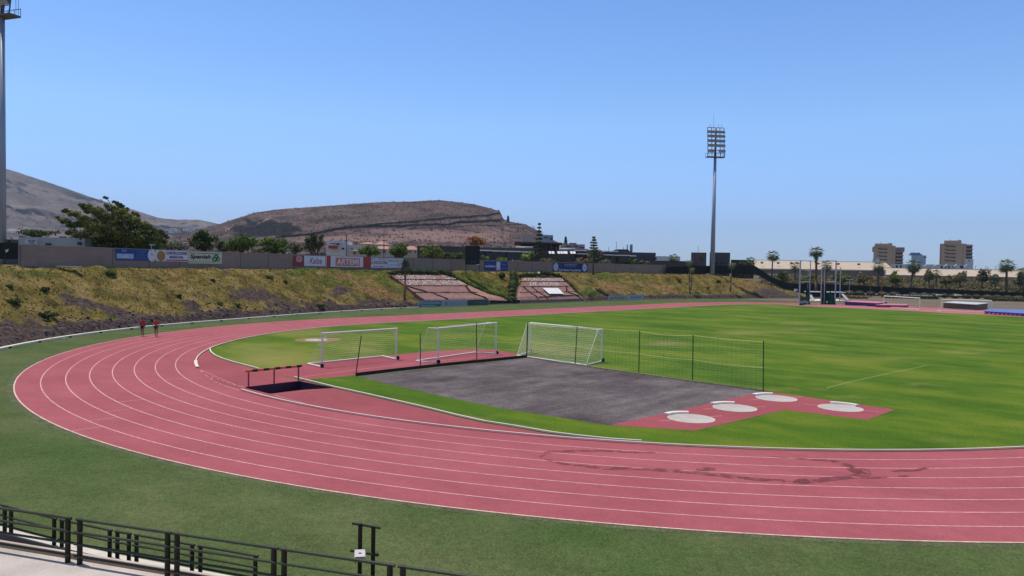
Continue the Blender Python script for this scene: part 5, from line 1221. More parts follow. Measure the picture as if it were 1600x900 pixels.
# ------------------------------------------------------------------ hills
def lerp_tab(tab, x): return float(np.interp(x, [a for a, b in tab], [b for a, b in tab]))
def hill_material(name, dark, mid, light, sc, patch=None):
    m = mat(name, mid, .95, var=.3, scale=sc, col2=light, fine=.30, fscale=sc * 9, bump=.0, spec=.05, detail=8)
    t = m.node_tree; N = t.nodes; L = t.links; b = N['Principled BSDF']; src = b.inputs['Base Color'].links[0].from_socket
    a = N.new('ShaderNodeAttribute'); a.attribute_name = 'rock_shade'; sp = N.new('ShaderNodeSeparateColor'); L.new(a.outputs['Color'], sp.inputs[0])
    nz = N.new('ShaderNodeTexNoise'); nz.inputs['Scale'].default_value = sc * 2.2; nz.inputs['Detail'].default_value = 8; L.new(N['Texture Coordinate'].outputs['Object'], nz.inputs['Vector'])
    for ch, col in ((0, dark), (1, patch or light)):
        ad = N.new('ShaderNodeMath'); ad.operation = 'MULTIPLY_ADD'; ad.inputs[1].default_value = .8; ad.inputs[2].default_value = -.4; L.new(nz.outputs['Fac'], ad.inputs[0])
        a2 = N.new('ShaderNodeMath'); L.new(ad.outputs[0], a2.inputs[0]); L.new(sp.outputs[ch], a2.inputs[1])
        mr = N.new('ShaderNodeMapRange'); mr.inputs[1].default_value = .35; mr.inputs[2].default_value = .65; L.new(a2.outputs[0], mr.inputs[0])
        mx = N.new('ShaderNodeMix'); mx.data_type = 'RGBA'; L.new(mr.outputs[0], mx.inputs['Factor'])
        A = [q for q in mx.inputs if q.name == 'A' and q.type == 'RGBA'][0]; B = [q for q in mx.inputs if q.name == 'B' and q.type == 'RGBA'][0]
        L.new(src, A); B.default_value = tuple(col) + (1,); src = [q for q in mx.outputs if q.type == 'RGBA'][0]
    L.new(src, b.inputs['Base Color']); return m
def hill(name, sil, x0, x1, step, ybase, r0, r1, m, ledges=(), amp=(6, 22), marks=(), nq=70, fr=.012, power=1.0):
    xs = np.arange(x0, x1 + .1, step); vs = []; cols = []; nrow = nq + 3
    for x in xs:
        yr = lerp_tab(sil, x); yb = lerp_tab(ybase, x); ys = [yb + (yr - yb) * k / nq for k in range(nq + 1)]
        w = []
        for y in ys:
            f = 1.0
            for tab, th in ledges:
                if tab[0][0] <= x <= tab[-1][0] and abs(y - lerp_tab(tab, x)) < th: f = .03
            w.append(f)
        cw = np.cumsum(w); cw = (cw - cw[0]) / (cw[-1] - cw[0] + 1e-9) if cw[-1] > cw[0] else np.linspace(0, 1, nq + 1)
        col = []
        for k, y in enumerate(ys):
            q = cw[k] ** power; r = r0 + (r1 - r0) * q; P = pd(x, y, r)
            fd_ = min(1, k / 6) * min(1, (nq - k) / 5)
            for tab, th in ledges:
                if tab[0][0] <= x <= tab[-1][0]: fd_ *= .25 + .75 * min(1, abs(y - lerp_tab(tab, x)) / 7)
            nzv = noise.fractal(Vector((P.x * fr, P.y * fr, 3.7)), .7, 2.1, 6)
            P = P + FH * nzv * amp[1] * fd_ + Z * noise.fractal(Vector((P.x * fr * 1.6, P.y * fr * 1.6, 9)), .6, 2.1, 5) * amp[0] * fd_
            if k >= nq - 1: P = P + Z * noise.noise(Vector((x * .35, 1, 2))) * r1 * .0006
            vs.append(P); c = [0, 0]
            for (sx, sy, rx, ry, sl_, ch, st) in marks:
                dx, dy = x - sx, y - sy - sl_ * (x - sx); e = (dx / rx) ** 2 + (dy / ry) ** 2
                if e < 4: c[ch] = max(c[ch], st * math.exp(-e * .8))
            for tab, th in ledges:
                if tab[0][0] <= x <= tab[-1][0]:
                    dd_ = abs(y - lerp_tab(tab, x)); c[0] = max(c[0], .95 * max(0, 1 - dd_ / (th * 1.6)))  # cliff faces darkened in the colour too, on top of their real shade
            cols.append(c)
        top = vs[-1]
        vs.append(top + FH * (r1 * .12) - Z * (r1 * .02)); cols.append([0, 0]); vs.append(Vector((top.x, top.y, -20)) + FH * (r1 * .3)); cols.append([0, 0])
    n = len(xs); fs = [(i * nrow + j, (i + 1) * nrow + j, (i + 1) * nrow + j + 1, i * nrow + j + 1) for i in range(n - 1) for j in range(nrow - 1)]
    o = link_mesh(name, vs, fs, m, None, True); o['kind'] = 'structure'; ca = o.data.color_attributes.new('rock_shade', 'FLOAT_COLOR', 'POINT')
    for k, c in enumerate(cols): ca.data[k].color = (c[0], c[1], 0, 1)
    return o
SIL = [(230, 379), (262, 372), (300, 362), (340, 351), (370, 341), (400, 332), (430, 327.5), (470, 324.5), (520, 321), (560, 318), (600, 315.5), (640, 315), (685, 312.5), (710, 315), (740, 319), (765, 325), (781, 330), (784, 336), (787, 343), (800, 347), (820, 350), (835, 357), (850, 367), (870, 378), (885, 382), (905, 388), (930, 394), (960, 400), (1000, 406), (1060, 412)]
led1 = [(440, 371), (480, 366), (520, 359), (560, 354), (600, 353), (640, 352), (700, 350), (745, 345), (786, 343)]
led2 = [(545, 356), (600, 349), (650, 345.5), (700, 341), (740, 338), (782, 333)]
led3 = [(640, 357), (700, 354.5), (760, 352), (815, 350.5)]
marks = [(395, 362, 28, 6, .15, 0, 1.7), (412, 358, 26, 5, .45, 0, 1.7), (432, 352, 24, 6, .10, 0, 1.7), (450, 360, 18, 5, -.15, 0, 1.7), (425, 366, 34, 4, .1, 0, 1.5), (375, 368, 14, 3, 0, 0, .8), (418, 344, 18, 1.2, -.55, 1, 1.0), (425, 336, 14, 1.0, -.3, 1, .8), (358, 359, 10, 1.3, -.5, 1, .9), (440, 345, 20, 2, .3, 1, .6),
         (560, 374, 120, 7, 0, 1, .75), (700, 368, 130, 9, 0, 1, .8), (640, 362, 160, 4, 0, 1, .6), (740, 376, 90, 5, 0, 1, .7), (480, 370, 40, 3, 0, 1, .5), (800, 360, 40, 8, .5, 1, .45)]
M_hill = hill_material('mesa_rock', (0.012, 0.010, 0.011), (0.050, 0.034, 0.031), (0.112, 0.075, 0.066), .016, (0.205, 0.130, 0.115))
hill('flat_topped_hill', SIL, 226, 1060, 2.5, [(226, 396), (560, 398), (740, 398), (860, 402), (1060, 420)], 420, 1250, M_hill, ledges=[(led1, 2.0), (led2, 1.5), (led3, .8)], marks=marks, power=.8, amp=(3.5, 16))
SIL2 = [(-120, 222), (-40, 248), (9, 263), (50, 276.5), (100, 293), (150, 311), (200, 325), (250, 341), (280, 343.5), (310, 343), (330, 347), (345, 351), (380, 361), (420, 374), (470, 388)]
M_mtn = hill_material('mountain_slope', (0.050, 0.040, 0.042), (0.088, 0.068, 0.062), (0.145, 0.112, 0.100), .0045, (0.27, 0.23, 0.21))
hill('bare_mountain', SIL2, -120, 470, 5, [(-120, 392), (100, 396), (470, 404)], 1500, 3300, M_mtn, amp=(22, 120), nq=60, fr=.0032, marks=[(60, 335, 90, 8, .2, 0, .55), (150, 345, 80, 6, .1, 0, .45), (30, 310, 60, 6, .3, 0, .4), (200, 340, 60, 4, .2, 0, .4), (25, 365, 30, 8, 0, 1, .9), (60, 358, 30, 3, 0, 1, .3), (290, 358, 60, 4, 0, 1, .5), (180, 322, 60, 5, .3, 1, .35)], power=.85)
# bushes dotting the near hill
def hill_scrub():
    rr = np.random.default_rng(31); mb = MB(); o = bpy.data.objects['flat_topped_hill']; V = [v.co.copy() for v in o.data.vertices]; nrow = 73
    for _ in range(6500):
        v = V[rr.integers(0, len(V))]
        if v.z < 10: continue
        s = rr.uniform(.5, 1.7); leaves(mb, v + Vector((rr.uniform(-4, 4), rr.uniform(-4, 4), s * .3)), (s, s, s * .6), 7, s * .9, rr, .3)
    tag(mb.build('hill_scrub', leafmat('leaf_hill', (0.050, 0.042, 0.030), (0.085, 0.070, 0.045))), 'sparse dry scrub dotted over the flat-topped hill', 'scrub', kind='stuff')
hill_scrub()

# ------------------------------------------------------------------ floodlight masts
M_mast = mat('mast_galvanised', (0.33, 0.37, 0.43), .45, metal=.25, var=.05, scale=.2); M_frame = mat('mast_frame', (0.13, 0.12, 0.14), .6, metal=.3); M_lampd = mat('floodlight_shell', (0.09, 0.08, 0.09), .6); M_glass = mat('floodlight_glass', (0.40, 0.40, 0.42), .25)
def mast(base, H_, label, rot, rb, rt):
    t = thing('floodlight_mast', label, 'floodlight mast', base, 'floodlight masts'); b = Vector(base)
    MB().tube(b, b + Z * H_, rb, rt, 24).build('mast', M_mast, t, True); MB().tube(b + Z * H_, b + Z * (H_ + 8.2), rt * .8, rt * .6, 12).build('upper_pole', M_frame, t, True)
    ex = Vector((math.cos(rot), math.sin(rot), 0)); ey = Vector((-ex.y, ex.x, 0)); top = b + Z * H_      # ey: towards the pitch
    mb = MB(); mb.box(top + Z * .1, (5.0, 1.7, .22), ax=(ex, ey, Z))
    for s_ in (-.8, .8): mb.tube(top + ey * s_ - ex * 2.5 + Z * 1.2, top + ey * s_ + ex * 2.5 + Z * 1.2, .05, n=6)
    for s_ in (-2.5, -1.25, 0, 1.25, 2.5):
        for r_ in (-.8, .8): mb.tube(top + ey * r_ + ex * s_ + Z * .2, top + ey * r_ + ex * s_ + Z * 1.25, .04, n=6)
    mb.build('platform', M_frame, t)
    fr = MB(); lean = ey * -.9
    def F(u, z): return top + ex * u + Z * z + ey * .75 + lean * (z / 8.2)
    for u in (-2.35, -1.2, 1.2, 2.35): fr.tube(F(u, .2), F(u, 8.2), .10, n=6)
    for z in (1.9, 3.4, 4.7, 6.0, 7.2, 8.2): fr.tube(F(-2.4, z), F(2.4, z), .09, n=6)
    for z in (1.9, 4.7, 8.0): fr.tube(F(0, z), b + Z * (H_ + z), .06, n=6)
    fr.build('lamp_frame', M_frame, t); lad = MB()
    for s_ in (-.18, .18): lad.tube(top - ex * 2.5 - ey * .3 + ey * s_, top - ex * 2.2 - ey * .5 + ey * s_ + Z * 4.6, .03, n=5)
    lad.build('ladder', M_frame, t)
    rod = MB(); rod.tube(F(.55, 7.2), F(.55, 12.0), .05, .02, 6)
    for u in (-1.7, -.8, 1.6): rod.tube(F(u, 8.2), F(u, 9.3), .035, n=5)
    rod.build('lightning_rod', M_frame, t)
    for z in (1.9, 3.4, 4.7, 6.0, 7.2):
        for u in np.linspace(-2.15, 2.15, 8):
            if z == 1.9 and abs(u) < .5: continue
            c = F(u, z) + ey * .25 - Z * .12; d = (ey * .80 - Z * .60).normalized()
            hd = MB().tube(c - d * .22, c + d * .30, .27, .42, 10, True).build('floodlight', M_lampd, t); MB().tube(c + d * .301, c + d * .315, .38, n=10).build('lens', M_glass, hd)
    return t
p1 = pd(1113, 417, 208); mast((p1.x, p1.y, 5.9), (hor(1116) - 247) / FPX * 208 + 6.96 - 5.9, 'slim floodlight mast beyond the right part of the bank', math.atan2(-RH.y, -RH.x) + .12, .68, .36)
p2 = pd(3.2, 395, 105); mast((p2.x, p2.y, 5.9), (hor(3) - 31) / FPX * 105 + 6.96 - 5.9, 'thick floodlight mast cut by the left and top picture edges', math.atan2(-RH.y, -RH.x) - .35, .54, .32)

# ------------------------------------------------------------------ buildings
M_plaster = mat('white_plaster', (0.62, 0.60, 0.56), .9, var=.06, scale=.3); M_dkwin = mat('dark_window', (0.018, 0.018, 0.022), .25, spec=.5); M_dkb = mat('dark_brown_render', (0.085, 0.058, 0.056), .9, var=.12, scale=.15); M_dkb2 = mat('grey_brown_render', (0.16, 0.12, 0.115), .9, var=.1, scale=.15)
M_tan = mat('tan_sunlit_render', (0.58, 0.37, 0.23), .9, var=.05, scale=.1); M_tan2 = mat('tan_dark_render', (0.34, 0.22, 0.15), .9, var=.06, scale=.1); M_tile = mat('pink_tile', (0.42, 0.22, 0.18), .9, var=.15, scale=1.0); M_croof = mat('cream_roofing', (0.50, 0.40, 0.30), .9, var=.06, scale=.2, fine=.04, fscale=1)  # tower front lightened to look sunlit; dark tan gives wings their shaded look
M_crb = mat('cream_render', (0.55, 0.44, 0.32), .9, var=.1, scale=.3); M_slab = mat('white_slab', (0.80, 0.78, 0.76), .8, var=.05); M_brw = mat('brown_pink_render', (0.30, 0.205, 0.175), .9, var=.12, scale=.2)
REF = None                                       # (centre column, depth): axes of the building now being made
def fbox(mb, px0, px1, py0, py1, depth, thick, z0=None, front=0.0):
    if REF:
        P0 = pd(REF[0], 430, REF[1]); n_ = Vector((P0.x - CP.x, P0.y - CP.y, 0)).normalized(); r_ = Vector((n_.y, -n_.x, 0)); P1 = P0 + n_ * (depth - REF[1])
        def hit(px, py): d = ray(px, py); return CP + d * ((P1 - CP).dot(n_) / d.dot(n_))
        pm = (px0 + px1) / 2; a, b = hit(px0, py0), hit(px1, py0); w = abs((b - a).dot(r_)); zt = hit(pm, py0).z; zb = hit(pm, py1).z if z0 is None else z0
        c = (a + b) / 2; c = Vector((c.x, c.y, 0)) + n_ * (thick / 2 - front); mb.box((c.x, c.y, (zt + zb) / 2), (w, thick, zt - zb), ax=(r_, n_, Z)); return Vector((c.x, c.y, zb))
    """box whose front face, at this distance, spans the given columns; runs back by thick metres"""
    pm = (px0 + px1) / 2; a, b = pd(px0, py0, depth), pd(px1, py0, depth); w = (px1 - px0) / FPX * depth; zt = pd(pm, py0, depth).z; zb = pd(pm, py1, depth).z if z0 is None else z0
    c = pd(pm, (py0 + py1) / 2, depth); c = Vector((c.x, c.y, 0)) + FH * (thick / 2 - front); mb.box((c.x, c.y, (zt + zb) / 2), (w, thick, zt - zb), ax=(RH, FH, Z)); return Vector((c.x, c.y, zb))
def building(name, label, px0, px1, py0, z0, depth, thick, m, wins=(), cat='building', wm=None, roof=None, group=None):
    global REF
    REF = ((px0 + px1) / 2, depth) if px0 > 1060 else None
    mb = MB(); b = fbox(mb, px0, px1, py0, 0, depth, thick, z0); t = thing(name, label, cat, b, group); mb.build('walls', m, t)
    for w in wins: q = MB(); fbox(q, w[0], w[1], w[2], w[3], depth, .3, None, .06); q.build('window', wm or M_dkwin, t)
    if roof:
        q = MB(); zt = pd((px0 + px1) / 2, py0, depth).z; w = (px1 - px0) / FPX * depth; c = Vector((b.x, b.y, zt)); e = .4
        A = [c + RH * (sx * (w / 2 + e)) + FH * (sy * (thick / 2 + e)) for sx, sy in ((-1, -1), (1, -1), (1, 1), (-1, 1))]; h = roof / FPX * depth; R1, R2 = c - RH * w * .22 + Z * h, c + RH * w * .22 + Z * h
        q.add([p + Z * .02 for p in A] + [R1, R2], [(0, 1, 5, 4), (1, 2, 5), (2, 3, 4, 5), (3, 0, 4), (3, 2, 1, 0)]); q.build('roof', M_tile, t)
    REF = None
    return t
building('low_building', 'long low whitish building with small sign and two dark windows behind the left wall', 29, 133, 371, 5.6, 98, 9, mat('grey_white_plaster', (0.40, 0.40, 0.38), .9, var=.08, scale=.4), [(71, 78, 380, 384), (121, 126, 378, 383)])
bw = bpy.data.objects['low_building']; q = MB(); fbox(q, 40, 59, 374, 381, 98, .12, None, .12); q.build('sign_plate', mat('sign_plate', (.48, .50, .52), .6), bw)
a_, b_ = pd(44, 377.4, 97.85), pd(55, 377.4, 97.85); text_obj('lettering', 'BAR CAFE', a_, (b_ - a_).normalized(), Z, (b_ - a_).length, .2, m_blue, bw, .03, bold=.03); a_ = pd(45.5, 380.3, 97.85); text_obj('lettering', 'HOTEL', a_, (b_ - pd(44, 377.4, 97.85)).normalized(), Z, .65, .18, m_blue, bw, .03, bold=.03)
for sx in (32, 92, 98, 108): q = MB(); fbox(q, sx, sx + 3, 369.5, 371.2, 100, .5); tag(q.build('roof_vent', M_dkb), {32: 'dark vent box at the left end of the low white roof', 92: 'dark vent box in the middle of the low white roof', 98: 'vent box just right of the middle of the low white roof', 108: 'vent box towards the tree on the low white roof'}[sx], 'roof vent', 'vents on the low roof')
building('service_shed', 'grey shed beside the foot of the left mast', 9, 29, 374, 5.6, 104, 5, mat('shed_grey', (.10, .10, .12), .8), [(11, 14, 374.5, 379)])
# dark mesh gate
gt = thing('mesh_gate', 'dark green mesh screen gate left of the block wall, with a torn pale patch', 'gate', pd(14, 404, 86)); q = MB(); fbox(q, -30, 28.5, 379, 404.5, 86, .06); q.build('mesh_screen', mat('dark_mesh', (0.012, 0.022, 0.016), .9, var=.3, scale=2), gt)
q = MB(); [fbox(q, x, x + .9, 378.5, 405, 85.9, .08) for x in (-12, 8, 27.6)]; q.build('frame', M_gpost, gt); q = MB(); q.add([pd(7.5, 389, 85.8), pd(9, 391, 85.8), pd(13.5, 388.5, 85.8), pd(12.5, 393, 85.8), pd(9.5, 394.5, 85.8)], [(0, 1, 4), (1, 2, 3), (1, 3, 4)]); q.build('torn_patch', m_w, gt)
dw = MB(); fbox(dw, 38.3, 42.2, 393.5, 404, 76.0 + 8.2, .08); tag(dw.build('wall_doorway_panel', mat('pale_panel', (.30, .24, .2), .8)), 'thin pale panel leaning on the left end of the block wall', 'panel')
q = MB(); c = pd(108, 416.3, 82); q.box((c.x, c.y, c.z), (2.6, .5, .05), ax=(RH, FH, Z)); tag(q.build('white_strip', m_w), 'white strip lying along the top of the bank under the wall', 'strip')
# shelter behind the wall right of the big tree
sh_ = thing('roof_shelter', 'small flat shelter roof on thin posts behind the wall, right of the wind-bent tree', 'shelter', pd(258, 390, 105)); q = MB(); fbox(q, 246, 273, 383, 384.2, 105, 3); q.build('roof', mat('shelter_roof', (.22, .25, .22), .8), sh_)
q = MB(); [fbox(q, x, x + .8, 384, 392, 105, .1) for x in (248, 256, 264, 271)]; q.build('post', M_galv, sh_); q = MB(); fbox(q, 249, 270, 386, 392, 107.5, .2); q.build('back_panel', mat('shelter_back', (.20, .20, .24), .8), sh_)
lp_ = thing('wall_lamp', 'small white-headed lamp above the wall at the blue board', 'lamp', pd(237, 390, 92)); q = MB(); fbox(q, 236, 237, 383, 392, 92, .08); q.build('post', M_galv, lp_); q = MB(); fbox(q, 233, 240.5, 382, 383, 92, .3); q.build('head', m_w, lp_)
# houses behind the red boards
building('white_house', 'white flat-roofed house left of the cream ones, behind the red boards', 512.5, 541, 376, 5, 250, 12, M_plaster, [(526, 530, 380, 383), (534, 538, 387, 390), (516, 532, 380, 381.2)])
building('white_annex', 'small white block right of the white flat-roofed house', 546.5, 560, 383, 5, 255, 8, M_plaster, [(549, 551, 388, 391)])
q = MB(); fbox(q, 513, 524, 383.5, 388, 248, 3); tag(q.build('red_awning', mat('awning_red', (.36, .07, .05), .9)), 'red awning on the front of the white house', 'awning')
building('cream_house', 'lowest cream house directly above the ARTEMI board', 547, 575, 391.5, 5, 225, 8, M_crb, [(552, 556, 394, 397), (562, 566, 394, 397)], roof=1.5)
building('pink_roof_house', 'cream house with pink tiled roof between two green trees', 584, 612, 389, 5, 240, 9, M_crb, [(588, 592, 391, 395), (598, 602, 391, 395)], roof=5)
building('upper_pink_house', 'higher pale house with broad pink roof behind the green trees', 588, 606, 382, 5, 275, 9, M_crb, [(592, 594, 384, 387), (600, 602, 384, 387)], roof=5)
building('right_pink_house', 'pale house with pink hipped roof right of the dense green tree', 634, 653, 390, 5, 255, 8, M_crb, [(640, 642, 392, 395), (648, 650, 392, 395)], roof=6)
building('peeking_cream_house', 'small cream house peeking out left of the small fresh green tree', 566, 584, 381, 5, 285, 6, M_crb, [(576, 578, 383, 385)], roof=3)
for x, y0, y1, lb in ((541.3, 366, 392, 'thin dark pole beside the white house'), (600, 376, 400, 'thin grey pole before the pink roofs'), (440, 370, 400, 'thin dark pole behind the tree pair')):
    q = MB(); a_ = pd(x, y0, 200); q.tube((a_.x, a_.y, 5), a_, .12, n=6); tag(q.build('utility_pole', M_frame), lb, 'pole')
# long dark brick line and modern building
building('long_dark_building', 'long low dark building with a white roof slab edge behind the scoreboard', 682, 853, 386.5, 5, 190, 18, M_dkb, [(738, 756, 394, 407), (760, 790, 394, 410), (792, 826, 394, 411), (828, 846, 395, 411)])
lb_o = bpy.data.objects['long_dark_building']
for k, (x0, x1) in enumerate([(731, 743.2), (743.8, 768.2), (768.8, 781.3), (781.9, 793.3), (793.9, 814.8), (815.6, 834)]): q = MB(); fbox(q, x0, x1, 390.0 + (x0 - 731) * .034, 391.9 + (x0 - 731) * .034, 190, 1.6, None, 1.5); q.build('slab_edge', M_slab, lb_o)
building('rear_grey_line', 'low dark wall line above the olive tree, left of the long dark building', 655, 735, 384.5, 5, 235, 8, M_dkb)
building('pale_arched_building', 'small pale building with arches on the roof line behind the long dark building', 774, 800, 382.5, 8, 260, 8, M_crb, [(777, 779, 385, 388), (781, 783, 385, 388), (786, 791, 383.5, 385), (797, 799, 384, 388)])
building('pink_cylinder_house', 'plain pinkish rounded house end behind the orange tree', 758, 769, 379, 8, 290, 6, mat('pink_render', (.42, .26, .25), .9))
for x0, x1, y, lb in ((806, 833, 387.5, 'thick grey ventilation duct lying on the roof left of the layered pine'), (874, 899, 390, 'thick pale ventilation duct on the roof right of the dark block')):
    q = MB(); a_, b_ = pd(x0, y, 200), pd(x1, y, 200); q.tube(a_, b_, .42, n=14); tag(q.build('roof_duct', mat('duct_metal', (.36, .36, .34), .5, var=.1), None, True), lb, 'duct', 'ducts on the dark roofs')
building('dark_block_building', 'dark brown block with projecting flat roof behind the layered pine', 818, 878, 381.5, 5, 205, 14, M_dkb, [(852, 854, 383, 388), (860, 863, 383, 389), (868, 874, 386, 391)])
q = MB(); fbox(q, 804, 878, 378.6, 381.2, 205, 16, None, 1.2); o = q.build('flat_roof', M_dkb, bpy.data.objects['dark_block_building'])
building('awning_building', 'brown building with three groups of striped white awnings', 853, 902, 392, 5, 196, 5, M_dkb2, [(857, 864, 398, 405), (871, 884, 398, 407), (890, 898, 398, 407)])
ao = bpy.data.objects['awning_building']
for x0, x1 in ((857, 860.5), (861.5, 865.5), (870.5, 874.5), (875.3, 879), (879.8, 886), (890.5, 894), (894.8, 898.5)):
    a_, b_ = pd(x0, 392.6, 195.9), pd(x1, 392.6, 195.9); dn = -FH * .9 - Z * .62; q = MB(); q.add([a_, b_, b_ + dn + RH * .15, a_ + dn + RH * .15, a_ - Z * .06, b_ - Z * .06, b_ + dn + RH * .15 - Z * .06, a_ + dn + RH * .15 - Z * .06], [(3, 2, 1, 0), (4, 5, 6, 7), (0, 4, 7, 3), (2, 6, 5, 1), (2, 3, 7, 6)]); q.build('awning', M_slab, ao)
building('terrace_building', 'dark low building with two long white slab edges, right of the slender tree', 899, 992, 391.8, 5, 198, 14, M_dkb, [(943, 952, 400, 411), (954, 962, 400, 412), (966, 984, 400, 409)])
to = bpy.data.objects['terrace_building']
for x0, x1, y in ((901, 922, 396), (922.6, 944, 396.8), (944.6, 958, 397.6), (958.6, 984, 398.3), (984.6, 993, 399.2), (898, 916, 390.8), (942, 953, 392), (954, 965, 392.2)): q = MB(); fbox(q, x0, x1, y, y + 1.5, 197.9, 1.4, None, 1.3); q.build('slab_edge', M_slab, to)
q = MB(); a_ = pd(965, 389.5, 200); b_ = pd(981, 389.5, 200); c_ = pd(988, 397, 200); d_ = pd(965, 397, 200); q.add([a_, b_, c_, d_] + [v + FH * 8 for v in (a_, b_, c_, d_)], [(0, 3, 2, 1), (4, 5, 6, 7), (0, 1, 5, 4), (1, 2, 6, 5), (2, 3, 7, 6), (3, 0, 4, 7)]); q.build('sloping_roof', mat('slate_roof', (.06, .055, .06), .8), to)
ant = thing('roof_antenna', 'cluster of thin antennas on the dark low building roof', 'antenna', pd(980, 392, 201)); q = MB()
for x, y in ((951, 386), (963, 377.5), (974, 386), (980, 382)): a_ = pd(x, y, 201); q.tube(pd(x, 392, 201), a_, .06, n=5)
q.build('rods', M_frame, ant); q = MB(); fbox(q, 984.5, 988.5, 382, 394, 202, .6); q.build('panel', mat('antenna_panel', (.30, .31, .34), .7), ant); q = MB(); fbox(q, 979.5, 981, 382, 390, 202, .4); q.build('panel', M_galv, ant)
building('pale_terraces', 'pale stepped terraces with long windows, far behind the brown buildings', 880, 918, 381.5, 10, 330, 12, mat('pale_pink_render', (.40, .30, .29), .9), [(884, 893, 384, 386), (896, 903, 384, 386), (905, 913, 386, 388)])
building('rooftop_room', 'small roof-top room over the pale stepped terraces', 894, 905, 379.5, 12, 350, 6, M_dkb2)
building('pink_flat_block', 'pale pink flat-fronted block on the slope, left of the layered pine', 819, 836, 366, 10, 420, 10, mat('pale_pink_render', (.4, .3, .29)))
building('bluish_terrace_house', 'bluish white terraced house on the slope right of the layered pine', 846, 868, 367, 10, 420, 10, mat('bluish_render', (.26, .32, .38), .9), [(850, 856, 370, 372), (860, 864, 371, 375)])
building('dark_hut', 'dark grey rectangular building with two windows, left of the small palm', 991, 1029.5, 394.5, 5, 214, 10, mat('dark_grey_render', (.095, .082, .085), .9, var=.1, scale=.2), [(1001, 1006, 402, 406), (1010, 1014, 403, 406), (1022, 1026, 402, 406)])
building('white_warehouse', 'pair of low white roofs between the dark buildings', 1030, 1068, 400.5, 5, 300, 12, M_plaster)
building('low_grey_annex', 'long low dark annex along the mesh fence', 1008, 1088, 407.5, 5, 212, 6, mat('annex_grey', (.095, .078, .075), .9, var=.1))
building('brown_block', 'brown square block directly left of the floodlight mast', 1080, 1104, 394.5, 5, 216, 9, mat('brown_block', (.15, .095, .085), .9, var=.1, scale=.2), [(1094, 1097, 402, 407)])
building('grey_block', 'dark grey square block directly behind the floodlight mast', 1109, 1141, 394.5, 5, 222, 10, mat('dark_grey_render', (.1, .1, .1)), [(1117, 1123, 410, 412.5), (1125, 1131, 410, 412.5), (1132.5, 1137, 410, 412.5)])
building('end_block', 'low dark brown block right of the grey block, partly hidden by palms', 1142, 1178, 406, 5, 226, 8, mat('annex_grey', (.1, .1, .1)))
q = MB(); a_ = pd(1091, 385, 217); q.tube(pd(1091, 396, 217), a_, .05, n=5); tag(q.build('thin_aerial', M_frame), 'thin aerial on the brown square block', 'antenna')

# scoreboard
sc_ = thing('scoreboard', 'black electronic scoreboard standing against the wall left of the blue board', 'scoreboard', pd(738, 425, 147)); q = MB(); fbox(q, 727, 749.5, 384, 413.5, 147, .5); q.build('cabinet', mat('score_black', (.010, .014, .012), .6), sc_)
q = MB(); [fbox(q, x, x + 1.0, 413, 426, 147.2, .15) for x in (727.5, 748.5)]; q.build('post', M_dkb, sc_); q = MB(); fbox(q, 744, 749.5, 412.8, 413.8, 146.8, .4); q.build('shelf', m_w, sc_)
a_ = pd(736, 411, 146.7); text_obj('digits', '2 5 7', a_, RH, Z, 8 / FPX * 147, 3.2 / FPX * 147, mat('digit_grey', (.12, .15, .14), .5), sc_, .06)

# ------------------------------------------------------------------ dark mesh fence over the bank and round the far side
M_mesh = mat('windbreak_mesh', (0.010, 0.013, 0.012), .95, var=.35, scale=.8)
fpts = [(1040, 417.5, 427, 200), (1062, 416.5, 427.3, 203), (1090, 415.5, 427.5, 206), (1120, 415, 427.8, 210), (1150, 415, 428, 214), (1178, 414.5, 428.5, 219)]
def meshfence(pts, label, mm=M_mesh, post=3):
    P = [(pd(x, yt, d), pd(x, yb, d)) for x, yt, yb, d in pts]; t = thing('mesh_fence', label, 'fence', P[0][1]); mb = MB(); ps = MB()
    for (a, b), (c, d) in zip(P[:-1], P[1:]):
        n_ = (c - a).cross(Z).normalized() * .03; mb.add([b - n_, d - n_, c - n_, a - n_, b + n_, d + n_, c + n_, a + n_], [(0, 1, 2, 3), (7, 6, 5, 4), (3, 2, 6, 7)])
        ps.tube(b - Z * .2, a + Z * .1, .05, n=6)
    mb.build('screen', mm, t)
    for (a, b) in P: MB().tube(b - Z * .3, a + Z * .12, .05, n=6).build('post', M_gpost, t)
meshfence(fpts, 'dark screened fence along the top of the bank by the floodlight mast')
meshfence([(1178, 414.5, 427, 219), (1190, 422, 433, 222), (1204, 432, 441, 226), (1220, 439, 449, 230), (1238, 443, 456, 236), (1256, 443.5, 462, 240)], 'dark screened fence running down the end of the bank')
meshfence([(x, 442.5 + (x - 1256) * .043, 462 + (x - 1256) * .02, 246) for x in range(1256, 1700, 24)], 'long black screened fence behind the row of round bushes')
# ------------------------------------------------------------------ rising ground, scrub and long cream buildings on the right
def strip_ground(name, rows, m):
    vs = []; n = len(rows[0][1])
    for z, xs in rows:
        for (px, d) in xs: p = pd(px, 430, d); vs.append((p.x, p.y, z + .5 * noise.noise(Vector((px * .05, d * .1, 0))) * (1 if z > .5 else 0)))
    fs = [(j * n + i, j * n + i + 1, (j + 1) * n + i + 1, (j + 1) * n + i) for j in range(len(rows) - 1) for i in range(n - 1)]
    o = link_mesh(name, vs, fs, m, None, True); o['kind'] = 'structure'
PX = list(range(1140, 1760, 20))
strip_ground('rising_ground', [(-.1, [(x, 248) for x in PX]), (1.0, [(x, 256) for x in PX]), (3.6, [(x, 285) for x in PX]), (5.4, [(x, 315) for x in PX]), (5.6, [(x, 420) for x in PX]), (5, [(x, 900) for x in PX])], mat('scrubby_soil', (.115, .095, .045), .95, var=.3, scale=.12, fine=.3, fscale=1.2))
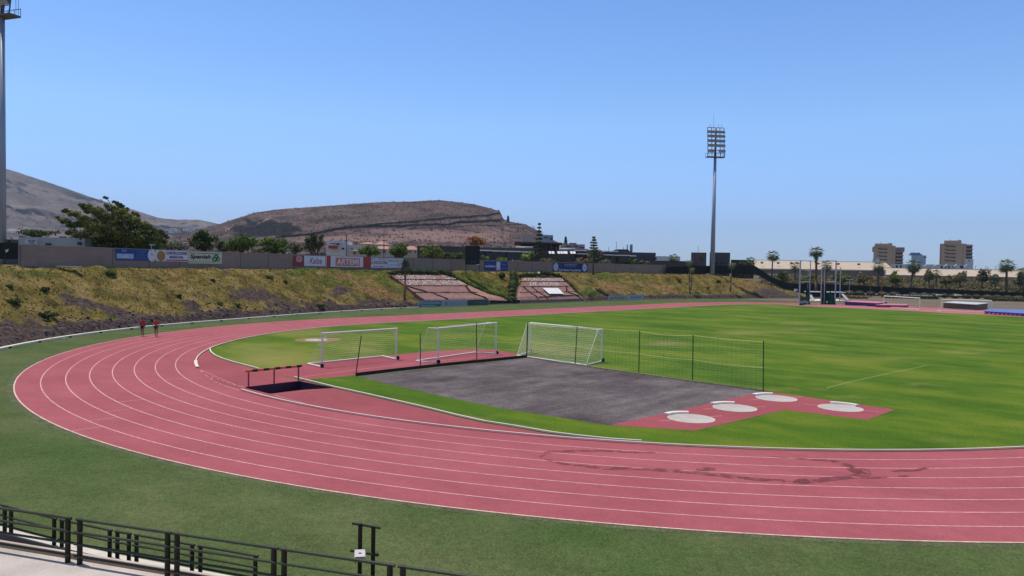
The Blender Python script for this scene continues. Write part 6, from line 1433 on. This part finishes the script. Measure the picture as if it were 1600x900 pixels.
def scrub_mass():
    rr = np.random.default_rng(41); mb = MB()
    for _ in range(1500):
        px = rr.uniform(1186, 1640); d = rr.uniform(258, 312); z = np.interp(d, [248, 256, 285, 315], [0, 1, 3.6, 5.4]); s = rr.uniform(.5, 1.25); p = pd(px, 430, d)
        leaves(mb, (p.x, p.y, z + s * .5), (s * 1.3, s * 1.3, s), 34, .55, rr, .2)
    tag(mb.build('scrub', M_scrub), 'dry green and brown scrub covering the slope behind the black fence', 'scrub', kind='stuff')
scrub_mass()
k = 0
for x, y0, y1, w, dp, m, lb in [(1225, 424, 446, 22, 262, M_leafy, 'olive bush on the scrub slope under the small palm'), (1262, 426, 446, 24, 262, M_leafy, 'olive bush on the scrub slope behind the throwing cage'), (1315, 424, 444, 26, 268, M_leafy, 'olive bush right of the throwing cage, above the black fence'), (1350, 426, 446, 26, 266, M_scrub, 'brownish bush left of the shaggy palm before the sloping roof'), (1400, 424, 446, 22, 268, M_leafy, 'olive bush between the shaggy palm and the leaning palm'), (1452, 420, 442, 18, 270, M_scrub, 'thin brownish bush under the low dark palm tuft'), (1500, 422, 446, 26, 270, M_scrub, 'wide brownish bush under the right brown tower'), (1535, 418, 446, 24, 268, M_purple, 'tall purplish bush left of the rounded-crown palm'), (1595, 424, 450, 22, 264, M_purple, 'purplish bush under the palm at the right picture edge'), (1478, 428, 446, 20, 262, M_scrub, 'low brownish bush left of the wide bush under the tower'), (1556, 428, 448, 20, 262, M_leafg, 'grey-green bush at the foot of the rounded-crown palm')]:
    tree(x - w / 2, x + w / 2, y0, y1, dp, lb, m, cat='bush', name='wild_bush', zbase=1.5, n=700, size=.6, k=14, seed=k, group=None); k += 1
# long building with the sloping cream roof
def sloping_building():
    t = thing('sloping_roof_building', 'very long building with sloping cream roof over a shaded brown front', 'building', pd(1290, 432, 345)); q = MB(); n = 12; xs = np.linspace(1176, 1384, n)
    lo = [pd(x, 419.2 + (x - 1176) * .0135, 330) for x in xs]; hi = [pd(x + (x - 1176) * .002, 406.8 + (x - 1176) * .019, 352) for x in xs]
    v = lo + hi + [p - Z * .35 for p in lo] + [p - Z * .35 for p in hi]
    q.add(v, [(i, i + 1, n + i + 1, n + i) for i in range(n - 1)] + [(2 * n + i + 1, 2 * n + i, 3 * n + i, 3 * n + i + 1) for i in range(n - 1)] + [(i + 1, i, 2 * n + i, 2 * n + i + 1) for i in range(n - 1)] + [(n + i, n + i + 1, 3 * n + i + 1, 3 * n + i) for i in range(n - 1)] + [(0, n, 3 * n, 2 * n), (n - 1, 3 * n - 1, 4 * n - 1, 2 * n - 1)]); q.build('roof', M_croof, t)
    q = MB()
    for i in range(n - 1):
        a, b = lo[i] + FH * 1.4 - Z * .4, lo[i + 1] + FH * 1.4 - Z * .4; a2, b2 = Vector((a.x, a.y, 4.5)), Vector((b.x, b.y, 4.5)); q.add([a, b, b2, a2, a + FH * .3, b + FH * .3, b2 + FH * .3, a2 + FH * .3], [(3, 2, 1, 0), (4, 5, 6, 7)])
    q.build('front_wall', M_brw, t)
    for x in np.arange(1186, 1380, 13.0): w = MB(); fbox(w, x, x + 7, 424 + (x - 1176) * .012, 428.5 + (x - 1176) * .012, 331.2, .3); w.build('window', M_tan2, t)
    e = MB(); e.add([hi[-1], lo[-1], pd(1400, 424, 330), pd(1400, 424, 352)], [(0, 1, 2, 3)]); e.build('end_ramp', M_croof, t)
    r_ = MB(); r_.path([p + Z * .28 for p in hi], .11, 5); r_.build('ridge_rail', M_galv, t)
    for x in (1191, 1216.5, 1237, 1246.5, 1279, 1310.5, 1342.5): w = MB(); fbox(w, x - 1.6, x + 1.6, 408.7 + (x - 1176) * .017, 411.6 + (x - 1176) * .017, 336, .9); w.build('roof_vent', M_dkb2, t)
    s_ = MB()
    for x0, x1, y in ((1194, 1205, 428), (1206, 1221, 428.3), (1227, 1240, 428.5), (1298, 1308, 430.5), (1312, 1329, 430.7), (1345, 1372, 431.5), (1374, 1394, 432)): fbox(s_, x0, x1, y, y + 1.2, 318, .3)
    s_.build('white_parapet', M_slab, t)
sloping_building()
rt = thing('pale_retaining_wall', 'long pale cream sloping wall right of the sloping roof building, below the row of white sails', 'wall', pd(1500, 432, 320)); q = MB()
for x in range(1384, 1700, 20):
    a_, b_, c_, d_ = pd(x, 429.5 + (x - 1384) * .018, 322), pd(x + 20, 429.5 + (x - 1364) * .018, 322), pd(x + 20, 419 + (x - 1364) * .018, 334), pd(x, 419 + (x - 1384) * .018, 334)
    q.add([a_, b_, c_, d_], [(0, 1, 2, 3)])
q.build('wall', M_croof, rt); q = MB()
for x in range(1384, 1700, 20): fbox(q, x, x + 20, 429.5 + (x - 1384) * .018, 440, 321.6, .5)
q.build('lower_band', M_brw, rt); q = MB()
for x in range(1384, 1700, 20): fbox(q, x, x + 20, 418.2 + (x - 1384) * .018, 419.2 + (x - 1384) * .018, 334.2, 1.2)
q.build('coping', M_galv, rt)
# white tensile sails
k = 0
for x in (1430, 1446, 1461, 1477, 1492, 1508, 1524, 1540, 1555):
    c = pd(x, 415, 332); t = thing('shade_sail', 'small white folded sail in the row above the long pale wall', 'shade sail', Vector((c.x, c.y, 9)), 'white sails above the long pale wall'); q = MB(); y = 412 + (x - 1430) * .018
    a_, b_, c_ = pd(x - 2.2, y + 3.4, 332), pd(x + 3, y - .5, 332), pd(x + 1.6, y + 2.8, 332); q.add([a_, b_, c_, a_ + FH * .25, b_ + FH * .25, c_ + FH * .25], [(0, 2, 1), (3, 4, 5), (0, 1, 4, 3), (1, 2, 5, 4), (2, 0, 3, 5)]); q.build('sail', M_slab, t)
    MB().tube(pd(x, y + 8, 332), pd(x, y + 1, 332), .09, n=5).build('post', M_galv, t)
building('white_terrace_blocks', 'low white terrace buildings with dark openings between the two brown towers, behind the sails', 1392, 1480, 413, 5, 380, 6, M_plaster, [(1400, 1403, 414.5, 419), (1406, 1409, 414.5, 419), (1470, 1473, 415, 420), (1476, 1479, 415, 420)])
building('white_low_block', 'low white block with openings under the right brown tower', 1480, 1512, 413.8, 5, 380, 6, M_plaster, [(1482, 1484, 415, 420), (1488, 1493, 415, 418), (1500, 1506, 415, 419)])
building('white_kiosk', 'white cube at the right foot of the right brown tower', 1508, 1521, 404.5, 5, 400, 6, M_plaster, [(1513, 1516, 407, 408.5)])
building('white_kiosk_left', 'white cube at the left foot of the left brown tower', 1363.5, 1374, 404, 5, 400, 6, M_plaster, [(1366, 1368.5, 405.5, 407)])
building('white_tower_house', 'bluish white block with dark roof units between the two brown towers', 1424, 1447, 399, 5, 520, 12, mat('bluish_white', (.42, .46, .54), .9, var=.06, scale=.2), [(1443, 1448, 401, 402.5)])
q = MB(); [fbox(q, a, b, c, d, 522, 5) for a, b, c, d in ((1426, 1441, 397, 399.2), (1428, 1429, 394.5, 397), (1433, 1438, 394.8, 397))]; q.build('roof_units', mat('blue_grey_unit', (.10, .13, .20), .8), bpy.data.objects['white_tower_house'])
# brown tower blocks
def tower(label, cap, body, left, right, top_right, slots, depth, rows):
    global REF
    REF = ((body[0] + body[1]) / 2, depth)
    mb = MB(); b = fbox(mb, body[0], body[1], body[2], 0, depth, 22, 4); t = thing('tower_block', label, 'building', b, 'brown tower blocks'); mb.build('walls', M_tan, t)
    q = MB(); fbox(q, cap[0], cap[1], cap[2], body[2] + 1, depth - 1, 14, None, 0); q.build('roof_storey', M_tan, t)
    q = MB(); fbox(q, left[0], left[1], left[2], left[3], depth + 4, 12); q.build('side_wing', M_tan2, t)
    q = MB(); fbox(q, right[0], right[1], right[2], 0, depth + 3, 14, 4); q.build('balcony_wing', M_tan2, t)
    for y in rows:
        o = 0
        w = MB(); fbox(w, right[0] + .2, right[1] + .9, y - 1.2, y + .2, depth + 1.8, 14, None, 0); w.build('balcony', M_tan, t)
        w = MB(); fbox(w, right[0] + .3, right[1] - .3, y + .4, y + 3.0, depth + 2.6, .8); w.build('window', M_dkwin, t)
        for (a, c, tilt) in slots:
            w = MB(); P0_ = pd(REF[0], 430, depth - .6); n_ = Vector((P0_.x - CP.x, P0_.y - CP.y, 0)).normalized(); hp = lambda px, py: CP + ray(px, py) * ((P0_ - CP).dot(n_) / ray(px, py).dot(n_)); p0, p1 = hp(a, y - tilt), hp(c, y); h = 1.9 / FPX * depth; w.add([p0, p1, p1 - Z * h, p0 - Z * h * .55, p0 + FH * .1, p1 + FH * .1, p1 - Z * h + FH * .1, p0 - Z * h * .55 + FH * .1], [(3, 2, 1, 0), (4, 5, 6, 7), (0, 1, 5, 4), (2, 3, 7, 6)]); w.build('recess', M_dkwin if tilt < .5 else mat('recess_brown', (.10, .06, .05), .9), t)
    w = MB(); fbox(w, body[0] + (body[1] - body[0]) * .86, body[0] + (body[1] - body[0]) * .88, body[2] + 1, 413, depth - .05, .2); w.build('joint', M_tan2, t)
    if top_right: w = MB(); fbox(w, *top_right[:4], depth + 1, 16); w.build('upper_storey', M_tan2, t)
    q = MB(); q.tube(pd(cap[0] + 9, cap[2] + 1, depth + 5), pd(cap[0] + 9, cap[2] - 3, depth + 5), .15, n=5); fbox(q, cap[1] - 6, cap[1] - 1, cap[2] - 1, cap[2] + 1, depth + 6, 3); q.build('roof_plant', M_galv, t); REF = None
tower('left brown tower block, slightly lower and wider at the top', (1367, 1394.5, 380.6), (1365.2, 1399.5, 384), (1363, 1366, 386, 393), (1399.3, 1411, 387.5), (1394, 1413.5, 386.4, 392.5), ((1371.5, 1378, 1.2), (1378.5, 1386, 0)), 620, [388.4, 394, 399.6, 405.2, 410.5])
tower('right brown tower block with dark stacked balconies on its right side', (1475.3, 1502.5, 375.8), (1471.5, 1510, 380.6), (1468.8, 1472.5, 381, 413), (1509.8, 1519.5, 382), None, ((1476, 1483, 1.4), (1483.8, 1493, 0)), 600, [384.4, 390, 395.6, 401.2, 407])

# ------------------------------------------------------------------ round topiary bushes, low walls, dug-outs, mats, goals at the far end
k = 0
for x in [1327, 1343, 1361, 1379, 1397, 1428, 1444, 1460, 1476, 1492, 1510, 1526, 1543, 1558, 1575, 1592]:
    y = 455.3 + (x - 1327) * .030; c = pd(x, y + 2, 232); rr = np.random.default_rng(k); t = thing('topiary_bush', 'round low topiary bush on a short stem in the long row before the black fence', 'shrub', (c.x, c.y, 0), 'row of round topiary bushes'); mb = MB(); W_ = rr.uniform(1.35, 1.65)
    leaves(mb, (c.x, c.y, c.z), (W_, W_, .72), 360, .32, rr, .75); mb.ico((c.x, c.y, c.z), 1, 2, (W_ * .9, W_ * .9, .62), .1); mb.build('foliage', M_purple if k % 3 else M_scrub, t); MB().tube((c.x, c.y, 0), (c.x, c.y, c.z), .12, n=6).build('stem', M_bark, t); k += 1
def ghedge(x0, x1, y, dp, w, h, label, m):
    rr = np.random.default_rng(int(x0)); a, b = pd(x0, y, dp), pd(x1, y + (x1 - x0) * .02, dp); t = thing('low_hedge', label, 'hedge', (a.x, a.y, 0)); mb = MB(); n = int((b - a).length / 1.1)
    for i in range(n): p = a.lerp(b, i / n); leaves(mb, (p.x, p.y, h * .5), (1.0, w, h * .55), 70, .3, rr, .6); mb.ico((p.x, p.y, h * .45), 1, 1, (.9, w * .8, h * .45))
    mb.build('foliage', m, t)
ghedge(1325, 1360, 466, 214, .9, 1.0, 'low green-brown hedge behind the purple landing mat', M_scrub); ghedge(1384, 1470, 464, 222, .8, 1.1, 'low green hedge right of the rust-coloured poles', M_leafd); ghedge(1548, 1680, 470, 215, .8, 1.1, 'low green hedge at the right picture edge', M_leafd)
for x0, x1, y, dp, lb in ((1402, 1457, 461, 226, 'long white low bench wall beyond the left far goal'), (1345, 1400, 458.8, 236, 'whitish kerb of the planted bed behind the purple mat'), (1494, 1503, 460.5, 228, 'short white block between round bushes, under the right tower'), (1465, 1472, 460, 228, 'small white box in the row of round bushes')):
    q = MB(); fbox(q, x0, x1, y, y + 1.6, dp, 1.0); tag(q.build('low_white_wall', M_slab), lb, 'low wall')
# dug-out: white roof edge over a dark interior, white sloping sides
dg_ = thing('dugout', 'white-edged dugout shelter with dark interior behind the throwing cage', 'shelter', gp(1292, 470)); D0 = 190
q = MB(); fbox(q, 1263, 1321, 455.8, 457.2, D0, 2.6); q.build('roof', M_slab, dg_); q = MB(); fbox(q, 1268, 1320, 457.5, 464.5, D0 + 2.3, .3); q.build('back', mat('dugout_dark', (.02, .02, .024), .8), dg_)
a = [pd(1264, 460, D0), pd(1268, 460, D0), pd(1274, 470, D0 - 2), pd(1269, 470, D0 - 2)]; b2 = [pd(1314, 459, D0), pd(1318, 459, D0), pd(1327, 468.5, D0 - 2), pd(1322, 468.5, D0 - 2)]
for v in (a, b2): MB().add(v + [p + FH * .3 for p in v], [(3, 2, 1, 0), (4, 5, 6, 7), (0, 1, 5, 4), (1, 2, 6, 5), (2, 3, 7, 6), (3, 0, 4, 7)]).build('side', mat('dugout_grey', (.42, .42, .42), .7), dg_)
q = MB(); g0 = gp(1270, 470.6); g1 = gp(1322, 469.6); w_ = [g0, g1, g1 + FH * 9, g0 + FH * 9]; q.add([(p.x, p.y, .03) for p in w_], [(0, 1, 2, 3)]); q.build('white_floor', M_slab, dg_)
# hammer / discus cage
cg = thing('throwing_cage', 'tall grey throwing cage frames with green netting gathered at the foot', 'throwing cage', gp(1276, 477)); M_gn = mat('green_netting', (0.008, 0.075, 0.045), .9, var=.3, scale=1.5, transl=.15); M_cg = mat('cage_steel', (0.40, 0.42, 0.45), .5, metal=.3)
def cpost(px, y0, y1, w=.11):
    b = gp(px, y1); t_ = pd(px + (y1 - y0) * .012, y0, (b - CP).dot(CF)); t_ = Vector((b.x, b.y, t_.z)); MB().tube(b, t_, w, n=10).build('post', M_cg, cg); return b, t_
A = cpost(1248.7, 407, 477, .16); B = cpost(1264.6, 407.5, 475); C_ = cpost(1282.4, 419, 476); D_2 = cpost(1287.4, 407.5, 475.5, .10); E_ = cpost(1304.6, 407.5, 476, .16); F_ = cpost(1312, 418, 472, .12)
def cbar(p, q_, z, r=.07): MB().tube((p[0].x, p[0].y, z), (q_[0].x, q_[0].y, z), r, n=8).build('crossbar', M_cg, cg)
cbar(A, B, A[1].z); cbar(A, B, A[1].z * .52, .09); cbar(D_2, E_, E_[1].z); cbar(D_2, E_, E_[1].z * .52, .09); cbar(C_, F_, C_[1].z * .99, .03)
def drape(P0, P1, z0, z1, sag, name='netting', out=0.0, seed=1):
    nu, nv = 22, 8; vs = []
    for j in range(nv + 1):
        for i in range(nu + 1):
            u, v = i / nu, j / nv; p = P0.lerp(P1, u); zt = z1 * (1 - sag * math.sin(PI * u)); f = .22 * noise.noise(Vector((u * 9 + seed, v * 1.5, seed))); vs.append(Vector((p.x, p.y, z0 + (zt - z0) * v)) + FH * (f - out * (1 - v)))
    link_mesh(name, vs, [(j * (nu + 1) + i, j * (nu + 1) + i + 1, (j + 1) * (nu + 1) + i + 1, (j + 1) * (nu + 1) + i) for j in range(nv) for i in range(nu)], M_gn, cg)
drape(A[0], B[0], .9, 2.6, .35); drape(B[0] - RH * .9, B[0], 0, 3.4, .0, seed=3); drape(D_2[0] - RH * .6, D_2[0] + RH * .5, 0, 3.8, .1, seed=5); drape(D_2[0], D_2[0].lerp(E_[0], .6), .8, 3.2, .2, seed=7); drape(D_2[0] + RH * .7, E_[0] - RH * .2, 0, 1.9, -.2, seed=9, out=.5)
bb = MB()
for p, q_ in ((A[0], B[0]), (D_2[0], E_[0])): bb.path([p.lerp(q_, i / 8) + Vector((0, 0, .18 + .06 * math.sin(i * 2))) - FH * .1 for i in range(9)], .20, 8)
bb.build('gathered_net', M_gn, cg); q = MB(); fbox(q, 1250, 1263, 470, 475.5, 167.5, .05); q.build('white_sheet', mat('pale_sheet', (.34, .38, .36), .7), cg)
# landing mats
def matbox(name, pts, h, label, side, top, stripe=None):
    P = [gp(*p) for p in pts]; t = thing(name, label, 'landing mat', P[0], 'landing mats'); n = len(P)
    MB().add([(p.x, p.y, .05) for p in P] + [(p.x, p.y, h) for p in P], [(i, (i + 1) % n, n + (i + 1) % n, n + i) for i in range(n)]).build('side', side, t); MB().add([(p.x, p.y, h + .002) for p in P] + [(p.x, p.y, h + .05) for p in P], [tuple(range(n, 2 * n))] + [(i, (i + 1) % n, n + (i + 1) % n, n + i) for i in range(n)]).build('top_cover', top, t); return t, P
m_pur = mat('mat_purple', (0.045, 0.022, 0.12), .6, var=.1); m_pk = mat('mat_pink', (0.52, 0.17, 0.24), .7, var=.12, scale=.8); m_mag = mat('mat_maroon', (0.24, 0.05, 0.10), .7, var=.1); m_bl = mat('mat_blue', (0.03, 0.05, 0.24), .6, var=.15)
matbox('landing_mat', [(1320, 476.6), (1372, 479.5), (1386, 477), (1333, 474.4)], .75, 'long purple-sided landing mat with pink top, right of the throwing cage', m_pur, m_pk)
matbox('landing_mat', [(1368, 480), (1417, 480.6), (1419, 478.6), (1374, 477.6)], .45, 'lower maroon landing mat in front of the left far goal', m_mag, m_pk)
t, P = matbox('landing_mat', [(1538, 490.6), (1600, 494.5), (1660, 497.5), (1700, 493), (1600, 488), (1546, 486)], .50, 'blue landing mat with white and red cover folds at the right picture edge', m_bl, mat('mat_light_blue', (.13, .17, .40), .6, var=.3, scale=.6))
mb = MB(); rr = np.random.default_rng(2)
for i in range(9): p = P[0].lerp(P[1], i / 9 * .98) - FH * .25; mb.ico((p.x, p.y, .12), .34, 1, (1.3, .8, .45), .4)
mb.build('cover_fold', mat('mat_red', (.48, .07, .09), .7), t)
# far goals
def far_goal(x0, x1, yt, yb0, yb1, label):
    a, b = gp(x0, yb0), gp(x1, yb1); h = 2.35; t = thing('football_goal', label, 'goal', a, 'far football goals')
    for p in (a, b): MB().tube(p, p + Z * h, .07, n=8).build('post', M_post, t)
    MB().tube(a + Z * h, b + Z * h, .09, n=8).build('crossbar', M_post, t); d = FH * 1.4
    MB().path([a + Z * .06, a + d + Z * .06, b + d + Z * .06, b + Z * .06], .05, 6).build('base_frame', M_post, t); MB().path([a + Z * h, a + d * .6 + Z * h * .96]).build('net_arm', M_post, t) if False else None
    nb = MB(); netpanel(nb, a + d, b + d, b + Z * h, a + Z * h, 26, 8, .006); nb.build('net', M_net, t)
far_goal(1381, 1437, 465, 479.5, 484, 'left one of the two far goals, in front of the maroon mat')
far_goal(1471, 1549, 468, 486.5, 489, 'right one of the two far goals, before the dark mat shed')
msd = thing('mat_shed', 'low dark mat cover shed with white sloping roof behind the right far goal', 'shed', gp(1500, 484)); pts = [gp(*p) for p in [(1474, 481.5), (1525, 485.0), (1543, 482.5), (1492, 479.6)]]
MB().add([(p.x, p.y, .1) for p in pts] + [(p.x, p.y, 1.15) for p in pts], [(0, 1, 5, 4), (1, 2, 6, 5), (2, 3, 7, 6), (3, 0, 4, 7), (4, 5, 6, 7)]).build('body', mat('shed_dark', (.012, .011, .014), .7), msd)
pr = [p + (p - (pts[0] + pts[2]) / 2) * .06 for p in pts]; MB().add([(p.x, p.y, 1.17) for p in pr] + [(p.x, p.y, 1.27) for p in pr], [(0, 1, 5, 4), (1, 2, 6, 5), (2, 3, 7, 6), (3, 0, 4, 7), (4, 5, 6, 7)]).build('roof', mat('shed_roof', (.55, .60, .60), .5), msd)
# rust poles, lamps
for x, y0, y1, lb in ((1359.5, 431, 463, 'left of two rust-coloured thin poles'), (1377, 433, 462, 'right of two rust-coloured thin poles')):
    p = pd(x, 460, 226); tt = pd(x, y0, 226); tag(MB().tube((p.x, p.y, 0), (p.x, p.y, tt.z), .10, n=8).build('rust_pole', mat('rust', (.26, .09, .045), .9, var=.2)), lb, 'pole', 'rust-coloured poles')
def lamp2(x, y0, label, dp=238, span=3.2):
    p = pd(x, y0, dp); t = thing('street_lamp', label, 'lamp', (p.x, p.y, 0), 'double-headed lamps'); MB().tube((p.x, p.y, 0), p, .07, n=8).build('pole', M_galv, t)
    for s_ in (-1, 1): MB().box(p + RH * s_ * span / FPX * dp + Z * .05, (.85, .35, .14), ax=(RH, FH, Z)).build('lamp_head', M_slab, t)
    MB().tube(p - RH * span / FPX * dp, p + RH * span / FPX * dp, .04, n=6).build('arm', M_galv, t)
lamp2(1327.5, 437, 'double-headed white lamp between the throwing cage and the rust-coloured poles'); lamp2(1263, 423, 'double-headed pale lamp seen through the throwing cage', 242, 2.6)
q = gp(1243, 470); sp_ = thing('speaker_post', 'short post with white head at the end of the bank, left of the throwing cage', 'post', q); MB().tube(q, q + Z * 2.6, .05, n=6).build('post', M_galv, sp_); MB().box(q + Z * 2.7, (.7, .3, .5), ax=(RH, FH, Z)).build('head', M_slab, sp_)
# little white houses at the foot of the mountain
rr = np.random.default_rng(77); lbs = 'tiny pale house in the far village at the foot of the mountain'
src = None
for i in range(46):
    if i < 14: x = 12 + rr.uniform(0, 36); y = rr.uniform(362, 371); dp = 1400
    else: x = rr.uniform(258, 332); y = 357 + (x - 258) * -.03 + rr.uniform(0, 6); dp = 1450
    c = pd(x, y, dp); w = rr.uniform(4, 9); h = rr.uniform(3, 5.5); m_ = [M_plaster, M_crb, M_plaster][i % 3]
    tag(MB().box((c.x, c.y, c.z), (w * 1.3, w, h), rz=rr.uniform(0, 3)).build('village_house', m_), lbs, 'house', 'houses of the far village')
q = MB(); c = pd(41, 355.5, 1400); q.box(c, (7, 4, 1.6), ax=(RH, FH, Z)); tag(q.build('far_white_roof', M_slab), 'single white roof on the mountain slope right of the left mast', 'house')
# bird-white rag on the bank top
q = MB(); c = pd(842.5, 426.5, 160); q.ico(c, .32, 1, (1.5, .6, .8), .8); tag(q.build('white_rag', M_slab), 'small white crumpled rag at the foot of the wall above the right bed', 'rag')
# small debris strewn at the foot of the beds: stones
rr = np.random.default_rng(8); mb = MB()
for i in range(500):
    ii = rr.uniform(5, NU * .8); d = rr.uniform(.3, 3.0) ; p = emb(ii, d); s = rr.uniform(.06, .2); mb.ico((p.x, p.y, p.z + s * .3), s, 0 if s < .1 else 1, (1, 1, .7), .6)
tag(mb.build('loose_stones', mat('lava_stone', (.10, .075, .075), .95, var=.4, scale=2, island=.4)), 'loose dark stones scattered along the foot of the bank', 'stones', kind='stuff')

# ------------------------------------------------------------------ air
hz = bpy.data.materials.new('air'); hz.use_nodes = True; ht = hz.node_tree; ht.nodes.remove(ht.nodes['Principled BSDF']); pv = ht.nodes.new('ShaderNodeVolumePrincipled')
pv.inputs['Color'].default_value = (0.72, 0.84, 1.0, 1); pv.inputs['Density'].default_value = 0.00008; pv.inputs['Anisotropy'].default_value = 0.2
ht.links.new(pv.outputs[0], ht.nodes['Material Output'].inputs['Volume'])
tag(MB().box((0, 0, 270), (18200, 18200, 586)).build('haze', hz), kind='stuff')
